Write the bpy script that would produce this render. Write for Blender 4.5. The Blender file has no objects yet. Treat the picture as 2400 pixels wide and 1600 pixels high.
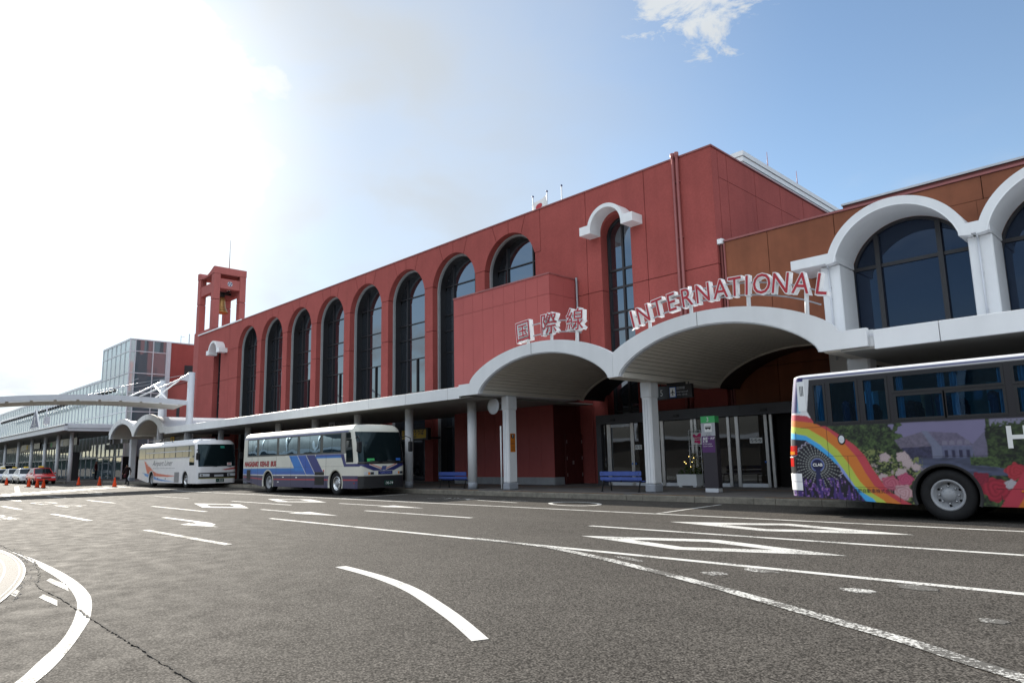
import bpy, bmesh, math, random
import numpy as np
from mathutils import Vector, Matrix

random.seed(7)
RNG = np.random.default_rng(7)
SC = bpy.context.scene
COL = SC.collection
PI = math.pi

# ------------------------------------------------------------------ camera
def cam_axes(yaw, pitch, roll):
    cy, sy, cp, sp = math.cos(yaw), math.sin(yaw), math.cos(pitch), math.sin(pitch)
    f = Vector((-sy * cp, cy * cp, sp)); r = Vector((cy, sy, 0)); u = r.cross(f)
    cr, sr = math.cos(roll), math.sin(roll)
    return cr * r + sr * u, -sr * r + cr * u, f

CAM_R, CAM_U, CAM_F = cam_axes(0.790532454, 0.153850223, -0.0219470193)
cd = bpy.data.cameras.new('camera'); cam = bpy.data.objects.new('camera', cd); COL.objects.link(cam)
cd.sensor_width = 36.0; cd.lens = 36.0 * 1615.82 / 2400.0
cd.shift_x = -9.594 / 2400.0; cd.shift_y = 24.23 / 2400.0
cd.clip_start = 0.05; cd.clip_end = 6000
M = Matrix.Identity(4)
for i in range(3):
    M[i][0], M[i][1], M[i][2] = CAM_R[i], CAM_U[i], -CAM_F[i]
M[2][3] = 1.35
cam.matrix_world = M
SC.camera = cam

# ------------------------------------------------------------------ sun, sky, exposure
SUN_DIR = Vector((-2.4, 0.36, 1.0)).normalized()          # towards the sun
SUN_ELEV = math.asin(SUN_DIR.z); SUN_AZ = math.atan2(SUN_DIR.x, SUN_DIR.y)
sd = bpy.data.lights.new('sun', 'SUN'); sun = bpy.data.objects.new('sun', sd); COL.objects.link(sun)
sd.energy = 5.0; sd.angle = math.radians(0.6); sd.color = (1.0, 0.93, 0.82)
sun.rotation_euler = SUN_DIR.to_track_quat('Z', 'Y').to_euler()
sun.location = (-60, 10, 60)

W = bpy.data.worlds.new('World'); SC.world = W; W.use_nodes = True
nt = W.node_tree; nt.nodes.clear()
def N(t, **kw):
    n = nt.nodes.new(t)
    for k, v in kw.items(): setattr(n, k, v)
    return n
def LK(a, b): nt.links.new(a, b)
def setin(n, **kw):
    for k, v in kw.items(): n.inputs[k].default_value = v
def math_n(op, a, b=None, c=None, clamp=False):
    n = N('ShaderNodeMath', operation=op, use_clamp=clamp)
    for i, v in enumerate((a, b, c)):
        if v is None: continue
        if hasattr(v, 'is_output'): LK(v, n.inputs[i])
        else: n.inputs[i].default_value = v
    return n.outputs[0]
def smooth(x, a, b):
    n = N('ShaderNodeMapRange', interpolation_type='SMOOTHSTEP')
    LK(x, n.inputs['Value']); n.inputs['From Min'].default_value = a; n.inputs['From Max'].default_value = b
    return n.outputs['Result']
SKY_STRENGTH = 0.10
BACKLUM = 1.5     # brightens unseen clouds behind the camera to light the facade
sky = N('ShaderNodeTexSky', sky_type='NISHITA', sun_disc=False, sun_elevation=SUN_ELEV, sun_rotation=SUN_AZ,
        altitude=0.0, air_density=1.0, dust_density=0.02, ozone_density=1.0)
tc = N('ShaderNodeTexCoord'); DIRV = tc.outputs['Generated']
nz = N('ShaderNodeVectorMath', operation='NORMALIZE'); LK(DIRV, nz.inputs[0]); DN = nz.outputs[0]
def dotd(v):
    n = N('ShaderNodeVectorMath', operation='DOT_PRODUCT'); LK(DN, n.inputs[0]); n.inputs[1].default_value = v
    return n.outputs['Value']
sep = N('ShaderNodeSeparateXYZ'); LK(DN, sep.inputs[0])
def noise(scale, detail, rough, vec=DN, dist=0.0):
    n = N('ShaderNodeTexNoise'); LK(vec, n.inputs['Vector'])
    setin(n, Scale=scale, Detail=detail, Roughness=rough, Distortion=dist); return n.outputs['Fac']
# flatten the vertical a little so that clouds lie in layers
mp = N('ShaderNodeMapping'); LK(DN, mp.inputs['Vector']); mp.inputs['Scale'].default_value = (1, 1, 1.9)
CV = mp.outputs['Vector']
n_big = noise(3.6, 9, 0.58, CV, 0.25)
n_fine = noise(13.0, 10, 0.68, CV, 0.5)
n_soft = noise(5.2, 4, 0.5, CV, 0.2)
sunang = math_n('ARCCOSINE', dotd(tuple(SUN_DIR)))
near_sun = smooth(sunang, 0.40, 0.08)                      # 1 at the sun, 0 beyond ~35 degrees
# cumulus bank around and below the sun
bank = math_n('ADD', math_n('MULTIPLY', n_big, 1.7), math_n('MULTIPLY', near_sun, 1.0))
bank = smooth(bank, 1.20, 1.46)
# low broken cloud near the horizon
low = smooth(sep.outputs['Z'], 0.42, 0.10)
lowc = smooth(math_n('ADD', math_n('MULTIPLY', n_big, 0.9), math_n('MULTIPLY', low, 0.22)), 0.56, 0.72)
lowc = math_n('MULTIPLY', lowc, low)
# scattered fair-weather cloud, one of them high over the roof
def pix_dir(px, py):
    return ((px - 1209.6) * CAM_R - (py - 824.2) * CAM_U + 1615.82 * CAM_F).normalized()
hi = smooth(math_n('ARCCOSINE', dotd(tuple(pix_dir(1630, -70)))), 0.185, 0.02)
hi2 = smooth(math_n('ARCCOSINE', dotd(tuple(pix_dir(690, 548)))), 0.020, 0.0)
hic = smooth(math_n('ADD', math_n('ADD', math_n('MULTIPLY', n_fine, 1.25), math_n('MULTIPLY', hi, 0.50)), math_n('MULTIPLY', hi2, 0.22)), 0.86, 1.12)
behind = smooth(dotd((0.60, -0.78, 0.15)), -0.25, 0.45)    # broken cumulus behind the camera, unseen, brightened as fill for the facade
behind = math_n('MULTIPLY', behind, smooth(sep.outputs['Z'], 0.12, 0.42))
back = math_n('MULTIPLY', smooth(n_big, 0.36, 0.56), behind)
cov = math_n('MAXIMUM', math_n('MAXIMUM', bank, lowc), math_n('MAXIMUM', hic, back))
veil = math_n('MULTIPLY', math_n('ADD', 0.66, math_n('MULTIPLY', smooth(n_soft, 0.3, 0.7), 0.30)), smooth(sunang, 1.00, 0.36))
cov = math_n('MAXIMUM', cov, veil)
cov = math_n('MAXIMUM', cov, math_n('MULTIPLY', smooth(sep.outputs['Z'], 0.20, 0.02), 0.85))   # pale haze on the horizon
cov = math_n('MULTIPLY', cov, smooth(sep.outputs['Z'], -0.02, 0.05))
# cloud brightness: thin bright veil near the sun, greyer bases low down
shade = math_n('MULTIPLY', smooth(n_soft, 0.35, 0.7), 0.10)
lum = math_n('SUBTRACT', 1.0, shade)
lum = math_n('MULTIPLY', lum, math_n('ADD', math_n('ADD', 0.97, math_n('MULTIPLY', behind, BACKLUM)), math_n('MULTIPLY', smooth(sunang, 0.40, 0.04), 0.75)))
ccol = N('ShaderNodeMix', data_type='RGBA', blend_type='MULTIPLY'); ccol.inputs['Factor'].default_value = 1.0
ccol.inputs['A'].default_value = (0.90, 0.955, 1.0, 1)
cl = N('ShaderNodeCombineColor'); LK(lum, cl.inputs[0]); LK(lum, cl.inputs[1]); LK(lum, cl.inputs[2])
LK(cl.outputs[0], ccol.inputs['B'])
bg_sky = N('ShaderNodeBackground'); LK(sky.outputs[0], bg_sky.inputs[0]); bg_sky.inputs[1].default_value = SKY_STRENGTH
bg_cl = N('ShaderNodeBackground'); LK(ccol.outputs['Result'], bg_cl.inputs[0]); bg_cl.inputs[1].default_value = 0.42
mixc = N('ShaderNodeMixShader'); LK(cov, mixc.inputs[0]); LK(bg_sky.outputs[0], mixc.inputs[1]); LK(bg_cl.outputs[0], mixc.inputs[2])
# bright milky aureole of haze round the sun
au = math_n('POWER', math_n('MAXIMUM', dotd(tuple(SUN_DIR)), 0.0), 30.0)
bg_au = N('ShaderNodeBackground'); bg_au.inputs[0].default_value = (1.0, 0.99, 0.97, 1)
LK(math_n('MULTIPLY', au, 0.16), bg_au.inputs[1])
addc = N('ShaderNodeAddShader'); LK(mixc.outputs[0], addc.inputs[0]); LK(bg_au.outputs[0], addc.inputs[1])
wo = N('ShaderNodeOutputWorld'); LK(addc.outputs[0], wo.inputs[0])

SC.view_settings.view_transform = 'Standard'; SC.view_settings.look = 'None'
SC.view_settings.gamma = 1.0; SC.view_settings.use_curve_mapping = False
SC.view_settings.exposure = 1.0
SC.render.engine = 'CYCLES'
SC.cycles.use_denoising = True
try: SC.cycles.denoiser = 'OPENIMAGEDENOISE'
except Exception: pass
SC.cycles.max_bounces = 7; SC.cycles.diffuse_bounces = 3; SC.cycles.glossy_bounces = 4
SC.cycles.transmission_bounces = 5; SC.cycles.transparent_max_bounces = 10
SC.cycles.caustics_reflective = False; SC.cycles.caustics_refractive = False
SC.cycles.sample_clamp_indirect = 6.0
SC.cycles.use_adaptive_sampling = False

# ------------------------------------------------------------------ mesh helpers
ORG = {}
class MB:
    """collects faces in world coordinates; build() links them as one mesh object"""
    def __init__(s): s.v = []; s.f = []; s.m = []; s.sm = []
    def poly(s, pts, mi=0, smooth=False):
        i = len(s.v); s.v += [tuple(p) for p in pts]; s.f.append(tuple(range(i, i + len(pts)))); s.m.append(mi); s.sm.append(smooth)
        return s
    def faces(s, verts, faces, mi=0, smooth=False):
        i = len(s.v); s.v += [tuple(p) for p in verts]
        for f in faces: s.f.append(tuple(i + k for k in f)); s.m.append(mi); s.sm.append(smooth)
        return s
    def box(s, x0, x1, y0, y1, z0, z1, mi=0):
        v = [(x0, y0, z0), (x1, y0, z0), (x1, y1, z0), (x0, y1, z0), (x0, y0, z1), (x1, y0, z1), (x1, y1, z1), (x0, y1, z1)]
        return s.faces(v, [(0, 3, 2, 1), (4, 5, 6, 7), (0, 1, 5, 4), (1, 2, 6, 5), (2, 3, 7, 6), (3, 0, 4, 7)], mi)
    def bbox(s, x0, x1, y0, y1, z0, z1, b=0.01, mi=0):
        """box with chamfered edges"""
        b = min(b, (x1 - x0) * .45, (y1 - y0) * .45, (z1 - z0) * .45)
        bm = bmesh.new(); bmesh.ops.create_cube(bm, size=1)
        for v in bm.verts: v.co = Vector(((x0 + x1) / 2 + v.co.x * (x1 - x0), (y0 + y1) / 2 + v.co.y * (y1 - y0), (z0 + z1) / 2 + v.co.z * (z1 - z0)))
        bmesh.ops.bevel(bm, geom=bm.edges[:], offset=b, segments=1, affect='EDGES', profile=.5)
        bm.verts.index_update()
        s.faces([v.co[:] for v in bm.verts], [[v.index for v in f.verts] for f in bm.faces], mi); bm.free(); return s
    def prism_y(s, poly, y0, y1, mi=0, caps=(True, True)):
        """poly: (x,z) counter-clockwise seen from -Y; extruded from y0 to y1"""
        n = len(poly); a = [(x, y0, z) for x, z in poly]; b = [(x, y1, z) for x, z in poly]
        if caps[0]: s.poly(a, mi)
        if caps[1]: s.poly(b[::-1], mi)
        for k in range(n): s.poly([a[k], b[k], b[(k + 1) % n], a[(k + 1) % n]][::1], mi)
        return s
    def prism_x(s, poly, x0, x1, mi=0):
        n = len(poly); a = [(x0, y, z) for y, z in poly]; b = [(x1, y, z) for y, z in poly]
        s.poly(a[::-1], mi); s.poly(b, mi)
        for k in range(n): s.poly([a[k], a[(k + 1) % n], b[(k + 1) % n], b[k]], mi)
        return s
    def prism_z(s, poly, z0, z1, mi=0):
        n = len(poly); a = [(x, y, z0) for x, y in poly]; b = [(x, y, z1) for x, y in poly]
        s.poly(a[::-1], mi); s.poly(b, mi)
        for k in range(n): s.poly([a[k], a[(k + 1) % n], b[(k + 1) % n], b[k]], mi)
        return s
    def tube(s, pts, r, n=8, mi=0, caps=True, smooth=True):
        pts = [Vector(p) for p in pts]; rs = r if isinstance(r, (list, tuple)) else [r] * len(pts)
        rings = []
        for k, p in enumerate(pts):
            t = (pts[min(k + 1, len(pts) - 1)] - pts[max(k - 1, 0)])
            if t.length < 1e-9: t = Vector((0, 0, 1))
            t.normalize(); q = Vector((0, 0, 1)) if abs(t.z) < .9 else Vector((1, 0, 0))
            a = t.cross(q).normalized(); b = t.cross(a)
            rings.append([p + rs[k] * (math.cos(2 * PI * j / n) * a + math.sin(2 * PI * j / n) * b) for j in range(n)])
        v = [c for R in rings for c in R]; f = []
        for k in range(len(pts) - 1):
            for j in range(n):
                f.append((k * n + j, k * n + (j + 1) % n, (k + 1) * n + (j + 1) % n, (k + 1) * n + j))
        s.faces(v, f, mi, smooth)
        if caps: s.poly(rings[0][::-1], mi); s.poly(rings[-1], mi)
        return s
    def cyl(s, c, r, z0, z1, n=20, mi=0): return s.tube([(c[0], c[1], z0), (c[0], c[1], z1)], r, n, mi)
    def lathe(s, prof, origin, axis='z', n=24, mi=0, smooth=True):
        """prof: (radius, height along axis)"""
        o = Vector(origin); v = []; f = []
        for (r, h) in prof:
            for j in range(n):
                a = 2 * PI * j / n
                if axis == 'z': v.append(o + Vector((r * math.cos(a), r * math.sin(a), h)))
                elif axis == 'y': v.append(o + Vector((r * math.cos(a), h, r * math.sin(a))))
                else: v.append(o + Vector((h, r * math.cos(a), r * math.sin(a))))
        for k in range(len(prof) - 1):
            for j in range(n):
                q = (k * n + j, k * n + (j + 1) % n, (k + 1) * n + (j + 1) % n, (k + 1) * n + j)
                f.append(q if axis != 'y' else q[::-1])
        return s.faces(v, f, mi, smooth)
    def build(s, name, mats, parent=None, label=None, cat=None, group=None, kind=None, recalc=True, org=None):
        o0 = ORG[parent] if parent is not None else (Vector(org) if org is not None else Vector((0, 0, 0)))
        me = bpy.data.meshes.new(name)
        me.from_pydata([(x - o0.x, y - o0.y, z - o0.z) for x, y, z in s.v], [], s.f)
        mats = mats if isinstance(mats, (list, tuple)) else [mats]
        for m in mats: me.materials.append(m)
        me.polygons.foreach_set('material_index', s.m); me.polygons.foreach_set('use_smooth', s.sm)
        if recalc:
            bm = bmesh.new(); bm.from_mesh(me); bmesh.ops.remove_doubles(bm, verts=bm.verts, dist=1e-5)
            bmesh.ops.recalc_face_normals(bm, faces=bm.faces); bm.to_mesh(me); bm.free()
        me.update()
        o = bpy.data.objects.new(name, me); COL.objects.link(o)
        ORG[o] = o0.copy()
        if parent is not None: o.parent = parent
        else: o.location = o0
        tag(o, label, cat, group, kind)
        return o

def tag(o, label=None, cat=None, group=None, kind=None):
    if label: o['label'] = label
    if cat: o['category'] = cat
    if group: o['group'] = group
    if kind: o['kind'] = kind
    return o

def thing(name, loc, label, cat, group=None):
    o = bpy.data.objects.new(name, None); COL.objects.link(o); o.location = loc; o.empty_display_size = .3
    ORG[o] = Vector(loc); return tag(o, label, cat, group)

def dup(o, delta=None, parent=None, label=None, rotz=None):
    """copy a thing or part with everything below it; meshes are shared"""
    c = o.copy(); COL.objects.link(c)
    if parent is not None: c.parent = parent
    if delta is not None: c.location = o.location + Vector(delta)
    if rotz is not None: c.rotation_euler.z = o.rotation_euler.z + rotz
    ORG[c] = ORG[o] + (Vector(delta) if delta is not None else Vector((0, 0, 0)))
    if label: c['label'] = label
    for ch in list(o.children):
        dup(ch, None, c)
    return c

def text_mesh(body, size, extrude=0.0, offset=0.0, shear=0.0, align='CENTER', bold=0.0, sx=1.0, ycenter=False):
    """glyph outlines as (verts, faces) in the x/y plane"""
    c = bpy.data.curves.new('t', 'FONT'); c.body = body; c.size = size; c.extrude = extrude; c.offset = offset + bold
    c.shear = shear; c.align_x = align; c.resolution_u = 3; c.fill_mode = 'BOTH'
    if ycenter: c.align_y = 'CENTER'
    o = bpy.data.objects.new('t', c); COL.objects.link(o)
    dg = bpy.context.evaluated_depsgraph_get(); me = bpy.data.meshes.new_from_object(o.evaluated_get(dg))
    v = [(p.co.x * sx, p.co.y, p.co.z) for p in me.vertices]; f = [tuple(p.vertices) for p in me.polygons]
    bpy.data.objects.remove(o); bpy.data.curves.remove(c); bpy.data.meshes.remove(me)
    return v, f

def text_on(mb, body, origin, right, up, size, mi=0, **kw):
    """writes text on a plane into mb; normal = right x up"""
    v, f = text_mesh(body, size, **kw); o = Vector(origin); r = Vector(right).normalized(); u = Vector(up).normalized(); n = r.cross(u)
    mb.faces([o + x * r + y * u + z * n for x, y, z in v], f, mi); return mb

# ------------------------------------------------------------------ materials
def mat(name, rgb, rough=0.6, var=0.10, scale=2.0, bump=0.0, bscale=40.0, metallic=0.0, ior=1.45, streak=0.0, fine=0.0, fscale=60.0, coat=0.0, emit=None):
    m = bpy.data.materials.new(name); m.use_nodes = True; t = m.node_tree; n = t.nodes; l = t.links
    b = n['Principled BSDF']; b.inputs['Roughness'].default_value = rough; b.inputs['Metallic'].default_value = metallic
    b.inputs['IOR'].default_value = ior; b.inputs['Specular IOR Level'].default_value = .5 if rough < .46 else .2; b.inputs['Coat Weight'].default_value = coat; b.inputs['Coat Roughness'].default_value = .05
    tcn = n.new('ShaderNodeTexCoord'); geo = n.new('ShaderNodeNewGeometry')
    ns = n.new('ShaderNodeTexNoise'); ns.inputs['Scale'].default_value = scale; ns.inputs['Detail'].default_value = 6; ns.inputs['Roughness'].default_value = .6
    l.new(geo.outputs['Position'], ns.inputs['Vector'])
    mix = n.new('ShaderNodeMix'); mix.data_type = 'RGBA'; mix.clamp_factor = True
    mix.inputs['A'].default_value = [c * (1 - var) for c in rgb] + [1]; mix.inputs['B'].default_value = [min(1, c * (1 + var)) for c in rgb] + [1]
    mr = n.new('ShaderNodeMapRange'); mr.inputs['From Min'].default_value = .3; mr.inputs['From Max'].default_value = .7
    l.new(ns.outputs['Fac'], mr.inputs['Value']); l.new(mr.outputs['Result'], mix.inputs['Factor'])
    out = mix.outputs['Result']
    if fine > 0:
        n2 = n.new('ShaderNodeTexNoise'); n2.inputs['Scale'].default_value = fscale; n2.inputs['Detail'].default_value = 3
        l.new(geo.outputs['Position'], n2.inputs['Vector'])
        m2 = n.new('ShaderNodeMapRange'); m2.inputs['From Min'].default_value = .3; m2.inputs['From Max'].default_value = .7
        m2.inputs['To Min'].default_value = 1 - fine; m2.inputs['To Max'].default_value = 1 + fine; l.new(n2.outputs['Fac'], m2.inputs['Value'])
        x = n.new('ShaderNodeMix'); x.data_type = 'RGBA'; x.blend_type = 'MULTIPLY'; x.inputs['Factor'].default_value = 1
        cc = n.new('ShaderNodeCombineColor')
        for i in range(3): l.new(m2.outputs['Result'], cc.inputs[i])
        l.new(out, x.inputs['A']); l.new(cc.outputs[0], x.inputs['B']); out = x.outputs['Result']
    if streak > 0:                                         # rain streaks: noise stretched along z
        mp_ = n.new('ShaderNodeMapping'); mp_.inputs['Scale'].default_value = (2.4, 2.4, .16); l.new(geo.outputs['Position'], mp_.inputs['Vector'])
        n3 = n.new('ShaderNodeTexNoise'); n3.inputs['Scale'].default_value = 1.0; n3.inputs['Detail'].default_value = 5; l.new(mp_.outputs[0], n3.inputs['Vector'])
        m3 = n.new('ShaderNodeMapRange'); m3.inputs['From Min'].default_value = .45; m3.inputs['From Max'].default_value = .75
        m3.inputs['To Min'].default_value = 0; m3.inputs['To Max'].default_value = streak; l.new(n3.outputs['Fac'], m3.inputs['Value'])
        x = n.new('ShaderNodeMix'); x.data_type = 'RGBA'; l.new(m3.outputs['Result'], x.inputs['Factor']); l.new(out, x.inputs['A'])
        x.inputs['B'].default_value = [c * .55 for c in rgb] + [1]; out = x.outputs['Result']
    l.new(out, b.inputs['Base Color'])
    if bump > 0:
        n4 = n.new('ShaderNodeTexNoise'); n4.inputs['Scale'].default_value = bscale; n4.inputs['Detail'].default_value = 4; l.new(geo.outputs['Position'], n4.inputs['Vector'])
        bp = n.new('ShaderNodeBump'); bp.inputs['Strength'].default_value = bump; bp.inputs['Distance'].default_value = .02
        l.new(n4.outputs['Fac'], bp.inputs['Height']); l.new(bp.outputs[0], b.inputs['Normal'])
    if emit: b.inputs['Emission Color'].default_value = list(rgb) + [1]; b.inputs['Emission Strength'].default_value = emit
    return m

RED = mat('terracotta wall paint', (.345, .082, .072), .75, .10, .5, .35, 30, streak=.22, fine=.08, fscale=14)
RED2 = mat('red cladding paint', (.37, .092, .086), .55, .05, .8, .08, 50, streak=.12)
REDDARK = mat('maroon door paint', (.10, .022, .02), .45, .08, 2)
ORANGE = mat('weathered orange metal', (.235, .082, .042), .5, .22, .55, .1, 25, streak=.35)
DARKRED = mat('deep red steel', (.19, .06, .055), .5, .1, 1.5)
COPING = mat('red coping metal', (.28, .09, .085), .4, .08, 3)
WHITE = mat('white wall panel', (.72, .73, .74), .45, .05, .7, .03, 30, streak=.12)
WHITE2 = mat('white painted metal', (.78, .79, .80), .35, .04, 2)
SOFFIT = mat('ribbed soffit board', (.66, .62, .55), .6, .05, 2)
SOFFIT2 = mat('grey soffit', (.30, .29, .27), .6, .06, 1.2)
GREYPANEL = mat('concrete plinth', (.33, .34, .36), .8, .12, 3, .25, 60)
COLWHITE = mat('column paint', (.74, .75, .77), .5, .05, 1.5, .05, 30, streak=.1)
COLBASE = mat('column base tile', (.30, .32, .36), .5, .1, 4)
DARKFRAME = mat('dark bronze frame', (.028, .027, .03), .4, .1, 5)
HEADER = mat('dark header panel', (.05, .05, .058), .38, .1, 2)
LIGHTFRAME = mat('grey sealant frame', (.32, .34, .35), .5, .08, 4)
SILVER = mat('brushed steel', (.55, .54, .53), .3, .08, 4, metallic=.85)
STEEL = mat('galvanised steel', (.36, .38, .41), .42, .1, 6, metallic=.5)
PALEGREY = mat('pale grey steel', (.60, .62, .66), .42, .05, 2)
BLACK = mat('black rubber', (.018, .018, .019), .75, .15, 8, .1, 60)
BLACKM = mat('black metal', (.02, .02, .022), .4, .1, 5)
DARKVOID = mat('unlit interior', (.012, .011, .011), .9, .1, 1)
BLUEBENCH = mat('blue bench slat', (.055, .095, .33), .45, .1, 4)
SIGNBLACK = mat('black sign face', (.014, .013, .015), .35, .1, 3)
SIGNWHITE = mat('sign white', (.75, .75, .74), .5, .03, 5)
SIGNYELLOW = mat('sign yellow', (.72, .47, .03), .45, .05, 5)
SIGNGREEN = mat('sign green', (.06, .42, .13), .45, .05, 5)
SIGNBLUE = mat('sign blue', (.03, .12, .42), .45, .05, 5)
SIGNNAVY = mat('sign navy', (.018, .028, .12), .4, .05, 5)
SIGNPURPLE = mat('sign purple', (.10, .03, .14), .45, .05, 5)
SIGNGREY = mat('sign grey', (.42, .43, .46), .45, .05, 5)
ORSTICK = mat('orange sticker', (.55, .17, .02), .5, .05, 5)
PINK = mat('magenta print', (.60, .04, .16), .5, .03, 5)
LETRED = mat('letter red', (.42, .018, .03), .35, .05, 3)
LETWHITE = mat('letter return white', (.80, .80, .80), .4, .04, 3)
CONE = mat('traffic cone orange', (.75, .07, .015), .5, .08, 5)
BRONZE = mat('bell bronze', (.42, .25, .09), .38, .2, 3, metallic=.6)
PINKPOST = mat('tower plaster', (.40, .12, .11), .75, .10, .6, .2, 25, streak=.18)
CHROME = mat('polished rim', (.62, .63, .64), .22, .1, 6, metallic=.9)
RIMGREY = mat('rim paint', (.30, .31, .33), .45, .15, 6)
LAMPGLASS = mat('headlamp glass', (.55, .57, .60), .08, .15, 9, ior=1.5)
LAMPRED = mat('tail lamp red', (.50, .02, .015), .15, .1, 9)
LAMPAMBER = mat('amber lamp', (.65, .22, .02), .15, .1, 9)
PLATEG = mat('green number plate', (.01, .045, .035), .4, .05, 5)
SKIN = mat('skin', (.45, .26, .18), .55, .05, 5)
HAIR = mat('dark hair', (.015, .012, .011), .5, .1, 20)
CLOTHM = mat('maroon jacket', (.075, .016, .022), .8, .1, 10)
CLOTHB = mat('black clothes', (.016, .016, .019), .8, .1, 10)
CLOTHD = mat('dark brown coat', (.03, .02, .022), .8, .1, 10)
SOIL = mat('planter soil', (.05, .035, .022), .9, .2, 10)
LEAF = mat('planter leaves', (.05, .085, .022), .6, .35, 30)
LEAF2 = mat('yellowing leaves', (.13, .12, .02), .6, .35, 30)
FAIRY = mat('fairy lamp', (1.0, .72, .22), .5, 0, 1, emit=5.0)
TUBEON = mat('lit fluorescent tube', (1.0, .96, .85), .5, 0, 1, emit=1.6)
FLAGW = mat('flag cloth', (.78, .78, .78), .8, .03, 5)
HILLM = mat('distant wooded hill', (.035, .05, .035), .9, .3, .02)
ROOFM = mat('roof membrane', (.33, .33, .34), .8, .1, 1)

def glass_opaque(name, rgb, ior=2.0, rough=.015, wav=.0, tint=(.82, .91, 1.0)):
    """dark glazing that mirrors the sky: an opaque dielectric with a strong reflection"""
    m = bpy.data.materials.new(name); m.use_nodes = True; n = m.node_tree.nodes; l = m.node_tree.links
    b = n['Principled BSDF']; b.inputs['Base Color'].default_value = list(rgb) + [1]; b.inputs['Roughness'].default_value = rough; b.inputs['IOR'].default_value = ior; b.inputs['Specular Tint'].default_value = list(tint) + [1]
    geo = n.new('ShaderNodeNewGeometry'); ns = n.new('ShaderNodeTexNoise'); ns.inputs['Scale'].default_value = .9; ns.inputs['Detail'].default_value = 1
    l.new(geo.outputs['Position'], ns.inputs['Vector'])
    if wav > 0:
        bp = n.new('ShaderNodeBump'); bp.inputs['Strength'].default_value = wav; bp.inputs['Distance'].default_value = .05
        l.new(ns.outputs['Fac'], bp.inputs['Height']); l.new(bp.outputs[0], b.inputs['Normal'])
    return m
GLASS = glass_opaque('window glass', (.012, .014, .018), 2.7, .012, .05)
GLASSW = glass_opaque('wing window glass', (.006, .009, .020), 1.65, .012, .04, (.55, .72, 1.0))
GLASSDOOR = glass_opaque('entrance glass', (.022, .017, .013), 2.0, .02, .05)
GLASSBUS = glass_opaque('bus side glass', (.014, .03, .045), 3.0, .015, .12, (.50, .78, 1.0))
GLASSDARK = glass_opaque('dark bus glass', (.008, .008, .014), 1.45, .015, .08, (.55, .65, .95))
GLASSWS = glass_opaque('windscreen glass', (.006, .011, .013), 1.45, .015, .02, (.45, .62, .70))
GLASSSKY = glass_opaque('sky-toned curtain wall glass', (.46, .54, .53), 2.4, .03, .06)  # bright sky reflection is put into the pale base colour
GLASSSIDE = glass_opaque('shaded curtain wall glass', (.09, .13, .15), 1.9, .02, .05)  # darker copy of the wall glass; its shade is put into the colour

def thin_glass(name, tint, refl=.06):
    m = bpy.data.materials.new(name); m.use_nodes = True; n = m.node_tree.nodes; l = m.node_tree.links; n.clear()
    o = n.new('ShaderNodeOutputMaterial'); tr = n.new('ShaderNodeBsdfTransparent'); tr.inputs[0].default_value = list(tint) + [1]
    gl = n.new('ShaderNodeBsdfGlossy'); gl.inputs['Roughness'].default_value = .01; gl.inputs[0].default_value = (.35, .62, 1, 1)
    fr = n.new('ShaderNodeFresnel'); fr.inputs['IOR'].default_value = 1.5
    mx = n.new('ShaderNodeMixShader'); l.new(fr.outputs[0], mx.inputs[0]); l.new(tr.outputs[0], mx.inputs[1]); l.new(gl.outputs[0], mx.inputs[2]); l.new(mx.outputs[0], o.inputs[0])
    return m
GLASSBLUE = thin_glass('blue tinted bus glass', (.20, .52, .78))

def paint_mat(name, rough=.42, coat=.06):
    """printed body paint: the print is stored per vertex"""
    m = bpy.data.materials.new(name); m.use_nodes = True; n = m.node_tree.nodes; l = m.node_tree.links
    b = n['Principled BSDF']; b.inputs['Roughness'].default_value = rough; b.inputs['Coat Weight'].default_value = coat; b.inputs['Coat Roughness'].default_value = .06
    a = n.new('ShaderNodeAttribute'); a.attribute_name = 'paint'
    geo = n.new('ShaderNodeNewGeometry'); ns = n.new('ShaderNodeTexNoise'); ns.inputs['Scale'].default_value = 2.5; ns.inputs['Detail'].default_value = 5
    l.new(geo.outputs['Position'], ns.inputs['Vector'])
    mr = n.new('ShaderNodeMapRange'); mr.inputs['To Min'].default_value = .88; mr.inputs['To Max'].default_value = 1.06; l.new(ns.outputs['Fac'], mr.inputs['Value'])
    x = n.new('ShaderNodeMix'); x.data_type = 'RGBA'; x.blend_type = 'MULTIPLY'; x.inputs['Factor'].default_value = 1
    cc = n.new('ShaderNodeCombineColor')
    for i in range(3): l.new(mr.outputs['Result'], cc.inputs[i])
    l.new(a.outputs['Color'], x.inputs['A']); l.new(cc.outputs[0], x.inputs['B']); l.new(x.outputs['Result'], b.inputs['Base Color'])
    n2 = n.new('ShaderNodeTexNoise'); n2.inputs['Scale'].default_value = 1.6; n2.inputs['Detail'].default_value = 2; l.new(geo.outputs['Position'], n2.inputs['Vector'])
    bp = n.new('ShaderNodeBump'); bp.inputs['Strength'].default_value = .12; bp.inputs['Distance'].default_value = .03; l.new(n2.outputs['Fac'], bp.inputs['Height']); l.new(bp.outputs[0], b.inputs['Normal'])
    return m
PAINT = paint_mat('printed bus paint')

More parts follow.
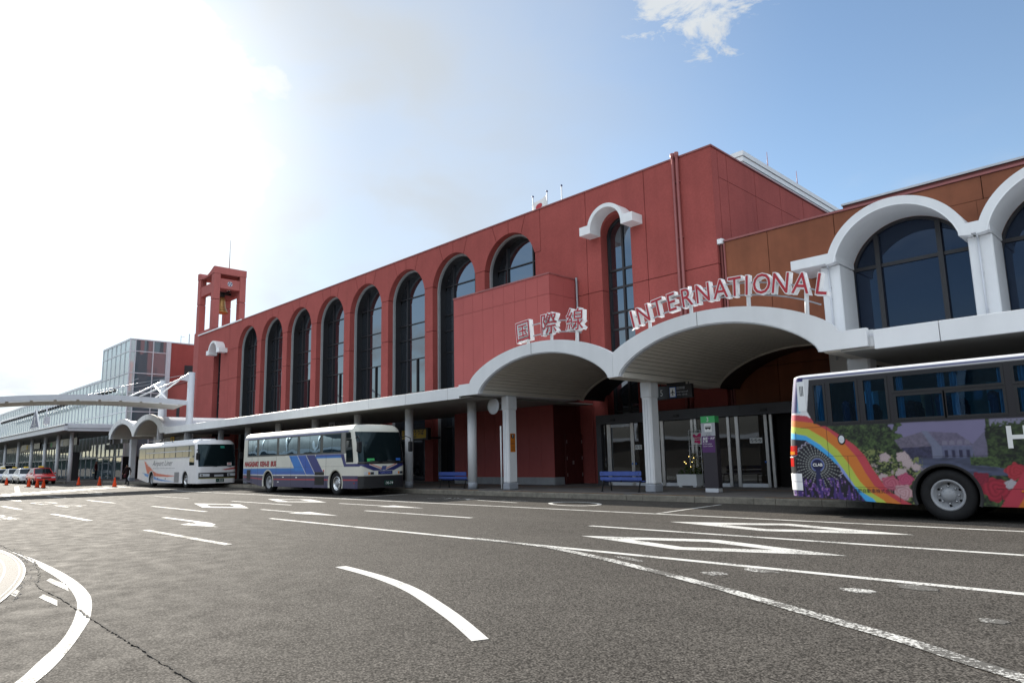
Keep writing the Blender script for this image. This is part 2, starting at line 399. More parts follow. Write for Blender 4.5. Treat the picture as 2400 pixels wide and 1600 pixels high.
def asphalt():
    m = bpy.data.materials.new('asphalt'); m.use_nodes = True; n = m.node_tree.nodes; l = m.node_tree.links
    b = n['Principled BSDF']; geo = n.new('ShaderNodeNewGeometry')
    def ns(scale, det, rough=.6, dist=0.):
        q = n.new('ShaderNodeTexNoise'); q.inputs['Scale'].default_value = scale; q.inputs['Detail'].default_value = det; q.inputs['Roughness'].default_value = rough; q.inputs['Distortion'].default_value = dist
        l.new(geo.outputs['Position'], q.inputs['Vector']); return q.outputs['Fac']
    def mrng(x, a, b_, c, d):
        q = n.new('ShaderNodeMapRange'); q.inputs['From Min'].default_value = a; q.inputs['From Max'].default_value = b_; q.inputs['To Min'].default_value = c; q.inputs['To Max'].default_value = d
        l.new(x, q.inputs['Value']); return q.outputs['Result']
    def mul(a, c):
        q = n.new('ShaderNodeMath'); q.operation = 'MULTIPLY'; l.new(a, q.inputs[0])
        if hasattr(c, 'is_output'): l.new(c, q.inputs[1])
        else: q.inputs[1].default_value = c
        return q.outputs[0]
    vo = n.new('ShaderNodeTexVoronoi'); vo.inputs['Scale'].default_value = 75; l.new(geo.outputs['Position'], vo.inputs['Vector'])
    sepc = n.new('ShaderNodeSeparateColor'); l.new(vo.outputs['Color'], sepc.inputs[0])
    stone = mul(mrng(sepc.outputs[0], 0, 1, .38, 1.70), mrng(ns(38, 3, .75), .3, .7, .72, 1.28))
    gap = mrng(vo.outputs['Distance'], .35, .75, 1.0, .42)
    big = mrng(ns(.35, 5, .6, .3), .3, .7, .92, 1.08)
    med = mrng(ns(2.2, 5), .3, .7, .94, 1.06)
    mp_ = n.new('ShaderNodeMapping'); mp_.inputs['Scale'].default_value = (.05, .8, 1); l.new(geo.outputs['Position'], mp_.inputs['Vector'])
    tr = n.new('ShaderNodeTexNoise'); tr.inputs['Scale'].default_value = 1.0; tr.inputs['Detail'].default_value = 3; l.new(mp_.outputs[0], tr.inputs['Vector'])
    track = mrng(tr.outputs['Fac'], .3, .7, .92, 1.08)     # tyre-polished lanes along the road
    val = mul(mul(mul(mul(stone, gap), big), med), track)
    val = mul(val, .098)
    cc = n.new('ShaderNodeCombineColor'); l.new(val, cc.inputs[0]); l.new(mul(val, .915), cc.inputs[1]); l.new(mul(val, .82), cc.inputs[2])
    l.new(cc.outputs[0], b.inputs['Base Color'])
    l.new(mrng(ns(3, 4), .3, .7, .78, .95), b.inputs['Roughness'])
    b.inputs['IOR'].default_value = 1.5; b.inputs['Specular IOR Level'].default_value = .04
    bp = n.new('ShaderNodeBump'); bp.inputs['Strength'].default_value = .18; bp.inputs['Distance'].default_value = .003
    h = mrng(vo.outputs['Distance'], 0, .8, 1, 0); l.new(h, bp.inputs['Height']); l.new(bp.outputs[0], b.inputs['Normal'])
    return m
ASPHALT = asphalt()

def road_paint(name, wear, seed, rgb=(.62, .61, .58)):
    """thermoplastic marking with worn-through specks that show the asphalt"""
    m = bpy.data.materials.new(name); m.use_nodes = True; n = m.node_tree.nodes; l = m.node_tree.links
    b = n['Principled BSDF']; b.inputs['Roughness'].default_value = .8; b.inputs['Specular IOR Level'].default_value = .15; geo = n.new('ShaderNodeNewGeometry')
    mp_ = n.new('ShaderNodeMapping'); mp_.inputs['Location'].default_value = (seed, seed * 2, 0); l.new(geo.outputs['Position'], mp_.inputs['Vector'])
    a = n.new('ShaderNodeTexNoise'); a.inputs['Scale'].default_value = 34; a.inputs['Detail'].default_value = 4; a.inputs['Roughness'].default_value = .7; l.new(mp_.outputs[0], a.inputs['Vector'])
    c = n.new('ShaderNodeTexNoise'); c.inputs['Scale'].default_value = 1.7; c.inputs['Detail'].default_value = 3; l.new(mp_.outputs[0], c.inputs['Vector'])
    ad = n.new('ShaderNodeMath'); ad.operation = 'MULTIPLY_ADD'; l.new(c.outputs['Fac'], ad.inputs[0]); ad.inputs[1].default_value = .55; l.new(a.outputs['Fac'], ad.inputs[2])
    mr = n.new('ShaderNodeMapRange'); mr.inputs['From Min'].default_value = .70 - wear * .5 + .06; mr.inputs['From Max'].default_value = .70 - wear * .5 - .03
    mr.inputs['From Min'].default_value = 1.06 - wear; mr.inputs['From Max'].default_value = 1.00 - wear
    l.new(ad.outputs[0], mr.inputs['Value'])
    mx = n.new('ShaderNodeMix'); mx.data_type = 'RGBA'; mx.clamp_factor = True; mx.inputs['A'].default_value = (.105, .10, .092, 1)
    d = n.new('ShaderNodeTexNoise'); d.inputs['Scale'].default_value = 5; d.inputs['Detail'].default_value = 4; l.new(mp_.outputs[0], d.inputs['Vector'])
    m2 = n.new('ShaderNodeMix'); m2.data_type = 'RGBA'; m2.inputs['A'].default_value = [k * .82 for k in rgb] + [1]; m2.inputs['B'].default_value = list(rgb) + [1]; l.new(d.outputs['Fac'], m2.inputs['Factor'])
    l.new(m2.outputs['Result'], mx.inputs['B']); l.new(mr.outputs['Result'], mx.inputs['Factor']); l.new(mx.outputs['Result'], b.inputs['Base Color'])
    bp = n.new('ShaderNodeBump'); bp.inputs['Strength'].default_value = .25; bp.inputs['Distance'].default_value = .004; l.new(a.outputs['Fac'], bp.inputs['Height']); l.new(bp.outputs[0], b.inputs['Normal'])
    return m
PAINTNEW = road_paint('road paint', .16, 3.0)
PAINTOLD = road_paint('worn road paint', .27, 11.0)
PAINTGONE = road_paint('badly worn road paint', .36, 23.0)
PAINTLIGHT = road_paint('crisp road paint', .08, 31.0)

def kerb_mat():
    return mat('kerb concrete', (.20, .185, .155), .8, .28, 4, .4, 50, fine=.18, fscale=40)
KERBM = kerb_mat()
WALKM = mat('walkway paving', (.15, .14, .135), .75, .16, 1.5, .2, 40, fine=.15, fscale=30)
OCHRE = mat('yellow kerb line', (.36, .17, .035), .7, .3, 3, .1, 40)
# ================================================================== ground
MB().poly([(-2500, -2500, 0), (2500, -2500, 0), (2500, 2500, 0), (-2500, 2500, 0)]).build('road', ASPHALT, label='grey asphalt roadway in front of the terminal', kind='structure')
walk = MB().box(-72.0, 30, 18.085, 60, -.2, .17).build('walkway', WALKM, label='raised dark walkway under the white canopy', kind='structure')
island = MB().box(-190, -76.6, 15.98, 40, -.2, .17).build('taxi_island_pavement', WALKM, label='raised pavement of the taxi shelter at far left', kind='structure')
# kerb stones, one by one
def kerb_row(owner, x0, x1, y, step=.605):
    first = None; n = int((x1 - x0) / step)
    for k in range(n):
        x = x0 + k * step
        if first is None:
            b = MB(); prof = [(y, 0), (y + .18, 0), (y + .18, .172), (y + .025, .172), (y, .15)]
            b.prism_x(prof, x + .006, x + step - .006); first = b.build('kerb_stone', KERBM, owner); o = first
        else:
            o = dup(first, (x - x0, 0, 0), owner)
        o.location.y += random.uniform(-.006, .006); o.location.z += random.uniform(-.004, .003)
ORG[walk] = Vector((0, 0, 0)); ORG[island] = Vector((0, 0, 0))
kerb_row(walk, -72.0, 6.0, 17.9)
kerb_row(island, -98.0, -76.6, 15.8)
MB().box(-72, 6, 17.93, 18.05, .02, .1685).build('kerb_bedding', KERBM, walk)
# yellow lines on the walkway
def strip(x0, x1, y0, y1, z):
    return MB().poly([(x0, y0, z), (x1, y0, z), (x1, y1, z), (x0, y1, z)])
for (x0, x1) in ((-45, -30.5), (-28.8, -24.7), (-23.6, -20.6), (-19.2, -13.6), (-13.3, -10.7), (-8.9, 3)):
    strip(x0, x1, 18.10, 18.20, .1745).build('kerb_edge_line', OCHRE, label='worn ochre line painted along the kerb top', kind='structure')
strip(-44, 3, 21.55, 21.66, .1745).build('walkway_guide_line', OCHRE, label='thin ochre guide line across the walkway', kind='structure')

# ---------------------------------------------------------------- road markings
ZP = .004
def marking(name, pts, m, label, z=ZP):
    return MB().poly([(x, y, z) for x, y in pts]).build(name, m, label=label, kind='structure', recalc=False)
def ring_marking(name, outer, inner, m, label, z=ZP):
    b = MB(); n = len(outer)
    for k in range(n):
        j = (k + 1) % n
        b.poly([(*outer[k], z), (*outer[j], z), (*inner[j], z), (*inner[k], z)])
    return b.build(name, m, label=label, kind='structure', recalc=True)
def line_x(x0, x1, y, w, m, label, name='lane_line'):
    n = max(1, int((x1 - x0) / 4)); b = MB()
    for k in range(n):
        a, c = x0 + (x1 - x0) * k / n, x0 + (x1 - x0) * (k + 1) / n
        b.poly([(a, y - w / 2, ZP), (c, y - w / 2, ZP), (c, y + w / 2, ZP), (a, y + w / 2, ZP)])
    return b.build(name, m, label=label, kind='structure', recalc=False)
def ribbon(name, up, lo, m, label, z=ZP):
    b = MB()
    for k in range(len(up) - 1):
        b.poly([(*lo[k], z), (*lo[k + 1], z), (*up[k + 1], z), (*up[k], z)])
    return b.build(name, m, label=label, kind='structure', recalc=False)
def spline(P, n):
    P = [Vector((p[0], p[1])) for p in P]; out = []
    for i in range(len(P) - 1):
        p0, p1, p2, p3 = P[max(i - 1, 0)], P[i], P[i + 1], P[min(i + 2, len(P) - 1)]
        for k in range(n):
            t = k / n
            out.append(.5 * ((2 * p1) + (p2 - p0) * t + (2 * p0 - 5 * p1 + 4 * p2 - p3) * t * t + (3 * p1 - p0 - 3 * p2 + p3) * t ** 3))
    out.append(P[-1]); return [(p.x, p.y) for p in out]

line_x(-42, 8, 13.98, .13, PAINTNEW, 'long white line along the bus bays')
line_x(-9.05, 6, 10.92, .14, PAINTNEW, 'white lane line between the two long diamonds')
line_x(-17.1, 6, 8.06, .14, PAINTNEW, 'white lane line that the curved line branches off')
line_x(-17.2, -12.62, 10.90, .13, PAINTNEW, 'white dash right of the two straight arrows')
line_x(-26.7, -21.9, 11.04, .12, PAINTNEW, 'white dash between the two square marks')
line_x(-35.5, -31.0, 11.0, .12, PAINTOLD, 'short worn dash nearest the shadow band')
line_x(-26.35, -21.45, 8.12, .13, PAINTNEW, 'white dash above the turning arrow')
line_x(-34.4, -30.3, 8.0, .13, PAINTNEW, 'white dash left of the square marks')
line_x(-16.6, -12.2, 5.02, .15, PAINTOLD, 'worn white dash below the turning arrow')
line_x(-25.3, -20.95, 4.98, .15, PAINTNEW, 'white dash left of the worn one')
line_x(-32.7, -29.2, 4.82, .15, PAINTNEW, 'leftmost white dash beyond the shadow band')
line_x(-42.0, -38.0, 8.0, .14, PAINTOLD, 'white dash lying in the shadow band', 'lane_line')
line_x(-47.0, -42.2, 11.0, .14, PAINTOLD, 'white dash crossing the shadow band near the cones', 'lane_line')
line_x(-58, -42, 14.5, .14, PAINTOLD, 'white line running in front of the white coach', 'lane_line')
ring_marking('diamond_marking', [(-8.2, 12.47), (-6.03, 13.3), (-3.66, 12.56), (-5.89, 11.83)], [(-7.0, 12.48), (-6.0, 12.97), (-4.85, 12.63), (-5.95, 12.15)], PAINTNEW, 'long white diamond nearer the rainbow bus')
ring_marking('diamond_marking', [(-8.05, 9.46), (-5.86, 10.25), (-3.63, 9.61), (-5.76, 8.87)], [(-7.0, 9.5), (-5.84, 9.92), (-4.62, 9.62), (-5.82, 9.16)], PAINTNEW, 'long white diamond between the two lane lines nearest the camera')
ring_marking('square_marking', [(-26.72, 12.46), (-24.53, 13.15), (-22.08, 12.43), (-24.22, 11.70)], [(-25.9, 12.5), (-24.9, 12.88), (-23.2, 12.42), (-24.1, 12.02)], PAINTLIGHT, 'white hollow square beside the blue bus')
ring_marking('square_marking', [(-26.6, 9.62), (-24.2, 10.3), (-21.75, 9.54), (-23.75, 8.86)], [(-25.5, 9.62), (-24.4, 10.02), (-22.7, 9.54), (-23.95, 9.2)], PAINTLIGHT, 'white hollow square one lane nearer than the bus bays')
ring_marking('square_marking', [(-34.5, 5.95), (-35.0, 6.62), (-33.1, 6.74), (-32.3, 6.0)], [(-34.1, 6.02), (-34.7, 6.5), (-33.2, 6.62), (-32.7, 6.1)], PAINTOLD, 'thin worn hollow square at the left')
marking('straight_arrow', [(-21.1, 12.30), (-18.35, 12.30), (-18.35, 12.06), (-16.4, 12.36), (-18.35, 12.66), (-18.35, 12.42), (-21.1, 12.42)], PAINTNEW, 'white straight arrow in the lane beside the bus bays')
marking('straight_arrow', [(-20.75, 9.43), (-18.35, 9.43), (-18.35, 9.17), (-16.2, 9.48), (-18.35, 9.79), (-18.35, 9.55), (-20.75, 9.55)], PAINTNEW, 'white straight arrow one lane nearer')
marking('straight_arrow', [(-45.6, 10.2), (-43.2, 10.2), (-43.2, 9.95), (-41.0, 10.26), (-43.2, 10.55), (-43.2, 10.32), (-45.6, 10.32)], PAINTOLD, 'worn straight arrow in the shadow band')
marking('straight_arrow', [(-40.3, 6.0), (-38.3, 6.0), (-38.3, 5.8), (-36.6, 6.06), (-38.3, 6.3), (-38.3, 6.12), (-40.3, 6.12)], PAINTOLD, 'worn arrow at the left edge of the shadow band')
marking('turn_arrow', [(-20.25, 6.48), (-17.9, 6.46), (-17.45, 6.40), (-17.3, 6.30), (-17.5, 6.24), (-17.62, 6.30), (-17.35, 5.98), (-15.8, 6.28), (-16.3, 6.30), (-16.55, 6.50), (-17.2, 6.62), (-17.9, 6.62), (-20.2, 6.62)], PAINTLIGHT, 'white turning arrow in front of the blue bus')
def blobs(name, cx, cy, w, h, n, m, label, seed):
    r = random.Random(seed); b = MB()
    for k in range(n):
        x = cx + r.uniform(-w, w); y = cy + r.uniform(-h, h); horizontal = r.random() < .55
        a, c = (r.uniform(.25, .7) * w, .05) if horizontal else (.09, r.uniform(.3, .8) * h)
        b.poly([(x - a / 2, y - c / 2, ZP), (x + a / 2, y - c / 2, ZP), (x + a / 2, y + c / 2, ZP), (x - a / 2, y + c / 2, ZP)])
    b.build(name, m, label=label, kind='structure', recalc=False)
def road_text(body, cx, cy, sx, sy, m, label):
    v, f = text_mesh(body, 1.0, ycenter=True, bold=.015); b = MB()
    b.faces([(cx - y * sx * -1 * 0 + x * sx, cy + y * sy, ZP) for x, y, z in v], f)
    b.build('road_lettering', m, label=label, kind='structure', recalc=False)
road_text('止', -30.0, 6.45, 2.3, .95, PAINTOLD, 'worn white road character beside the thin square')
road_text('空港', -25.2, 3.55, 1.7, .7, PAINTOLD, 'worn white road lettering at the left edge')
road_text('バス', -43.5, 16.3, 2.0, 1.0, PAINTOLD, 'worn road lettering in the bay behind the blue bus')
road_text('バス', -19.4, 15.9, 1.3, .8, PAINTOLD, 'worn road lettering in the bay in front of the blue bus')
ring_marking('oval_marking', [(-13.68 + 1.0 * math.cos(a * PI / 12) - .3 * math.sin(a * PI / 12), 15.83 + .72 * math.sin(a * PI / 12)) for a in range(24)],
             [(-13.68 + .84 * math.cos(a * PI / 12) - .25 * math.sin(a * PI / 12), 15.83 + .60 * math.sin(a * PI / 12)) for a in range(24)], PAINTNEW, 'white oval outline painted by the kerb in bay five')
marking('slash_marking', [(-18.0, 15.70), (-15.7, 15.34), (-15.6, 15.42), (-17.9, 15.78)], PAINTNEW, 'slanting white stroke left of the painted oval')
marking('slash_marking', [(-17.2, 16.10), (-15.9, 16.02), (-15.85, 16.10), (-17.15, 16.18)], PAINTOLD, 'shorter slanting stroke nearer the kerb')
marking('bay_line', [(-9.63, 13.98), (-9.53, 13.98), (-9.74, 17.4), (-9.84, 17.4)], PAINTNEW, 'white line across the bay behind the rainbow bus')
marking('bay_line', [(-23.97, 14.1), (-23.87, 14.1), (-24.04, 17.3), (-24.14, 17.3)], PAINTNEW, 'white line across the bay ahead of the blue bus')
marking('bay_line', [(-38.9, 14.05), (-38.8, 14.05), (-38.9, 17.3), (-39.0, 17.3)], PAINTOLD, 'white line across the bay ahead of the white coach')
# curved lines
cb = spline([(-9.3, 8.08), (-8.2, 8.05), (-7.4, 7.95), (-6.17, 7.57), (-5.25, 7.21), (-4.06, 6.71), (-3.11, 6.26), (-2.38, 5.9), (-1.78, 5.61), (-1.28, 5.3), (-.92, 5.09), (0.2, 4.3)], 6)
def offset(P, d):
    out = []
    for k, p in enumerate(P):
        a = Vector(P[max(k - 1, 0)]); c = Vector(P[min(k + 1, len(P) - 1)]); t = (c - a).normalized(); out.append((p[0] - t.y * d, p[1] + t.x * d))
    return out
ribbon('curved_lane_line', offset(cb, .075), offset(cb, -.075), PAINTOLD, 'worn white line curving away to the lower right', ZP + .004)
up = spline([(-8.32, 4.99), (-7.53, 4.90), (-6.82, 4.77), (-6.11, 4.57), (-5.32, 4.26), (-4.72, 4.0), (-4.1, 3.7)], 6)
lo = spline([(-8.36, 4.85), (-7.55, 4.75), (-6.83, 4.61), (-6.13, 4.41), (-5.36, 4.11), (-4.76, 3.86), (-4.15, 3.57)], 6)
dash = ribbon('curved_dash', up, lo, PAINTLIGHT, 'thick curved white dash in the foreground')
OUTER = [(-14.6, 2.30), (-13.34, 2.345), (-12.31, 2.35), (-10.91, 2.32), (-9.77, 2.25), (-8.82, 2.14), (-8.17, 2.01), (-7.46, 1.83), (-7.12, 1.72), (-6.48, 1.49), (-5.93, 1.27), (-5.52, 1.07), (-4.9, .70)]
INNER = [(-13.4, 2.29), (-12.42, 2.26), (-11.75, 2.22), (-10.65, 2.175), (-9.71, 2.11), (-8.95, 2.02), (-8.29, 1.91), (-7.8, 1.79), (-7.26, 1.64), (-6.66, 1.44), (-6.09, 1.19), (-5.61, .97), (-5.0, .60)]
ribbon('curved_edge_line', spline(OUTER, 6), spline(INNER, 6), PAINTNEW, 'broad white edge line curving at lower left')
for pts, lab in (([(-10.5, 2.10), (-10.3, 2.02), (-9.2, 2.03), (-9.8, 2.13)], 'short white stub left of the broad curved line'),
                 ([(-9.25, 1.80), (-9.05, 1.72), (-8.35, 1.75), (-8.7, 1.82)], 'small white patch beside the crack'),
                 ([(-10.4, 1.62), (-10.1, 1.50), (-9.3, 1.56), (-9.7, 1.66)], 'faded white patch by the circular paving')):
    marking('paint_patch', pts, PAINTOLD, lab)
# worn patches between the lane line and the curved line
def patch(cx, cy, a, b_, m, label, seed, rot=0):
    r = random.Random(seed); P = []
    for k in range(22):
        t = 2 * PI * k / 22; q = r.uniform(.75, 1.1); x, y = a * q * math.cos(t), b_ * q * math.sin(t)
        P.append((cx + x * math.cos(rot) - y * math.sin(rot), cy + x * math.sin(rot) + y * math.cos(rot)))
    marking('paint_patch', P, m, label)
patch(-4.29, 7.36, .16, .13, PAINTOLD, 'worn white spot under the lane line, left one', 1)
patch(-3.97, 7.87, .24, .13, PAINTGONE, 'faint scuffed white smear by the lane line, left one', 2, -.2)
patch(-2.69, 7.31, .18, .12, PAINTOLD, 'worn white spot under the lane line, right one', 3)
patch(-2.31, 7.82, .24, .14, PAINTGONE, 'faint scuffed white smear by the lane line, right one', 4, -.2)
patch(-1.45, 6.67, .11, .10, PAINTGONE, 'small speckled white spot near the right edge', 5)
patch(-5.75, 7.72, .30, .08, PAINTGONE, 'scuffed white smear where the lines part', 6, -.3)
# zebra crossing at the far left
for k in range(17):
    y = 6.6 + k * .56; x0 = -49.2 - k * .52
    marking('zebra_bar', [(x0, y), (x0 + 4.6 - .1 * k, y + .1), (x0 + 4.5 - .1 * k, y + .40), (x0 - .2, y + .28)], PAINTNEW, 'white bar of the zebra crossing by the orange cones')
    bpy.context.scene.objects[-1] if False else None
marking('stop_line', [(-70, 11.0), (-50.5, 8.0), (-50.5, 8.25), (-70, 11.3)], PAINTNEW, 'white line leading past the cones to the crossing')
# crack across the lower left and the loose joint beside it
r = random.Random(5); C = [(-15.9, 2.36), (-14.5, 2.34), (-12.67, 2.30), (-11.71, 2.19), (-10.9, 2.06), (-10.5, 1.97), (-10.1, 1.89), (-9.76, 1.86), (-9.08, 1.87), (-8.02, 1.84), (-7.42, 1.82), (-6.67, 1.81), (-6.24, 1.80), (-5.36, 1.78), (-4.75, 1.77), (-4.0, 1.75), (-3.2, 1.72)]
S = spline(C, 14); up, lo = [], []
for x, y in S:
    j = r.uniform(-.012, .012); w = r.uniform(.003, .013); up.append((x, y + j + w)); lo.append((x, y + j - w))
CRACK = mat('crack filler', (.018, .017, .016), .9, .2, 20, .4, 60)
ribbon('road_crack', up, lo, CRACK, 'jagged dark crack running across the lower left asphalt', ZP + .007)
# circular paving with pale rings
PAVE = mat('circular concrete paving', (.105, .097, .09), .8, .22, 6, .35, 50, fine=.25, fscale=70)
RINGM = mat('pale ring joint', (.40, .385, .36), .7, .15, 9)
CX, CY, RR = -14.11, -13.51, 15.74
def arc_band(name, r0, r1, m, label, z):
    b = MB(); n = 160
    for k in range(n):
        a0, a1 = PI * (.18 + .70 * k / n), PI * (.18 + .70 * (k + 1) / n)
        b.poly([(CX + r0 * math.cos(a0), CY + r0 * math.sin(a0), z), (CX + r1 * math.cos(a0), CY + r1 * math.sin(a0), z), (CX + r1 * math.cos(a1), CY + r1 * math.sin(a1), z), (CX + r0 * math.cos(a1), CY + r0 * math.sin(a1), z)])
    return b.build(name, m, label=label, kind='structure')
arc_band('circular_paving', RR - 3.0, RR - .02, PAVE, 'curved concrete paving at the lower left corner', .006)
for k, (d, w) in enumerate(((.0, .022), (.06, .010), (.22, .022), (.34, .022), (.46, .022), (.60, .022), (.74, .022), (.9, .022), (1.1, .022))):
    arc_band('paving_ring', RR - d - w, RR - d, RINGM, 'pale curved joint in the concrete paving at lower left', .011)
# gravel chips along the joint
b = MB(); r = random.Random(3)
for k in range(420):
    a = PI * r.uniform(.30, .72); q = RR + abs(r.gauss(.06, .06)); x, y = CX + q * math.cos(a), CY + q * math.sin(a); s = r.uniform(.006, .022); h = s * .6
    b.faces([(x - s, y - s * .6, ZP), (x + s, y - s * .5, ZP), (x + s * .4, y + s, ZP), (x, y, h)], [(0, 1, 3), (1, 2, 3), (2, 0, 3)])
b.build('loose_gravel', mat('gravel chips', (.24, .22, .2), .8, .3, 30), label='loose gravel chips along the paving joint', kind='stuff')
# wooded ridge beyond the road, behind the camera (seen in window reflections)
b = MB(); n = 90; prev = None; r = random.Random(11)
for k in range(n + 1):
    a = -PI * (.02 + .96 * k / n); h = 38 + 30 * math.sin(k * .21) * math.sin(k * .083 + 1) + r.uniform(-3, 3)
    p = (950 * math.cos(a), 950 * math.sin(a)); q = (1300 * math.cos(a), 1300 * math.sin(a)); cur = ((*p, -1), (*p, h * .55), (*q, h))
    if prev: b.poly([prev[0], cur[0], cur[1], prev[1]], 0, True); b.poly([prev[1], cur[1], cur[2], prev[2]], 0, True)
    prev = cur
b.build('hills', HILLM, label='low wooded hills on the far side of the road', kind='structure')
# ================================================================== red terminal building
YF, YG, ZR = 25.1, 25.62, 14.12
term = thing('terminal_building', (-40, 26, 0), 'long red terminal block with a row of tall arched windows', 'building')
CEN = [-25.765 - 4.71 * i for i in range(8)]; RA = 1.965; ZS = 11.45
def circ(cx, cz, R, a0, a1, n=14):
    return [(cx + R * math.cos(a0 + (a1 - a0) * k / n), cz + R * math.sin(a0 + (a1 - a0) * k / n)) for k in range(n + 1)]
def panel(poly, y0=YF, y1=YG, m=RED, parent=term, name='wall_panel'):
    return MB().prism_y(poly, y0, y1).build(name, m, parent)
G = .015
zlo, zmid = 9.05, 11.75
aL = math.atan2(13.22 - ZS, -.98); aR = math.atan2(13.22 - ZS, .98)      # where the slanted joints meet the arch
def at(cx, a, R=RA): return (cx + R * math.cos(a), ZS + R * math.sin(a))
aM = math.asin((zmid + G - ZS) / RA)
for i, c in enumerate(CEN):
    # two voussoirs over the crown
    pl = at(c, aL); pr = at(c, aR)
    panel([(pl[0] + G, pl[1])] + circ(c, ZS, RA, aL - .01, PI / 2 + .008, 5) [1:] + [(c - G, ZR), (c - 1.30 + G, ZR)])
    panel([(c + G, ZS + RA)] + circ(c, ZS, RA, PI / 2 - .008, aR + .01, 5)[1:] + [(c + 1.30 - G, ZR), (c + G, ZR)])
    # spandrel and pier to the left of this arch
    if i < 7:
        d = CEN[i + 1]
        sp = [(d + RA * math.cos(aM), zmid + G), (c - RA * math.cos(aM), zmid + G)] + circ(c, ZS, RA, PI - aM, aL + .012, 8)[1:] + [(c - 1.30 - G, ZR), (d + 1.30 + G, ZR)] + circ(d, ZS, RA, aR - .012, aM, 8)[:-1]
        panel(sp)
        panel([(d + RA, zlo + G), (c - RA, zlo + G), (c - RA, zmid - G), (d + RA, zmid - G)])
        panel([(d + RA, .17), (c - RA, .17), (c - RA, zlo - G), (d + RA, zlo - G)])
# right of the first arch
c = CEN[0]
panel([(c + RA * math.cos(aM) , zmid + .15)] + [(-23.40 - G, zmid + .15), (-23.40 - G, ZR), (c + 1.30 + G, ZR)] + circ(c, ZS, RA, aR - .012, math.asin((zmid + .15 - ZS) / RA), 7)[:-1])
panel([(c + RA, zlo + G), (-20.36 - G, zlo + G), (-20.36 - G, ZR), (-23.40 + G, ZR), (-23.40 + G, zmid + .12), (c + RA, zmid + .12)])
panel([(c + RA, .17), (-20.36 - G, .17), (-20.36 - G, zlo - G), (c + RA, zlo - G)])
def slit_bay(xl, xr, s0, s1, zs):
    """wall bay with a tall round-headed slit"""
    cx, R = (s0 + s1) / 2, (s1 - s0) / 2
    A = circ(cx, zs, R, PI, 0, 16)
    panel([(xl, zlo + G), (s0, zlo + G)] + A + [(s1, zlo + G), (xr, zlo + G), (xr, ZR), (xl, ZR)])
    panel([(xl, .17), (s0, .17), (s0, zlo - G), (xl, zlo - G)]); panel([(s1, .17), (xr, .17), (xr, zlo - G), (s1, zlo - G)])
slit_bay(-20.36 + G, -16.93 - G, -19.5, -17.77, 11.66)
panel([(-16.93 + G, zlo + G), (-13.53, zlo + G), (-13.53, ZR), (-16.93 + G, ZR)])
panel([(-16.93 + G, .17), (-13.53, .17), (-13.53, zlo - G), (-16.93 + G, zlo - G)])
# left of the last arch
c = CEN[7]
panel([(-62.55 + G, zmid + G), (c - RA * math.cos(aM), zmid + G)] + circ(c, ZS, RA, PI - aM, aL + .012, 8)[1:] + [(c - 1.30 - G, ZR), (-62.55 + G, ZR)])
panel([(-62.55 + G, zlo + G), (c - RA, zlo + G), (c - RA, zmid - G), (-62.55 + G, zmid - G)])
panel([(-62.55 + G, .17), (c - RA, .17), (c - RA, zlo - G), (-62.55 + G, zlo - G)])
slit_bay(-70.2, -62.55 - G, -66.15, -64.5, 11.55)
# core behind the panels, roof, flank wall
MB().box(-70.15, -13.75, 26.12, 60, .17, 13.9).build('wall_core', DARKVOID, term)
MB().box(-70.15, -13.75, 25.63, 60, 13.9, 13.98).build('roof', ROOFM, term)
ys = [25.635, 26.4, 28.97, 31.58, 34.2, 36.8, 39.4, 42.0, 46.0]
for k in range(len(ys) - 1):
    MB().box(-13.72, -13.53, ys[k] + G, ys[k + 1] - G, .17, 12.9 + .0).build('flank_panel', RED, term)
    MB().box(-13.72, -13.53, ys[k] + G, ys[k + 1] - G, 12.92, ZR).build('flank_panel', RED, term)
MB().box(-70.25, -13.48, YF - .04, YF + .3, ZR + .002, ZR + .07).build('coping', COPING, term)
MB().box(-13.80, -13.48, YF + .302, 46, ZR + .002, ZR + .07).build('coping', COPING, term)
MB().box(-70.30, -60, YF - .09, YF - .042, ZR - .02, ZR + .09).build('lit_coping_edge', WHITE2, term)  # white strip paints in the sunlit left end of the coping edge
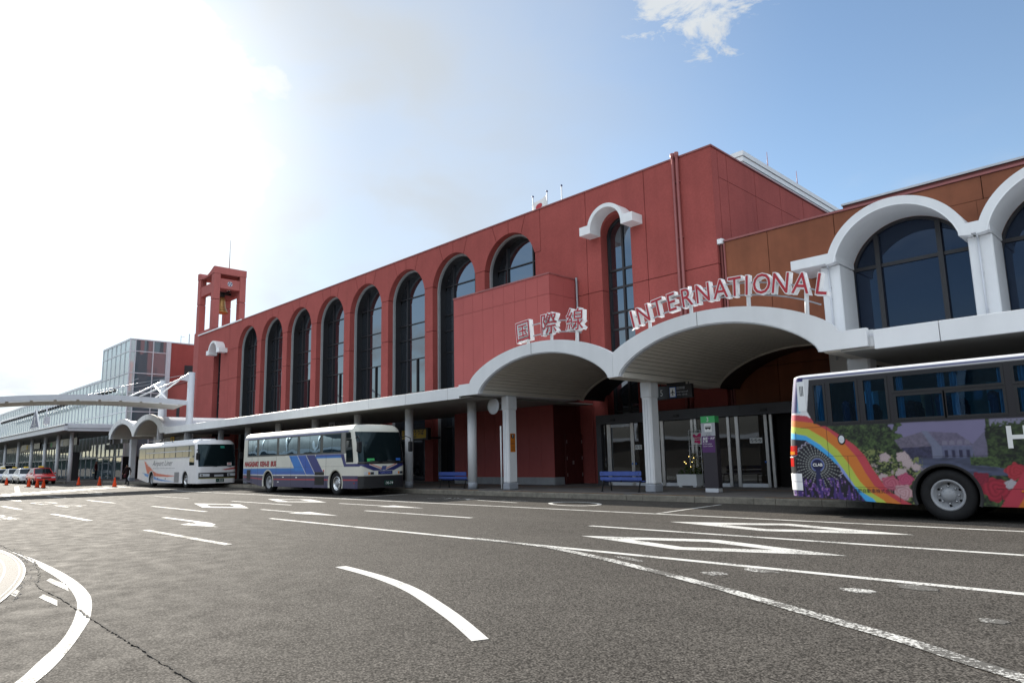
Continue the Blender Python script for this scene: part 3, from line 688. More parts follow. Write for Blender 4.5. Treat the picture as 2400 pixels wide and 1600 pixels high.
# ------- arched windows
def clip_col(cx, R, x0, x1, z0, zs):
    """column of an arched opening between x0 and x1 from z0 up to the arch"""
    n = 8; top = []
    for k in range(n + 1):
        x = x1 + (x0 - x1) * k / n; top.append((x, zs + math.sqrt(max(0, R * R - (x - cx) ** 2))))
    return [(x0, z0), (x1, z0)] + top
def pane(poly, y, parent, m=GLASS, name='pane', tilt=.004):
    xs = [p[0] for p in poly]; zs_ = [p[1] for p in poly]; cx, cz = sum(xs) / len(xs), sum(zs_) / len(zs_)
    tx, tz = random.uniform(-tilt, tilt), random.uniform(-tilt, tilt)
    b = MB(); b.poly([(x, y + (x - cx) * tx + (z - cz) * tz, z) for x, z in poly])
    return b.build(name, m, parent, recalc=False)
ROWS = [.2, 3.3, 5.62, 7.76, 9.07, 10.05, 11.80]
def arched_window(c):
    R = RA - .015; Ri = R - .10; GY_ = 26.04
    f = MB(); O = circ(c, ZS, R, 0, PI, 26); I = circ(c, ZS, Ri, 0, PI, 26)
    for k in range(26):
        f.prism_y([O[k], O[k + 1], I[k + 1], I[k]], YG - .16, YG - .01)
    f.box(c - R, c - Ri, YG - .16, YG - .01, .17, ZS); f.box(c + Ri, c + R, YG - .16, YG - .01, .17, ZS)
    fr = f.build('arched_window', LIGHTFRAME, term)
    t_ = MB()
    for k in range(26): t_.poly([(I[k][0], YG - .012, I[k][1]), (I[k + 1][0], YG - .012, I[k + 1][1]), (I[k + 1][0], GY_, I[k + 1][1]), (I[k][0], GY_, I[k][1])])
    for sx in (-1, 1): t_.poly([(c + sx * Ri, YG - .012, .17), (c + sx * Ri, GY_, .17), (c + sx * Ri, GY_, ZS), (c + sx * Ri, YG - .012, ZS)])
    t_.build('inner_reveal', BLACKM, fr, recalc=False)
    m = MB()
    for x in (-1.0, 1.0):
        zt = ZS + math.sqrt(Ri * Ri - 1.0); m.box(c + x - .04, c + x + .04, GY_ - .10, GY_ - .005, .17, zt)
    for z in ROWS[1:]:
        w = Ri if z < ZS else math.sqrt(Ri * Ri - (z - ZS) ** 2)
        m.box(c - w, c - 1.04, GY_ - .08, GY_ - .006, z - .028, z + .028); m.box(c - .96, c + .96, GY_ - .08, GY_ - .006, z - .028, z + .028); m.box(c + 1.04, c + w, GY_ - .08, GY_ - .006, z - .028, z + .028)
    m.box(c - .045, c + .045, GY_ - .09, GY_ - .006, ROWS[2] + .03, ROWS[3] - .03)
    m.build('mullion', DARKFRAME, fr)
    cols = [(-Ri, -1.0), (-1.0, 1.0), (1.0, Ri)]
    for (a, b_) in cols:
        for j in range(len(ROWS) - 1):
            z0, z1 = ROWS[j], ROWS[j + 1]
            if j == len(ROWS) - 2 and abs(a) != 1.0 or (j == len(ROWS) - 2 and b_ != 1.0):
                pass
            pane([(c + a, z0), (c + b_, z0), (c + b_, z1), (c + a, z1)] if not (j == 5 and (a < -1.01 or b_ > 1.01)) else
                 [(c + a * 1.0, z0), (c + b_ * 1.0, z0)] + [(c + q, min(z1, ZS + math.sqrt(max(0, Ri * Ri - q * q)))) for q in np.linspace(b_, a, 7)], GY_, fr)
        lim = math.sqrt(Ri * Ri - (ROWS[-1] - ZS) ** 2)
        a2, b2 = max(a, -lim), min(b_, lim)
        if b2 - a2 > .2: pane(clip_col(c, Ri, c + a2, c + b2, ROWS[-1], ZS), GY_, fr)
    return fr
for c in CEN: arched_window(c)
def slit_window(s0, s1, zs):
    cx, R = (s0 + s1) / 2, (s1 - s0) / 2 - .02; y = YG + .08
    f = MB(); O = circ(cx, zs, R, 0, PI, 16); I = circ(cx, zs, R - .06, 0, PI, 16)
    for k in range(16): f.prism_y([O[k], O[k + 1], I[k + 1], I[k]], y - .14, y)
    f.box(cx - R, cx - R + .06, y - .14, y, .17, zs); f.box(cx + R - .06, cx + R, y - .14, y, .17, zs)
    f.box(cx - .05, cx + .05, y - .10, y, .17, zs + R - .05)
    for z in (3.4, 5.6, 7.2, 8.0, 9.17, 10.03): f.box(cx - R + .06, cx + R - .06, y - .09, y - .002, z - .05, z + .05)
    fr = f.build('slit_window', DARKFRAME, term)
    for a, b_ in ((-R + .06, -.05), (.05, R - .06)):
        for z0, z1 in ((.2, 3.35), (3.45, 5.55), (5.65, 7.15), (7.25, 7.95), (8.05, 9.12), (9.22, 9.98)):
            pane([(cx + a, z0), (cx + b_, z0), (cx + b_, z1), (cx + a, z1)], y - .03, fr, GLASS)
        pane(clip_col(cx, R - .06, cx + a, cx + b_, 10.08, zs), y - .03, fr, GLASS)
    MB().box(s0, s1, y + .012, y + .02, .17, zs).build('unlit_backing', DARKVOID, fr)  # dark sheet standing in for the unlit room behind the panes
slit_window(-19.5, -17.77, 11.66); slit_window(-66.15, -64.5, 11.55)
def hood(xc, zb, s=1.0, name='window_hood'):
    """white round-arched hood with stub ends over a slit"""
    r0, r1, ear = .88 * s, 1.06 * s, .46 * s; y0, y1 = 24.32, YF - .002; b = MB(); h = .36 * s
    O = circ(xc, zb + h * .25, r1, 0, PI, 24); I = circ(xc, zb + h * .25, r0, 0, PI, 24)
    for k in range(24): b.prism_y([O[k], O[k + 1], I[k + 1], I[k]], y0, y1)
    b.box(xc - r1 - ear, xc - r0, y0 + .003, y1, zb - .05, zb + h); b.box(xc + r0, xc + r1 + ear, y0 + .003, y1, zb - .05, zb + h)
    o = b.build(name, WHITE2, term); return o
hood(-18.62, 11.72); hood(-64.55, 11.62)
# drainpipes near the corner
for x in (-15.30, -15.10):
    b = MB(); b.tube([(x, YF - .11, .2), (x, YF - .11, 14.28)], .065, 10); b.lathe([(.065, 14.1), (.10, 14.18), (.10, 14.34), (.02, 14.36)], (x, YF - .11, 0), 'z', 12)
    for z in (1.5, 4.5, 7.5, 10.5, 13): b.box(x - .08, x + .08, YF - .13, YF - .003, z, z + .05)
    b.build('drainpipe', COPING, term)
# projecting clad bay beside the entrance
BX0, BX1, BY, BZ = -28.08, -21.1, 23.15, 9.86
n = 9; w = (BX1 - BX0) / n
bay = MB().box(BX0 + .03, BX1 - .03, BY + .03, YF - .01, .17, BZ - .05).build('projecting_bay', REDDARK, term)
for k in range(n):
    x0, x1 = BX0 + k * w + .006, BX0 + (k + 1) * w - .006
    MB().box(x0, x1, BY, BY + .028, 8.93, BZ).build('cladding_panel', RED2, bay)
    MB().box(x0, x1, BY, BY + .028, .50, 8.915).build('cladding_panel', RED2, bay)
for k in range(2):
    y0, y1 = BY + .032 + k * .96 + .004, BY + .032 + (k + 1) * .96 - .004
    MB().box(BX1 - .028, BX1, y0, y1, 8.93, BZ).build('cladding_panel', RED2, bay)
    MB().box(BX1 - .028, BX1, y0, y1, 4.6, 8.915).build('cladding_panel', RED2, bay)
MB().box(BX0 - .03, BX1 + .04, BY - .04, YF - .02, BZ + .002, BZ + .07).build('coping', COPING, bay)
b = MB(); x = BX0
while x < BX1 - .2:
    b.box(x + .008, min(x + 1.45, BX1 + .02) - .008, BY - .03, BY + .02, .172, .50); x += 1.45
b.box(BX1 - .02, BX1 + .03, BY + .022, BY + .62, .172, .50); b.build('plinth', GREYPANEL, bay)
MB().tube([(-20.98, YF - .12, 9.95), (-20.98, YF - .12, 4.4)], .05, 8).build('drainpipe', STEEL, term)
d = MB(); d.bbox(-21.1 + .002, -21.04, 23.86, 25.05, .18, 2.42, .006); dr = d.build('service_door', REDDARK, term, label='maroon steel service door beside the plinth')
MB().box(-21.038, -21.02, 23.9, 24.44, .24, 2.36).build('door_leaf', REDDARK, dr); MB().box(-21.038, -21.02, 24.46, 25.0, .24, 2.36).build('door_leaf', REDDARK, dr)
b = MB(); b.box(-21.02, -20.97, 24.30, 24.36, 1.05, 1.22); [b.box(-21.02, -21.0, y, y + .03, z, z + .16) for y in (23.91, 24.96) for z in (.5, 1.25, 2.0)]; b.build('handle', SILVER, dr)
# plant room on the roof
pen = MB().box(-34, -15.6, 32.1, 58, 13.9, 15.9).build('plant_room', WHITE2, term)
for k in range(3): MB().box(-34.1 - .05 * k, -15.5 + .05 * k, 32.0 - .05 * k, 58.1, 15.9 + k * .28 + .01, 16.16 + k * .28).build('fascia_band', WHITE2, pen)
MB().box(-19, -17.6, 44.6, 46, 16.7, 17.25).build('vent_box', PALEGREY, pen)
for y in (35.5, 39.3):
    a = MB().tube([(-15.75, y, 16.72), (-15.75, y, 17.85)], [.03, .012], 6); a.build('antenna', COPING, pen)
for k, x in enumerate((-28.5, -27.3, -26.1)):
    o = thing('flagpole', (x, 30, 13.98), ('flagpole behind the white flag, leftmost of three', 'middle flagpole that carries the white flag', 'bare flagpole right of the flag')[k], 'flagpole', 'flagpoles on the terminal roof')
    MB().tube([(x, 30, 13.98), (x, 30, 17.55)], .04, 8).build('pole', PALEGREY, o)
    MB().lathe([(.0, 17.53), (.06, 17.55), (.07, 17.6), (.04, 17.65), (0, 17.67)], (x, 30, 0), 'z', 12).build('finial', SIGNNAVY, o)
b = MB(); nx, nz_ = 14, 9; fv = []; ff = []
for i in range(nx + 1):
    for j in range(nz_ + 1):
        u, v = i / nx, j / nz_
        fv.append((-27.34 - 1.25 * u, 30 + .10 * math.sin(u * 6 + v), 17.40 - .85 * v - .42 * u ** 1.3 + .03 * math.sin(u * 9)))
for i in range(nx):
    for j in range(nz_): ff.append((i * (nz_ + 1) + j, (i + 1) * (nz_ + 1) + j, (i + 1) * (nz_ + 1) + j + 1, i * (nz_ + 1) + j + 1))
fl = thing('flag', (-27.26, 30, 17.0), 'white flag with a red disc flying above the roof edge', 'flag')
MB().faces(fv, ff, 0, True).build('cloth', FLAGW, fl)
dv = [(-27.34 - 1.25 * u, 30 - .03 + .10 * math.sin(u * 6 + v), 17.40 - .85 * v - .42 * u ** 1.3 + .03 * math.sin(u * 9)) for u, v in [(.5, .5)] + [(.5 + .16 * math.cos(t * PI / 12), .5 + .25 * math.sin(t * PI / 12)) for t in range(24)]]
MB().faces(dv, [(0, 1 + k, 1 + (k + 1) % 24) for k in range(24)]).build('red_disc', LETRED, fl)

# ================================================================== orange wing on the right
wing = thing('terminal_wing', (-2, 27, 0), 'lower orange metal wing with big white-hooded arched windows', 'building')
YW = 25.28
def wpan(x0, x1, z0, z1, m=ORANGE): MB().box(x0 + .012, x1 - .012, YW, YW + .06, z0 + .01, z1 - .01).build('wall_panel', m, wing)
WXS = [-13.3, -11.47, -8.95, -4.36, -.0, 4.4, 8.8, 13.2]
for k in range(len(WXS) - 1):
    if k < 2: wpan(WXS[k], WXS[k + 1], 4.66, 9.92); wpan(WXS[k], WXS[k + 1], .17, 4.66)
    else: wpan(WXS[k], WXS[k + 1], 9.16, 9.92)
WC, WR, WZ = -6.62, 1.90, 7.25
def wing_arch_panel(c):
    xl, xr = c - 2.33, c + 2.07
    A = circ(c, WZ, WR, PI, 0, 20)
    MB().prism_y([(xl, 4.3), (c - WR, 4.3)] + A + [(c + WR, 4.3), (xr, 4.3), (xr, 9.155), (xl, 9.155)], YW, YW + .3).build('wall_panel', ORANGE, wing)
    f = MB(); O = circ(c, WZ, WR - .005, 0, PI, 24); I = circ(c, WZ, WR - .10, 0, PI, 24); y0, y1 = YW + .02, YW + .14
    for k in range(24): f.prism_y([O[k], O[k + 1], I[k + 1], I[k]], y0, y1)
    f.box(c - WR, c - WR + .1, y0, y1, 4.3, WZ); f.box(c + WR - .1, c + WR, y0, y1, 4.3, WZ)
    for x in (-.98, .92): f.box(c + x - .075, c + x + .075, y0 - .06, y1, 4.3, WZ + math.sqrt((WR - .1) ** 2 - x * x))
    f.box(c - WR + .1, c - 1.055, y0 + .01, y1, 7.62, 7.74); f.box(c - .905, c + .845, y0 + .01, y1, 7.62, 7.74); f.box(c + .995, c + WR - .1, y0 + .01, y1, 7.62, 7.74)
    f.box(c - WR + .1, c + WR - .1, y0 + .012, y1, 5.35, 5.5)
    fr = f.build('arched_window', DARKFRAME, wing)
    for a, b_ in ((-WR + .1, -.98), (-.98, .92), (.92, WR - .1)):
        pane([(c + a, 4.3), (c + b_, 4.3), (c + b_, 7.66), (c + a, 7.66)], YW + .10, fr, GLASSW, tilt=.006)
        pane(clip_col(c, WR - .1, c + max(a, -1.75), c + min(b_, 1.75), 7.7, WZ), YW + .10, fr, GLASSW, tilt=.006)
def wing_hood(c):
    y0, y1 = 23.6, YW - .003; b = MB(); r0, r1 = WR, WR + .27
    a0 = math.asin((7.68 - WZ) / r0)
    O = circ(c, WZ, r1, a0 * .8, PI - a0 * .8, 40); I = circ(c, WZ, r0, a0, PI - a0, 40)
    for k in range(40): b.prism_y([O[k], O[k + 1], I[k + 1], I[k]], y0, y1)
    h = b.build('arch_hood', WHITE, wing)
    rm = MB(); O2 = circ(c, WZ, r0 + .03, a0, PI - a0, 40); I2 = circ(c, WZ, r0 - .012, a0, PI - a0, 40)
    for k in range(40): rm.prism_y([O2[k], O2[k + 1], I2[k + 1], I2[k]], y0 - .02, y0 - .002)
    rm.build('rim', WHITE2, h)
for k in range(4):
    c = WC + 4.39 * k; wing_arch_panel(c); wing_hood(c)
def wing_pilaster(x0, x1, left_ear):
    b = MB(); b.bbox(x0, x1, 23.92, YW - .004, .17, 7.66, .03); p = b.build('pilaster', WHITE, wing)
    cpb = MB(); cpb.bbox(x0 - (.90 if left_ear else .16), x1 + .02, 23.605, YW - .005, 7.69, 8.03, .012); cpb.build('cap_block', WHITE, p)
    d = MB(); xm = x0 + .28; d.tube([(xm, 23.86, 7.62), (xm, 23.86, 4.4)], .028, 8); d.tube([(xm, 23.70, 7.9), (xm, 23.74, 7.66), (xm, 23.86, 7.60)], .024, 8)
    [d.box(xm - .04, xm + .04, 23.84, 23.915, z, z + .03) for z in (6.9, 6.5, 5.4)]; d.build('downpipe', PALEGREY, p)
for k in range(4):
    c = WC + 4.39 * k
    wing_pilaster(c - 2.43, c - 1.80, k == 0)
MB().box(-13.3, 14, YW - .05, YW + .35, 9.925, 10.0).build('coping', COPING, wing)
MB().box(-13.55, -13.32, YW - .16, YW + .2, 9.86, 10.06).build('gutter_end', WHITE2, wing)
MB().box(-13.46, -13.38, YW - .04, YW + .04, .17, 9.86).build('drainpipe', DARKRED, wing); MB().tube([(-13.30, YW - .03, .17), (-13.30, YW - .03, 9.86)], .04, 8).build('drainpipe', COPING, wing)
MB().box(-13.28, 14, YW + .36, 44, .17, 9.9).build('wall_core', DARKVOID, wing)
MB().box(-9.2, 14, 27.1, 27.3, 9.95, 10.74).build('upper_parapet', DARKRED, wing); MB().box(-9.24, 14, 27.04, 27.4, 10.742, 10.82).build('coping', PALEGREY, wing)
# beige lower wall behind the rainbow bus
MB().box(-9.0, 14, 25.05, 25.27, .17, 3.7).build('lower_wall', mat('beige lower wall', (.34, .31, .25), .7, .08, 1), wing)
# ================================================================== white canopy along the front
can = thing('entrance_canopy', (-36, 19, 0), 'long white canopy with round arches over the bus stops', 'canopy')
YC = 17.35; ZB, ZT = 3.73, 4.19
def fascia(x0, x1, zb=ZB, zt=ZT, y=YC):
    return MB().bbox(x0 + .008, x1 - .008, y, y + .10, zb, zt, .008).build('fascia_panel', WHITE, can)
xs = [-54.5, -53.0] + [-50.1 + 2.862 * k for k in range(11)] + [-20.75]
xs = sorted(set([x for x in xs if x <= -20.7]))
for a, b_ in zip(xs[:-1], xs[1:]): fascia(a, b_)
for a, b_ in ((-5.5, -4.12), (-4.12, -1.26), (-1.26, 1.6), (1.6, 4.46), (4.46, 7.3)): fascia(a, b_)
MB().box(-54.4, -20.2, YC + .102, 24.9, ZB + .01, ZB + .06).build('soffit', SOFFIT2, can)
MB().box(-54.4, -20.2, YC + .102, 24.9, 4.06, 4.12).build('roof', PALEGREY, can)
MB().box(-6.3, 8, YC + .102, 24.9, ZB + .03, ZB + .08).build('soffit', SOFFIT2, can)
MB().box(-6.3, 8, YC + .102, 24.9, 4.06, 4.12).build('roof', PALEGREY, can)
for k in range(26): MB().box(-2.6, -.2, 17.6 + k * .22, 17.6 + k * .22 + .17, ZB - .02, ZB + .025).build('soffit_slat', SOFFIT, can)
def mixarc(a, h, base, u):
    """flattened arch: half way between an ellipse and a circle segment; u in -1..1"""
    R = (a * a + h * h) / (2 * h); c = math.sqrt(max(0, R * R - (a * u) ** 2)) - (R - h); e = h * math.sqrt(max(0, 1 - u * u)); return base + .5 * (c + e)
def us(n): return [math.sin(-PI / 2 + PI * k / n) for k in range(n + 1)]
def arch_pair(c1, c2, ear_l, ear_r):
    """two round arches that meet in a valley; c1 left centre, c2 right centre"""
    ai, hi_, ao, ho = 3.11, 1.18, 3.60, 1.14; n = 44; mid = (c1 + c2) / 2
    for c, side in ((c1, -1), (c2, 1)):
        b = MB(); U = us(n)
        inner = [(c + ai * u, mixarc(ai, hi_, 3.82, u)) for u in U]; outer = [(c + ao * u, mixarc(ao, ho, 4.26, u)) for u in U]
        # cut the outer curve at the valley
        clipped = []
        for (x, z), (xi, zi) in zip(outer, inner):
            if side < 0 and x > mid - .004: x = mid - .004; z = mixarc(ao, ho, 4.26, (x - c) / ao)
            if side > 0 and x < mid + .004: x = mid + .004; z = mixarc(ao, ho, 4.26, (x - c) / ao)
            clipped.append((x, z))
        for k in range(n): b.prism_y([inner[k], clipped[k], clipped[k + 1], inner[k + 1]][::-1], YC - .03, YC + .12)
        # foot in the valley and foot at the outer end
        if side < 0:
            b.prism_y([(inner[-1][0], 3.82), (mid - .004, 3.82), (mid - .004, clipped[-1][1])], YC - .03, YC + .12)
            b.prism_y([(c - ai - .02 - ear_l, 3.82), (c - ai, 3.82), (c - ao, 4.26), (c - ai - .02 - ear_l, 4.26)], YC - .029, YC + .12)
        else:
            b.prism_y([(mid + .004, 3.82), (inner[0][0], 3.82), (mid + .004, clipped[0][1])], YC - .03, YC + .12)
            b.prism_y([(c + ai, 3.82), (c + ai + .02 + ear_r, 3.82), (c + ai + .02 + ear_r, 4.26), (c + ao, 4.26)], YC - .029, YC + .12)
        ar = b.build('arch_fascia', WHITE, can)
        rim = MB(); i2 = [(c + (ai - .045) * u, mixarc(ai - .045, hi_ - .04, 3.825, u)) for u in U]
        for k in range(n): rim.prism_y([i2[k], inner[k], inner[k + 1], i2[k + 1]][::-1], YC + .01, YC + .16)
        rim.build('arch_rim', PALEGREY, ar)
        jx = c - .25; MB().box(jx, jx + .012, YC - .036, YC - .031, mixarc(ai, hi_, 3.82, -.08), mixarc(ao, ho, 4.26, -.07)).build('panel_joint', DARKFRAME, ar)
        # barrel vault: boards below, sheet above
        nb = 26; A = us(nb)
        L = [0]; P = [(c + (ai - .03) * u, mixarc(ai - .03, hi_, 3.83, u)) for u in us(200)]
        for p, q in zip(P[:-1], P[1:]): L.append(L[-1] + math.hypot(q[0] - p[0], q[1] - p[1]))
        def pos(s):
            s *= L[-1]; k = min(np.searchsorted(L, s), 200); k = max(k, 1); t = (s - L[k - 1]) / max(L[k] - L[k - 1], 1e-9)
            return (P[k - 1][0] + t * (P[k][0] - P[k - 1][0]), P[k - 1][1] + t * (P[k][1] - P[k - 1][1]))
        for k in range(40):
            p, q = pos((k + .07) / 40), pos((k + .93) / 40)
            nx_, nz_ = -(q[1] - p[1]), (q[0] - p[0]); ln = math.hypot(nx_, nz_); nx_, nz_ = nx_ / ln * .03, nz_ / ln * .03
            MB().prism_y([p, q, (q[0] + nx_, q[1] + nz_), (p[0] + nx_, p[1] + nz_)], YC + .165, 23.4).build('soffit_board', SOFFIT, can)
        t = MB(); m_ = 30; T = [(c + (ai + .30) * u, mixarc(ai + .30, ho + .08, 4.02, u)) for u in us(m_)]
        for k in range(m_): t.poly([(T[k][0], YC + .125, T[k][1]), (T[k + 1][0], YC + .125, T[k + 1][1]), (T[k + 1][0], 25.26, T[k + 1][1]), (T[k][0], 25.26, T[k][1])], 0, True)
        t.build('vault_roof', PALEGREY, can)
        u2 = MB(); T2 = [(c + (ai + .06) * u, mixarc(ai + .06, hi_ + .07, 3.86, u)) for u in us(m_)]
        for k in range(m_): u2.poly([(T2[k][0], YC + .17, T2[k][1]), (T2[k + 1][0], YC + .17, T2[k + 1][1]), (T2[k + 1][0], 25.24, T2[k + 1][1]), (T2[k][0], 25.24, T2[k][1])], 0, True)
        u2.build('vault_backing', DARKFRAME, can)
        e = MB(); Q = us(30)
        for k in range(30):
            a, b2 = Q[k], Q[k + 1]
            e.prism_y([(c + (ai - .05) * a, mixarc(ai - .05, hi_ - .02, 3.80, a)), (c + (ai - .05) * b2, mixarc(ai - .05, hi_ - .02, 3.80, b2)), (c + (ai + .1) * b2, mixarc(ai + .1, hi_ + .1, 3.84, b2)), (c + (ai + .1) * a, mixarc(ai + .1, hi_ + .1, 3.84, a))], 23.405, 23.5)
        e.build('vault_end_rim', SOFFIT, can)
    # beam under the valley and under both ends
    MB().box(mid - .28, mid + .28, YC + .13, 23.4, 3.80, 3.95).build('valley_beam', SOFFIT, can)
arch_pair(-16.50, -9.875, 1.12, 1.12)
arch_pair(-65.2, -58.58, .35, 1.0)
MB().box(-20.74, -19.62, YC + .12, 23.1, 3.82, 4.22).build('end_beam', WHITE, can); MB().box(-6.74, -5.53, YC + .12, 24.9, 3.82, 4.22).build('end_beam', WHITE, can)
MB().box(-6.7, -5.6, YC + .13, 23.5, 3.79, 3.82).build('soffit', SOFFIT, can)
def round_col(x, y=19.0):
    b = MB(); b.cyl((x, y), .19, .44, 3.80, 24); c = b.build('round_column', COLWHITE, can)
    MB().cyl((x, y), .195, .17, .44, 24).build('column_base', COLBASE, c)
    return c
rc = round_col(-21.91)
for x in (-26.35, -30.77, -35.14, -39.56, -43.85, -48.2): dup(rc, (x + 21.91, 0, 0))
def pier(x0, x1, y0, y1):
    b = MB(); b.bbox(x0, x1, y0, y1, .42, 3.84, .05); b.bbox(x0 - .025, x1 + .025, y0 - .025, y1 + .025, 3.25, 3.83, .05); c = b.build('arch_column', COLWHITE, can)
    b = MB(); b.bbox(x0 - .01, x1 + .01, y0 - .01, y1 + .01, .17, .43, .03); b.build('column_base', COLBASE, c)
    g = MB(); [g.box(x0 + t * (x1 - x0) - .004, x0 + t * (x1 - x0) + .004, y0 - .004, y0 + .004, .45, 3.2) for t in (.35, .62)]; g.build('column_joint', COLBASE, c)
pier(-19.90, -19.56, 18.82, 19.32); pier(-13.53, -13.16, 19.25, 19.72); pier(-6.82, -6.28, 19.3, 19.8)
pier(-62.1, -61.7, 19.0, 19.5); pier(-55.2, -54.8, 19.0, 19.5); pier(-68.6, -68.2, 19.0, 19.5)
MB().tube([(-20.02, 18.86, .2), (-20.02, 18.86, 2.65)], .03, 8).build('conduit', WHITE2, can)
# orange sticker with arrow on the first arch column
s = thing('wall_sticker', (-19.56, 19.0, 1.65), 'orange notice with a white arrow stuck on the arch column', 'notice')
MB().box(-19.559, -19.554, 18.93, 19.20, 1.62, 2.34).build('sheet', ORSTICK, s)
b = MB(); b.poly([(-19.552, 19.065 + .085 * math.cos(t * PI / 10), 2.23 + .085 * math.sin(t * PI / 10)) for t in range(20)]); b.build('roundel', SIGNBLACK, s)
b = MB(); b.poly([(-19.55, 19.055, 2.17), (-19.55, 19.075, 2.17), (-19.55, 19.075, 2.25), (-19.55, 19.1, 2.25), (-19.55, 19.065, 2.295), (-19.55, 19.03, 2.25), (-19.55, 19.055, 2.25)]); b.build('arrow', SIGNWHITE, s)
b = MB(); [b.box(-19.553, -19.551, 18.96, 19.17, z, z + h) for z, h in ((2.02, .012), (1.93, .03), (1.86, .008), (1.80, .012), (1.75, .01), (1.70, .01))]; b.build('text_lines', REDDARK, s)
# convex mirror seen from behind
m_ = thing('traffic_mirror', (-20.1, 18.9, 3.5), 'round convex mirror on the arch column seen from behind', 'mirror')
MB().lathe([(0, -.03), (.2, -.025), (.30, .0), (.33, .03), (.33, .05), (.30, .05), (0, .09)], (-20.35, 18.75, 3.46), 'y', 28).build('disc', PALEGREY, m_)
MB().tube([(-20.35, 18.82, 3.56), (-19.9, 18.95, 3.56)], .02, 8).tube([(-20.35, 18.82, 3.30), (-19.9, 18.95, 3.30)], .02, 8).build('bracket', STEEL, m_)

# ================================================================== roof lettering
def extruded_letter(ch, h, depth, cap=.70):
    """one box letter: white body with a red face, origin at the bottom centre, facing -y"""
    v, f = text_mesh(ch, h / cap, extrude=0, offset=.0); return v, f
def sign_letter(ch, parent, x, z, ang, h, name, cap=.73, sx=1.0, dy=0.0, base=0.0):
    size = h / cap; y0 = 17.5 + dy; ca, sa = math.cos(ang), math.sin(ang)
    def place(verts, off):
        return [(x + (p[0] * ca - (p[1] - base) * sa), y0 + off + p[2], z + (p[0] * sa + (p[1] - base) * ca)) for p in verts]
    v, f = text_mesh(ch, size, extrude=.10, offset=.024, sx=sx)
    # body: glyph plane x/z, thickness along +y
    vb = [(a, b_, c + .10) for a, b_, c in v]; body = MB().faces(place(vb, 0), f).build(name, LETWHITE, parent)
    v, f = text_mesh(ch, size, extrude=.004, offset=-.001, sx=sx)
    MB().faces(place([(a, b_, -c - .006) for a, b_, c in v], 0), f).build('red_face', LETRED, body)
sg = thing('roof_sign', (-9.6, 17.5, 5.4), 'red and white letters INTERNATIONAL standing on the larger arch', 'sign')
for ch, x, z, a in (('I', -12.42, 5.32, 12.8), ('N', -12.01, 5.41, 11.5), ('T', -11.48, 5.53, 9.5), ('E', -11.01, 5.61, 7.5), ('R', -10.5, 5.66, 5.5), ('N', -9.97, 5.69, 2.5), ('A', -9.42, 5.70, -.5), ('T', -9.0, 5.68, -2.6), ('I', -8.65, 5.65, -4.6), ('O', -8.23, 5.61, -6.5), ('N', -7.73, 5.53, -9.4), ('A', -7.2, 5.42, -12), ('L', -6.69, 5.30, -13.0)):
    sign_letter(ch, sg, x, z, math.radians(a), .575, 'letter', sx=.86)
def arcline(x0, x1, z, n=14):   # follows the crown of the right arch
    return [(x0 + (x1 - x0) * k / n, 17.66, z + mixarc(3.6, 1.14, 0, (x0 + (x1 - x0) * k / n + 9.875) / 3.6)) for k in range(n + 1)]
for zz in (4.63, 4.98): MB().tube(arcline(-12.6, -6.75, zz), .022, 6).build('rail', STEEL, sg)
for x, lean in ((-11.9, .06), (-10.45, .03), (-8.66, 0), (-7.1, -.07)):
    zb = mixarc(3.6, 1.14, 4.24, (x + 9.875) / 3.6)
    MB().box(-.05, .05, -.05, .05, 0, 1).build('post', WHITE2, sg) if False else MB().tube([(x, 17.6, zb - .05), (x - lean * .5, 17.64, zb + .9)], .055, 6).build('post', WHITE2, sg)
kj = thing('roof_sign', (-16.0, 17.5, 5.5), 'red and white Japanese characters standing on the smaller arch', 'sign')
for ch, x, z, a in (('国', -17.28, 5.56, 5), ('際', -16.04, 5.64, 1), ('線', -14.86, 5.60, -4)):
    sign_letter(ch, kj, x, z, math.radians(a), .70, 'character', cap=.86, base=-.06)
for zz in (4.58, 4.98): MB().tube([(x, 17.66, zz + mixarc(3.6, 1.14, 0, (x + 16.5) / 3.6)) for x in np.linspace(-17.4, -14.7, 9)], .022, 6).build('rail', STEEL, kj)
for x in (-17.15, -16.0, -14.85):
    zb = mixarc(3.6, 1.14, 4.24, (x + 16.5) / 3.6); MB().tube([(x, 17.6, zb - .05), (x, 17.64, zb + .9)], .055, 6).build('post', WHITE2, kj)

# ================================================================== glazed entrance
ent = thing('entrance_vestibule', (-14.6, 24, .17), 'dark glazed entrance with steel sliding doors', 'entrance')
YD = 23.6
hd = MB().bbox(-18.92, -10.3, YD - .12, YD + .2, 2.72, 3.12, .01).build('header', HEADER, ent)
for x in (-15.7, -13.98, -12.2): MB().box(x - .006, x + .006, YD - .126, YD - .12, 2.73, 3.11).build('panel_joint', BLACKM, hd)
for x in (-18.0, -11.3, -14.9): MB().bbox(x - .12, x + .12, YD - .18, YD - .121, 2.84, 2.92, .01).build('sensor', BLACKM, hd)
MB().box(-18.92, -18.66, YD - .11, YD + .2, .17, 2.72).build('jamb', HEADER, ent); MB().box(-18.92, -18.72, YD + .2, 25.08, .17, 3.1).build('side_wall', HEADER, ent)
MB().box(-18.9, -10.3, YD + .2, 25.08, 3.02, 3.1).build('roof', HEADER, ent)
for x0, x1 in ((-18.41, -18.22), (-17.18, -17.02), (-15.72, -15.57), (-14.34, -14.22), (-14.19, -14.07), (-12.82, -12.70), (-12.49, -12.35), (-11.37, -11.25), (-11.17, -11.06)):
    MB().bbox(x0, x1, YD - .05, YD + .06, .17, 2.72, .012).build('post', SILVER, ent)
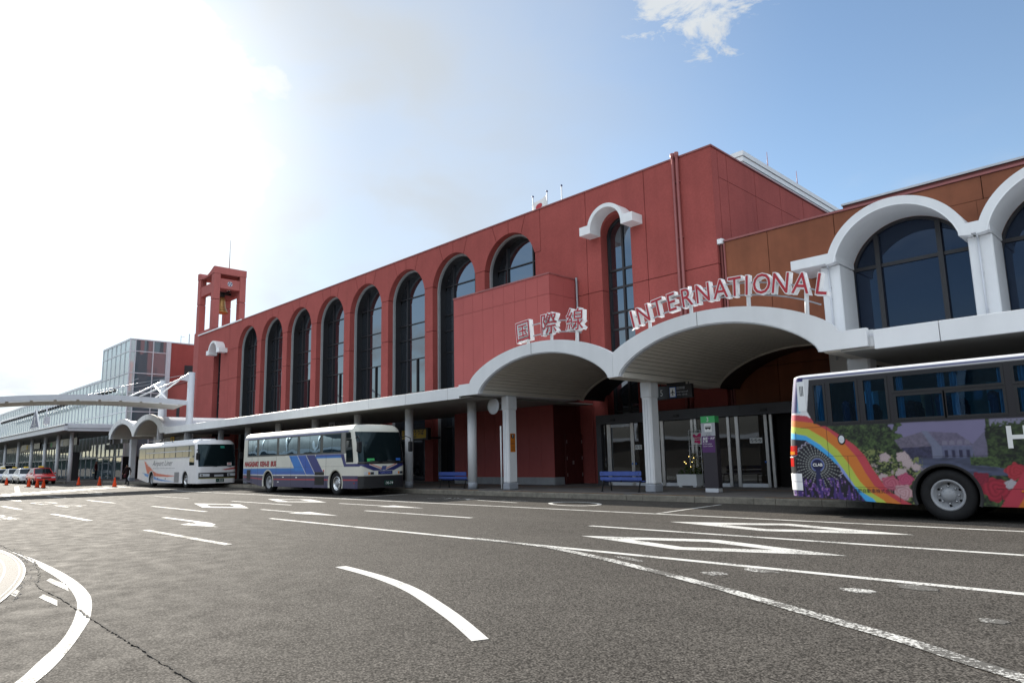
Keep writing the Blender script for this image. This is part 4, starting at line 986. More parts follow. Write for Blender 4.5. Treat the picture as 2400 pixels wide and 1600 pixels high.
for x0, x1 in ((-18.66, -18.42), (-18.21, -17.19), (-17.01, -15.73), (-15.56, -14.35), (-14.06, -12.83), (-12.69, -12.50), (-12.34, -11.38)):
    dr = MB().box(x0, x1, YD - .004, YD + .012, .30, 2.70).build('glass_door', GLASSDOOR, ent)
    MB().box(x0, x1, YD - .03, YD + .03, .172, .30).build('bottom_rail', PALEGREY if x1 - x0 > .5 else HEADER, dr)
MB().box(-18.2, -17.2, YD - .03, YD + .03, 2.58, 2.70).build('top_rail', PALEGREY, ent)
MB().box(-11.05, -10.3, YD + .3, YD + .35, .17, 2.72).build('open_doorway', DARKVOID, ent)
MB().box(-18.7, -10.3, 25.0, 25.05, .17, 3.0).build('inner_wall', DARKVOID, ent)
def notice(x, z, n, parent):
    o = MB().box(x, x + .15 * n + .02, YD - .018, YD - .006, z, z + .19).build('notice', SIGNWHITE, parent)
    for k in range(n):
        cx, cz = x + .085 + .15 * k, z + .10; b = MB(); O = [(cx + .058 * math.cos(t * PI / 9), cz + .058 * math.sin(t * PI / 9)) for t in range(18)]; I = [(cx + .044 * math.cos(t * PI / 9), cz + .044 * math.sin(t * PI / 9)) for t in range(18)]
        for t in range(18): b.poly([(*q, 0) for q in ()] or [(O[t][0], YD - .021, O[t][1]), (O[(t + 1) % 18][0], YD - .021, O[(t + 1) % 18][1]), (I[(t + 1) % 18][0], YD - .021, I[(t + 1) % 18][1]), (I[t][0], YD - .021, I[t][1])])
        b.poly([(cx - .045, YD - .0215, cz + .03), (cx - .03, YD - .0215, cz + .045), (cx + .045, YD - .0215, cz - .03), (cx + .03, YD - .0215, cz - .045)])
        b.build('pictogram', SIGNBLACK, o)
notice(-16.98, 1.62, 2, ent); notice(-11.95, 1.72, 3, ent)
for x in (-17.15, -16.98, -11.42): MB().box(x, x + .07, YD - .064, YD - .052, 1.02, 1.09).build('blue_sticker', SIGNBLUE, ent)
# hanging sign 5
def hang_sign(name, x0, x1, y, z0, z1, label, m=SIGNBLACK):
    t = thing(name, ((x0 + x1) / 2, y, z1), label, 'sign'); MB().bbox(x0, x1, y, y + .14, z0, z1, .008).build('board', m, t)
    b = MB(); [b.tube([(x, y + .07, z1), (x, y + .07, 3.80)], .018, 6) for x in (x0 + .15, x1 - .15)]; b.build('hanger', BLACKM, t); return t
s5 = hang_sign('hanging_sign', -13.62, -12.22, 20.30, 3.26, 3.72, 'black hanging sign with a white 5 and an aircraft symbol')
MB().box(-13.2, -12.5, 20.33, 20.41, 3.725, 3.80).build('hanger_plate', BLACKM, s5)
text_on(MB(), '5', (-13.40, 20.294, 3.38), (1, 0, 0), (0, 0, 1), .31, sx=.8).build('number', SIGNWHITE, s5)
MB().box(-13.08, -12.82, 20.29, 20.296, 3.30, 3.66).build('pictogram_panel', SIGNBLUE, s5); MB().box(-13.055, -12.845, 20.286, 20.2895, 3.325, 3.635).build('pictogram_field', SIGNWHITE, s5)
b = MB(); P = [(0, .10), (.015, .06), (.015, .02), (.085, -.03), (.085, -.045), (.015, -.02), (.012, -.08), (.035, -.10), (.035, -.11), (0, -.10)]
P2 = P + [(-x, z) for x, z in P[::-1]]
b.poly([(-12.95 + x, 20.283, 3.48 + z) for x, z in P2]); b.build('aircraft', SIGNBLACK, s5)
b = MB(); text_on(b, '国際線', (-12.80, 20.294, 3.56), (1, 0, 0), (0, 0, 1), .11, align='LEFT'); text_on(b, 'International', (-12.80, 20.294, 3.45), (1, 0, 0), (0, 0, 1), .085, align='LEFT'); text_on(b, '국제선  国际线', (-12.80, 20.294, 3.35), (1, 0, 0), (0, 0, 1), .065, align='LEFT'); b.build('lettering', SIGNGREY, s5)
s4 = hang_sign('hanging_sign', -62.9, -57.9, 20.0, 3.32, 3.78, 'black hanging sign with a white 4 above the white coach')
text_on(MB(), '4', (-62.3, 19.994, 3.40), (1, 0, 0), (0, 0, 1), .42).build('number', SIGNWHITE, s4)
MB().box(-61.2, -60.3, 19.99, 19.996, 3.34, 3.76).build('pictogram_panel', SIGNYELLOW, s4)
b = MB(); b.poly([(-60.75 + x * 3.2 * .8 + z * .3, 19.986, 3.55 + z * 1.5) for x, z in P2]); b.build('aircraft', SIGNBLACK, s4)
b = MB(); text_on(b, '国内線 出発', (-60.1, 19.994, 3.60), (1, 0, 0), (0, 0, 1), .14, align='LEFT'); text_on(b, 'Domestic', (-60.1, 19.994, 3.40), (1, 0, 0), (0, 0, 1), .14, align='LEFT'); b.build('lettering', SIGNGREY, s4)
sb = hang_sign('hanging_sign', -38.1, -34.4, 21.0, 3.15, 3.76, 'black hanging bus ticket sign behind the blue bus roof')
MB().box(-37.2, -36.5, 20.99, 20.996, 3.30, 3.72).build('pictogram_panel', SIGNGREY, sb)
b = MB(); b.box(-37.05, -36.9, 20.985, 20.989, 3.45, 3.57); b.box(-36.85, -36.65, 20.985, 20.989, 3.38, 3.6); b.build('pictogram', SIGNBLACK, sb)
b = MB(); text_on(b, 'バスきっぷうりば', (-36.4, 20.994, 3.56), (1, 0, 0), (0, 0, 1), .19, align='LEFT'); text_on(b, 'Bus Tickets', (-36.4, 20.994, 3.36), (1, 0, 0), (0, 0, 1), .16, align='LEFT'); b.build('lettering', SIGNGREY, sb)
sy = thing('ticket_sign', (-30.6, 22.6, 3), 'yellow ticket office sign behind the round column', 'sign')
MB().bbox(-31.95, -29.56, 22.5, 22.75, 2.46, 3.10, .02).build('sign_case', BLACKM, sy); MB().box(-31.85, -29.68, 22.485, 22.498, 2.56, 3.02).build('sign_face', SIGNYELLOW, sy)
b = MB(); text_on(b, 'きっぷうりば', (-30.75, 22.48, 2.76), (1, 0, 0), (0, 0, 1), .30, bold=.006); text_on(b, 'TICKETS', (-30.75, 22.48, 2.60), (1, 0, 0), (0, 0, 1), .12, bold=.004); b.build('lettering', SIGNBLACK, sy)
MB().box(-31.9, -31.7, 22.76, 25.08, 2.6, 2.7).build('wall_arm', BLACKM, sy)
# bus stop pylon
py = thing('bus_stop_pylon', (-11.5, 20.1, .17), 'dark purple bus stop pylon with a green number 3 on top', 'bus stop sign')
x0, x1, y0 = -11.75, -11.25, 19.95
MB().bbox(x0, x1, y0, y0 + .25, .30, 2.36, .01).build('body', mat('pylon dark grey', (.040, .034, .042), .4, .06, 3), py)
MB().bbox(x0 + .02, x1 - .02, y0 - .005, y0 + .26, .17, .298, .01).build('base', PALEGREY, py)
MB().box(x0, x1, y0 - .001, y0 + .25, 2.362, 2.57).build('number_panel', SIGNGREEN, py); text_on(MB(), '3', ((x0 + x1) / 2, y0 - .006, 2.40), (1, 0, 0), (0, 0, 1), .20, sx=.9).build('number', SIGNWHITE, py)
MB().box(x0 + .002, x1 - .002, y0 - .004, y0 - .001, 1.94, 2.355).build('grey_panel', SIGNGREY, py)
MB().box(x0 + .12, x1 - .12, y0 - .007, y0 - .0045, 2.07, 2.33).build('pictogram_field', SIGNWHITE, py)
b = MB(); cx = (x0 + x1) / 2; b.box(cx - .10, cx + .10, y0 - .010, y0 - .0075, 2.165, 2.255); [b.poly([(cx + d + .02 * math.cos(t), y0 - .009, 2.16 + .02 * math.sin(t)) for t in np.linspace(0, 2 * PI, 12)[:-1]]) for d in (-.06, .06)]; b.build('bus_symbol', SIGNBLACK, py)
b = MB(); [b.box(cx - .085 + k * .035, cx - .06 + k * .035, y0 - .0125, y0 - .0105, 2.215, 2.245) for k in range(5)]; b.build('bus_symbol_window', SIGNWHITE, py)
b = MB(); text_on(b, 'バス', (cx, y0 - .006, 2.00), (1, 0, 0), (0, 0, 1), .06); text_on(b, 'Bus stop', (cx, y0 - .006, 1.95), (1, 0, 0), (0, 0, 1), .05); b.build('lettering', SIGNBLACK, py)
MB().box(x0 + .002, x1 - .04, y0 - .004, y0 - .001, 1.42, 1.935).build('purple_panel', SIGNPURPLE, py)
b = MB(); text_on(b, '島原・大村', (x0 + .04, y0 - .006, 1.83), (1, 0, 0), (0, 0, 1), .088, align='LEFT', bold=.002); text_on(b, '諫早', (x0 + .04, y0 - .006, 1.74), (1, 0, 0), (0, 0, 1), .088, align='LEFT', bold=.002); text_on(b, 'for Shimabara,', (x0 + .04, y0 - .006, 1.675), (1, 0, 0), (0, 0, 1), .055, align='LEFT'); text_on(b, 'Omura, Isahaya', (x0 + .04, y0 - .006, 1.605), (1, 0, 0), (0, 0, 1), .055, align='LEFT'); b.build('lettering', SIGNWHITE, py)
# heart poster on a scrolled white stand
st = thing('scrolled_stand', (-14.05, 23.3, .17), 'white scrolled iron stand behind the planter', 'display stand')
b = MB()
for x in (-14.30, -13.80): b.tube([(x, 23.35, .17), (x, 23.35, 2.28)], .014, 6)
for z in (2.28, 1.68, 1.3): b.tube([(-14.30, 23.35, z), (-13.80, 23.35, z)], .012, 6)
b.build('frame', SIGNWHITE, st)
b = MB()
def scroll(cx, cz, r, d=1): b.tube([(cx + d * r * (1 - t / 16) * math.cos(t * .62), 23.35, cz + r * (1 - t / 16) * math.sin(t * .62)) for t in range(15)], .008, 5)
for z in (.8, 1.0, 1.2, 1.42, 2.2): scroll(-14.18, z, .09, 1); scroll(-13.93, z, .09, -1)
for z in (1.5, 1.75, 2.0, 2.2): scroll(-14.30, z, .07, -1); scroll(-13.80, z, .07, 1)
scroll(-14.05, 2.38, .12); b.build('scrollwork', STEEL, st)
po = thing('heart_poster', (-13.9, 23.25, 1.75), 'square white poster with a magenta heart shape', 'poster')
MB().box(-14.12, -13.68, 23.26, 23.275, 1.73, 2.18).build('sheet', SIGNWHITE, po)
H = spline([(-.16, .16), (-.10, .17), (-.01, .11), (.06, .17), (.14, .21), (.18, .18), (.17, .08), (.13, -.02), (.15, -.12), (.13, -.18), (.08, -.20), (.0, -.16), (-.08, -.15), (-.12, -.12), (-.10, -.02), (-.15, .06), (-.17, .12), (-.16, .16)], 4)[:-1]
MB().poly([(-13.90 + x, 23.256, 1.955 + z) for x, z in H]).build('heart', PINK, po)
b = MB(); text_on(b, 'heartful', (-13.90, 23.252, 1.965), (1, 0, 0), (0, 0, 1), .085, bold=.001); text_on(b, 'airport', (-13.90, 23.252, 1.89), (1, 0, 0), (0, 0, 1), .085, bold=.001); b.build('lettering', SIGNWHITE, po)
# ================================================================== bell tower
tw = thing('bell_tower', (-71.6, 27.6, 0), 'open pink bell tower rising behind the left end of the terminal', 'tower')
TX0, TX1, TY0, TY1 = -73.8, -69.33, 26.0, 29.25
MB().box(TX0 - .12, TX1 + .0, TY0 - .05, TY1, .1, 14.95).build('base', PINKPOST, tw)
px, pyw = .78, .62
for (a, b_) in ((TX0, TX0 + px), (TX1 - px, TX1)):
    for (c, d) in ((TY0, TY0 + pyw), (TY1 - pyw, TY1)):
        for z0, z1 in ((14.96, 17.9), (17.94, 20.6)):
            MB().bbox(a, b_, c, d, z0, z1, .03).build('post', PINKPOST, tw)
for (c, d) in ((TY0 + .08, TY0 + pyw - .08), (TY1 - pyw + .08, TY1 - .08)): MB().box(TX0 + px, TX1 - px, c, d, 18.75, 19.75).build('beam', PINKPOST, tw)
for (a, b_) in ((TX0 + .08, TX0 + px - .08), (TX1 - px + .08, TX1 - .08)): MB().box(a, b_, TY0 + pyw, TY1 - pyw, 19.15, 20.15).build('beam', PINKPOST, tw)
# sagging roof slab
tp = [(TX0, 21.32), (TX0 + .55, 21.30)] + [(TX0 + .55 + (TX1 - TX0 - .85) * u, 21.30 - .62 * math.sin(PI * u ** .8)) for u in np.linspace(.04, .96, 22)] + [(TX1 - .30, 21.30), (TX1, 21.32)]
bt = [(TX1, 20.62), (TX1 - .7, 20.62)] + [(TX1 - .7 - (TX1 - TX0 - 1.4) * u, 20.62 - .12 * math.sin(PI * u)) for u in np.linspace(.1, .9, 8)] + [(TX0 + .7, 20.62), (TX0, 20.62)]
MB().prism_y((bt + tp)[::1], TY0 - .03, TY1 + .03).build('roof_slab', PINKPOST, tw)
MB().tube([(TX1 - .4, TY0 + 1.6, 21.2), (TX1 - .38, TY0 + 1.6, 24.4)], [.05, .022], 6).build('lightning_rod', STEEL, tw)
b = MB(); b.poly([(TX1 - .076, 27.62 + .26 * math.cos(t * PI / 12), 19.68 + .26 * math.sin(t * PI / 12)) for t in range(24)]); b.build('emblem', SIGNGREY, tw)
b = MB()
for k in range(4):
    a = k * PI / 2 + .3; b.poly([(TX1 - .072, 27.62 + q * math.cos(a + e), 19.68 + q * math.sin(a + e)) for q, e in ((.03, 0), (.22, -.38), (.24, 0), (.22, .38))])
b.build('emblem_cross', SIGNNAVY, tw)
bl = thing('bell', (-71.55, 27.6, 18.8), 'golden bronze bell hanging inside the tower', 'bell')
MB().lathe([(0, 18.72), (.30, 18.70), (.40, 18.55), (.43, 18.2), (.46, 17.8), (.54, 17.45), (.70, 17.15), (.76, 17.02), (.72, 17.02), (.50, 17.3), (.36, 18.2), (0, 18.5)], (-71.55, 27.6, 0), 'z', 32).build('bell_body', BRONZE, bl)
MB().lathe([(.585, 17.43), (.60, 17.40), (.60, 17.34), (.62, 17.30)], (-71.55, 27.6, 0), 'z', 32).build('bell_band', BRONZE, bl)
b = MB(); b.box(-71.75, -71.35, 27.3, 27.9, 18.70, 18.98); b.box(-71.66, -71.44, 26.62, 28.6, 18.98, 19.25); b.tube([(-71.55, 27.6, 18.9), (-71.0, 28.3, 19.35), (-70.2, 28.4, 19.5)], .10, 8); b.build('yoke', BLACKM, bl)

# ================================================================== glass building and the red link behind it
gb = thing('glass_terminal', (-95, 26, 0), 'pale green glass building left of the red terminal', 'building')
GX, GY = -81.36, 22.0
cols = [GX - 1.72 * k for k in range(7)]; rows = [2.5, 5.0, 7.25, 11.4, 13.78, 15.0]
for k in range(6):
    for a, b_ in zip(rows[2:-1], rows[3:]): pane([(cols[k + 1], a), (cols[k], a), (cols[k], b_), (cols[k + 1], b_)], GY, gb, GLASSSKY, 'pane', .002)
b = MB()
for k in range(7): b.box(cols[k] - .045, cols[k] + .045, GY - .07, GY - .005, 2.5, 15.0)
for z in rows[2:]: b.box(cols[-1], cols[0], GY - .065, GY - .006, z - .05, z + .05)
b.build('mullion', PALEGREY, gb)
first = None
for k in range(48):
    x0 = cols[-1] - 1.66 * (k + 1); x1 = x0 + 1.66
    for a, b_ in ((2.5, 7.25), (7.3, 11.4)):
        pane([(x0, a), (x1, a), (x1, b_), (x0, b_)], GY, gb, GLASSSKY, 'pane', .002)
for k in range(6): pane([(cols[k + 1], 2.5), (cols[k], 2.5), (cols[k], 7.2), (cols[k + 1], 7.2)], GY, gb, GLASSSKY, 'pane', .002)
b = MB()
for k in range(49):
    x = cols[-1] - 1.66 * k; b.box(x - .04, x + .04, GY - .06, GY - .004, 2.5, 11.4)
for z in (2.55, 7.27, 11.4): b.box(cols[-1] - 80, cols[0], GY - .062, GY - .005, z - .05, z + .05)
b.build('mullion', PALEGREY, gb)
MB().box(cols[-1] - 80, cols[-1], GY - .1, GY + 4, 11.45, 11.62).build('roof_edge', PALEGREY, gb); MB().box(cols[-1] - .05, GX + .05, GY - .08, 30, 15.02, 15.14).build('roof_edge', PALEGREY, gb)
yss = [22.0, 22.5, 24.3, 25.68]
for k in range(3):
    for a, b_ in zip([2.5, 4.9] + rows[2:-1], [4.9, 7.25] + rows[3:]):
        b = MB(); b.poly([(GX, yss[k], a), (GX, yss[k + 1], a), (GX, yss[k + 1], b_), (GX, yss[k], b_)]); b.build('side_pane', GLASSSIDE if k else GLASSSKY, gb, recalc=False)
b = MB()
for y in yss: b.box(GX + .004, GX + .07, y - .045, y + .045, 2.5, 15)
for z in (4.9, 7.25, 9.3, 11.4, 13.78): b.box(GX + .005, GX + .06, 22, 25.68, z - .045, z + .045)
b.box(GX + .003, GX + .12, 25.73, 26.1, 2.5, 15.0); b.build('side_mullion', PALEGREY, gb)
MB().box(cols[-1], GX - .05, GY + .06, 26.1, .1, 14.9).build('wall_core', DARKVOID, gb)
MB().box(cols[-1] - 80, cols[-1] - .02, GY + .06, 26.1, .1, 11.3).build('wall_core', DARKVOID, gb)
red = MB().box(GX - .4, GX, 26.12, 44, .1, 15.0).build('red_wall', RED, gb)
MB().box(GX + .002, GX + .05, 27.65, 28.57, 11.0, 12.62).build('window', DARKFRAME, red)
link = MB().box(GX + .02, -70.3, 26.0, 26.4, .1, 10.05).build('link_wall', RED, gb); MB().box(GX + .02, -70.3, 25.92, 26.45, 10.06, 10.18).build('link_coping', COPING, gb)
for x in (-78.2, -74.4): MB().box(x, x + .9, 25.985, 25.998, 4.5, 8.2).build('window', DARKFRAME, link)
b = MB(); b.tube([(-81.6, 27.2, 15.1), (-81.6, 27.2, 16.0)], .03, 6); b.tube([(-81.6, 28.1, 15.1), (-81.6, 28.1, 16.3)], .05, 6); b.tube([(-81.6, 27.2, 15.9), (-81.6, 27.6, 15.9)], .02, 6); b.build('antenna', STEEL, gb)
rb = thing('rear_building', (-140, 34, 0), 'dull red building rising behind the glass wall at far left', 'building')
MB().box(-240, -139, 30, 60, 0, 14.5).build('wall', RED2, rb); MB().box(-240, -138.6, 29.6, 60, 14.5, 15.0).build('roof', WHITE2, rb)
# ground floor glazing and columns under the glass building
gf = mat('dim ground floor glass', (.05, .06, .06), .12, .35, .6)
for k in range(34):
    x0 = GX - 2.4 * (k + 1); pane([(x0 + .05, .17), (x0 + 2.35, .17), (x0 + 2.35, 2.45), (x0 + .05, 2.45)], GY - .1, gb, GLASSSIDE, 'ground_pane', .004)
b = MB(); [b.box(GX - 2.4 * k - .05, GX - 2.4 * k + .05, GY - .16, GY - .04, .17, 2.5) for k in range(35)]; b.box(GX - 84, GX, GY - .14, GY - .03, 2.42, 2.56); b.build('ground_mullion', PALEGREY, gb)
# rail with small floodlights along the glass wall
lr = thing('floodlight_rail', (-120, 21, 9.7), 'slim rail with a row of small floodlights along the glass wall', 'light rail')
MB().tube([(-175, 20.9, 9.72), (-80.2, 20.9, 9.72)], .10, 8).tube([(-150, 20.9, 9.95), (-74, 20.9, 9.95)], .02, 6).build('rail', PALEGREY, lr)
f0 = None
for k in range(46):
    x = -82 - k * 1.5
    if f0 is None: b = MB(); b.bbox(x - .14, x + .14, 20.75, 21.05, 9.28, 9.62, .03); f0 = b.build('floodlight', BLACKM, lr); x0_ = x
    else: dup(f0, (x - x0_, 0, 0))
b = MB(); [b.tube([(-81 - k * 9, 20.9, 9.7), (-81 - k * 9, 21.95, 9.9)], .04, 6) for k in range(10)]; b.build('bracket', PALEGREY, lr)

# ================================================================== arched roof over the road crossing
br = thing('crossing_canopy', (-55.5, 12, 0), 'white arched canopy hung from masts across the road', 'canopy')
BXA, BXB = -58.1, -53.0
def bz(y): return 6.27 - .0085 * (y - 14) ** 2
yy = list(np.linspace(-3, 18.25, 34))
b = MB()
for a, c in zip(yy[:-1], yy[1:]):
    b.faces([(BXB, a, bz(a) - .33), (BXB, c, bz(c) - .33), (BXB, c, bz(c)), (BXB, a, bz(a)), (BXB - .16, a, bz(a) - .33), (BXB - .16, c, bz(c) - .33), (BXB - .16, c, bz(c)), (BXB - .16, a, bz(a))], [(0, 1, 2, 3), (4, 7, 6, 5), (0, 4, 5, 1), (3, 2, 6, 7)])
b.build('edge_beam', PALEGREY, br)
b = MB()
for a, c in zip(yy[:-1], yy[1:]):
    b.faces([(BXA, a, bz(a) - .33), (BXA, c, bz(c) - .33), (BXA, c, bz(c)), (BXA, a, bz(a)), (BXA + .16, a, bz(a) - .33), (BXA + .16, c, bz(c) - .33), (BXA + .16, c, bz(c)), (BXA + .16, a, bz(a))], [(0, 3, 2, 1), (4, 5, 6, 7), (0, 1, 5, 4), (3, 7, 6, 2)])
b.build('edge_beam', PALEGREY, br)
b = MB()
for a, c in zip(yy[:-1], yy[1:]):
    b.poly([(BXA + .165, a, bz(a) - .06), (BXB - .165, a, bz(a) - .06), (BXB - .165, c, bz(c) - .06), (BXA + .165, c, bz(c) - .06)])
b.build('roof_sheet', WHITE2, br)
b = MB()
for a, c in zip(yy[:-1], yy[1:]):
    xm = (BXA + BXB) / 2
    b.poly([(BXA + .165, a, bz(a) - .30), (BXA + .165, c, bz(c) - .30), (xm, c, bz(c) - .52), (xm, a, bz(a) - .52)]); b.poly([(xm, a, bz(a) - .52), (xm, c, bz(c) - .52), (BXB - .165, c, bz(c) - .30), (BXB - .165, a, bz(a) - .30)])
b.build('soffit', mat('canopy soffit', (.62, .60, .55), .6, .05, 2), br)
k = -2.6
while k < 17.3:
    b = MB(); a, c = k, k + 1.1; b.poly([(BXB + .012, a, bz(a) - .42), (BXB + .012, c, bz(c) - .42), (BXB + .012, c, bz(c) - .345), (BXB + .012, a, bz(a) - .345)]); b.poly([(BXB - .05, a, bz(a) - .42), (BXB - .05, a, bz(a) - .345), (BXB - .05, c, bz(c) - .345), (BXB - .05, c, bz(c) - .42)])
    b.build('edge_strip', SIGNWHITE, br); k += 1.28
MB().bbox(BXB - .3, BXB + .02, 18.26, 18.5, 5.80, 6.12, .02).build('end_bracket', PALEGREY, br)
for x in (-53.0, -59.2):
    b = MB(); b.tube([(x, 18.55, .2), (x, 18.55, 8.2)], .24, 20); m_ = b.build('mast', PALEGREY, br)
    b = MB(); b.prism_x([(18.33, 7.55), (18.33, 8.1), (17.75, 7.75), (17.75, 7.6)], x - .06, x + .06); b.build('gusset', PALEGREY, m_)
    b = MB(); b.tube([(x, 17.85, 7.7), (x + .1, 15.1, 6.25)], .06, 10); b.build('strut', WHITE2, m_)
b = MB(); b.tube([(-53.1, 17.9, 7.75), (-58.8, 17.3, 6.2)], .06, 10); b.tube([(-59.0, 17.9, 7.7), (-53.4, 17.0, 6.25)], .06, 10); b.build('strut', WHITE2, br)
b = MB(); b.tube([(-53.2, 18.3, 8.05), (-90, 20.8, 10.05)], .018, 5); b.tube([(-59.4, 18.3, 8.0), (-95, 20.8, 9.95)], .018, 5); b.build('stay_cable', STEEL, br)

# ================================================================== taxi shelter
sh = thing('taxi_shelter', (-90, 17, .17), 'low flat-roofed taxi shelter at the far left', 'shelter')
b = MB(); b.bbox(-190, -74.6, 15.1, 15.4, 4.85, 5.32, .02); b.build('fascia', PALEGREY, sh)
MB().bbox(-190, -74.4, 14.95, 15.1, 5.33, 5.42, .01).build('gutter', WHITE2, sh)
MB().bbox(-74.9, -74.6, 15.41, 21.5, 4.80, 5.42, .02).build('end_fascia', PALEGREY, sh); MB().box(-74.6, -74.56, 15.41, 21.5, 5.0, 5.12).build('end_trim', STEEL, sh)
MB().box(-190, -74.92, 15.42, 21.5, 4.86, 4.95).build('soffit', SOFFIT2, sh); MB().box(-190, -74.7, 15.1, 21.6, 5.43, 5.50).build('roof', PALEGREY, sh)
p0 = None
for x in (-78.5, -84.0, -90, -97, -105, -114, -124):
    b = MB(); b.cyl((x, 16.6), .17, .17, 4.85, 16)
    if p0 is None: p0 = b.build('column', COLWHITE, sh); px0 = x
    else: dup(p0, (x - px0, 0, 0))
for (x0, x1, y, z0, z1, lab) in ((-88.5, -79.2, 17.2, 3.65, 4.4, 'largest black hanging sign of the taxi shelter'), (-95.8, -89.2, 17.8, 3.75, 4.4, 'black hanging sign with a green symbol in the taxi shelter'), (-107, -96.2, 17.2, 3.72, 4.4, 'black hanging sign with a 3 and an orange symbol in the taxi shelter'), (-127, -109, 18.5, 3.7, 4.45, 'leftmost black hanging sign of the taxi shelter')):
    t = thing('hanging_sign', ((x0 + x1) / 2, y, z1), lab, 'sign'); MB().bbox(x0, x1, y, y + .2, z0, z1, .01).build('board', SIGNBLACK, t)
    MB().box(x0 + (x1 - x0) * .30, x0 + (x1 - x0) * .30 + .75, y - .012, y - .002, z0 + .08, z1 - .08).build('pictogram_panel', {0: SIGNGREY, 1: SIGNGREEN, 2: SIGNYELLOW, 3: SIGNGREY}[('largest', 'black hanging sign with a green', 'black hanging sign with a 3', 'leftmost').index([q for q in ('largest', 'black hanging sign with a green', 'black hanging sign with a 3', 'leftmost') if lab.startswith(q)][0])], t)
    if '3' in lab: text_on(MB(), '3', (x0 + 1.5, y - .006, z0 + .12), (1, 0, 0), (0, 0, 1), .55).build('number', SIGNWHITE, t)
    b = MB(); [b.tube([(x, y + .1, z1), (x, y + .1, 4.85)], .02, 6) for x in (x0 + .3, x1 - .3)]; b.build('hanger', BLACKM, t)
sa = hang_sign('hanging_sign', -77.0, -71.2, 19.6, 3.60, 4.15, 'black hanging sign under the far left arch')
for x in (-76.4, -73.6): MB().box(x, x + .5, 19.59, 19.598, 3.66, 4.08).build('pictogram_panel', SIGNGREY, sa)
# illuminated pedestrian crossing sign on the shelter roof
ps = thing('crossing_sign', (-90, 15.3, 5.5), 'dark blue triangular pedestrian crossing sign on the shelter roof', 'road sign')
tri = [(-92.0, 5.75), (-84.6, 5.75), (-88.35, 9.0)]; tri = [(-90.6, 5.62), (-86.0, 5.62), (-88.4, 7.72)]
def inset(P, d):
    cx = sum(p[0] for p in P) / 3; cz = sum(p[1] for p in P) / 3; return [(cx + (x - cx) * d, cz + (z - cz) * d) for x, z in P]
MB().prism_y(tri, 15.16, 15.3).build('back_plate', SIGNWHITE, ps); MB().prism_y(inset(tri, .92), 15.145, 15.158).build('blue_field', SIGNNAVY, ps)
b = MB(); cx, cz = -88.35, 6.35
L = lambda P: b.poly([(cx + x * 1.05, 15.135, cz + z * 1.05) for x, z in P])
L([(-.10 + .13 * math.cos(t * PI / 6) + .12, .72 + .13 * math.sin(t * PI / 6)) for t in range(12)])
L([(-.14, .56), (.16, .56), (.22, .02), (-.10, -.02)]); L([(.16, .54), (.42, .20), (.36, .12), (.12, .36)]); L([(-.14, .54), (-.40, .28), (-.34, .20), (-.10, .38)])
L([(-.10, 0), (.06, 0), (-.22, -.50), (-.40, -.50)]); L([(.06, 0), (.22, .02), (.50, -.46), (.34, -.52)])
for x in (-.95, .55): L([(x, -.33), (x + .42, -.33), (x + .42, -.27), (x, -.27)])
b.build('walking_figure', SIGNWHITE, ps)
MB().box(-89.9, -86.7, 15.14, 15.157, 5.66, 5.74).build('base_stripe', SIGNWHITE, ps)
b = MB(); [b.tube([(x, 15.3, 5.45), (x, 15.3, 5.65)], .05, 6) for x in (-89.4, -88.3, -87.2)]; b.build('leg', PALEGREY, ps)
pc = thing('roof_mast', (-85.4, 15.6, 5.5), 'thin roof pole with a small camera beside the triangular sign', 'pole')
b = MB(); b.tube([(-85.2, 15.6, 5.45), (-85.2, 15.6, 8.9)], .06, 8); b.tube([(-90.9, 15.6, 5.45), (-90.9, 15.6, 8.9)], .06, 8); b.tube([(-90.9, 15.6, 8.3), (-85.2, 15.6, 8.3)], .04, 6); b.build('pole', PALEGREY, pc)
MB().bbox(-85.0, -84.4, 15.3, 15.8, 5.9, 6.7, .05).bbox(-84.5, -84.1, 15.2, 15.6, 5.9, 6.3, .05).build('camera', SIGNGREY, pc)
for k, (za, zc, lab) in enumerate(((20.3, 13.6, 'upper dark overhead cable crossing the sky at far left'), (16.0, 12.0, 'lower dark overhead cable at far left'))):
    P = [(-190 + 95 * t, 45 - 5 * t, za + (zc - za) * t - 1.5 * math.sin(PI * t) * .4) for t in np.linspace(0, 1, 12)]
    MB().tube(P, .05, 5).build('overhead_cable', BLACKM, label=lab, cat='cable', org=(-140, 42, 15))

# ================================================================== barrel-roofed hall across the road (seen in the door glass)
ha = thing('arched_hall', (-20, -32, 0), 'long barrel roofed hall across the road, mirrored in the door glass', 'building')
HB = mat('hall roof sheet', (.16, .15, .13), .6, .15, .4); n = 20
b = MB(); A = [(-22 - 12 + 12 * math.cos(PI * k / n), 3.2 + 6.6 * math.sin(PI * k / n)) for k in range(n + 1)]
for p, q in zip(A[:-1], A[1:]): b.poly([(-150, p[0], p[1]), (110, p[0], p[1]), (110, q[0], q[1]), (-150, q[0], q[1])], 0, True)
b.build('barrel_roof', HB, ha)
MB().box(-150, 110, -46, -22, 0, 3.15).build('wall', mat('hall wall', (.09, .08, .07), .7, .2, .5), ha)
for k in range(27):
    b = MB(); x = -145 + k * 9.5
    for p, q in zip(A[:-1], A[1:]): b.poly([(x, p[0] + .1, p[1] + .1), (x + .5, p[0] + .1, p[1] + .1), (x + .5, q[0] + .1, q[1] + .1), (x, q[0] + .1, q[1] + .1)], 0, True)
    b.build('roof_rib', PALEGREY, ha)
MB().box(-150, 110, -21.95, -21.6, 3.1, 3.5).build('eaves', WHITE2, ha)
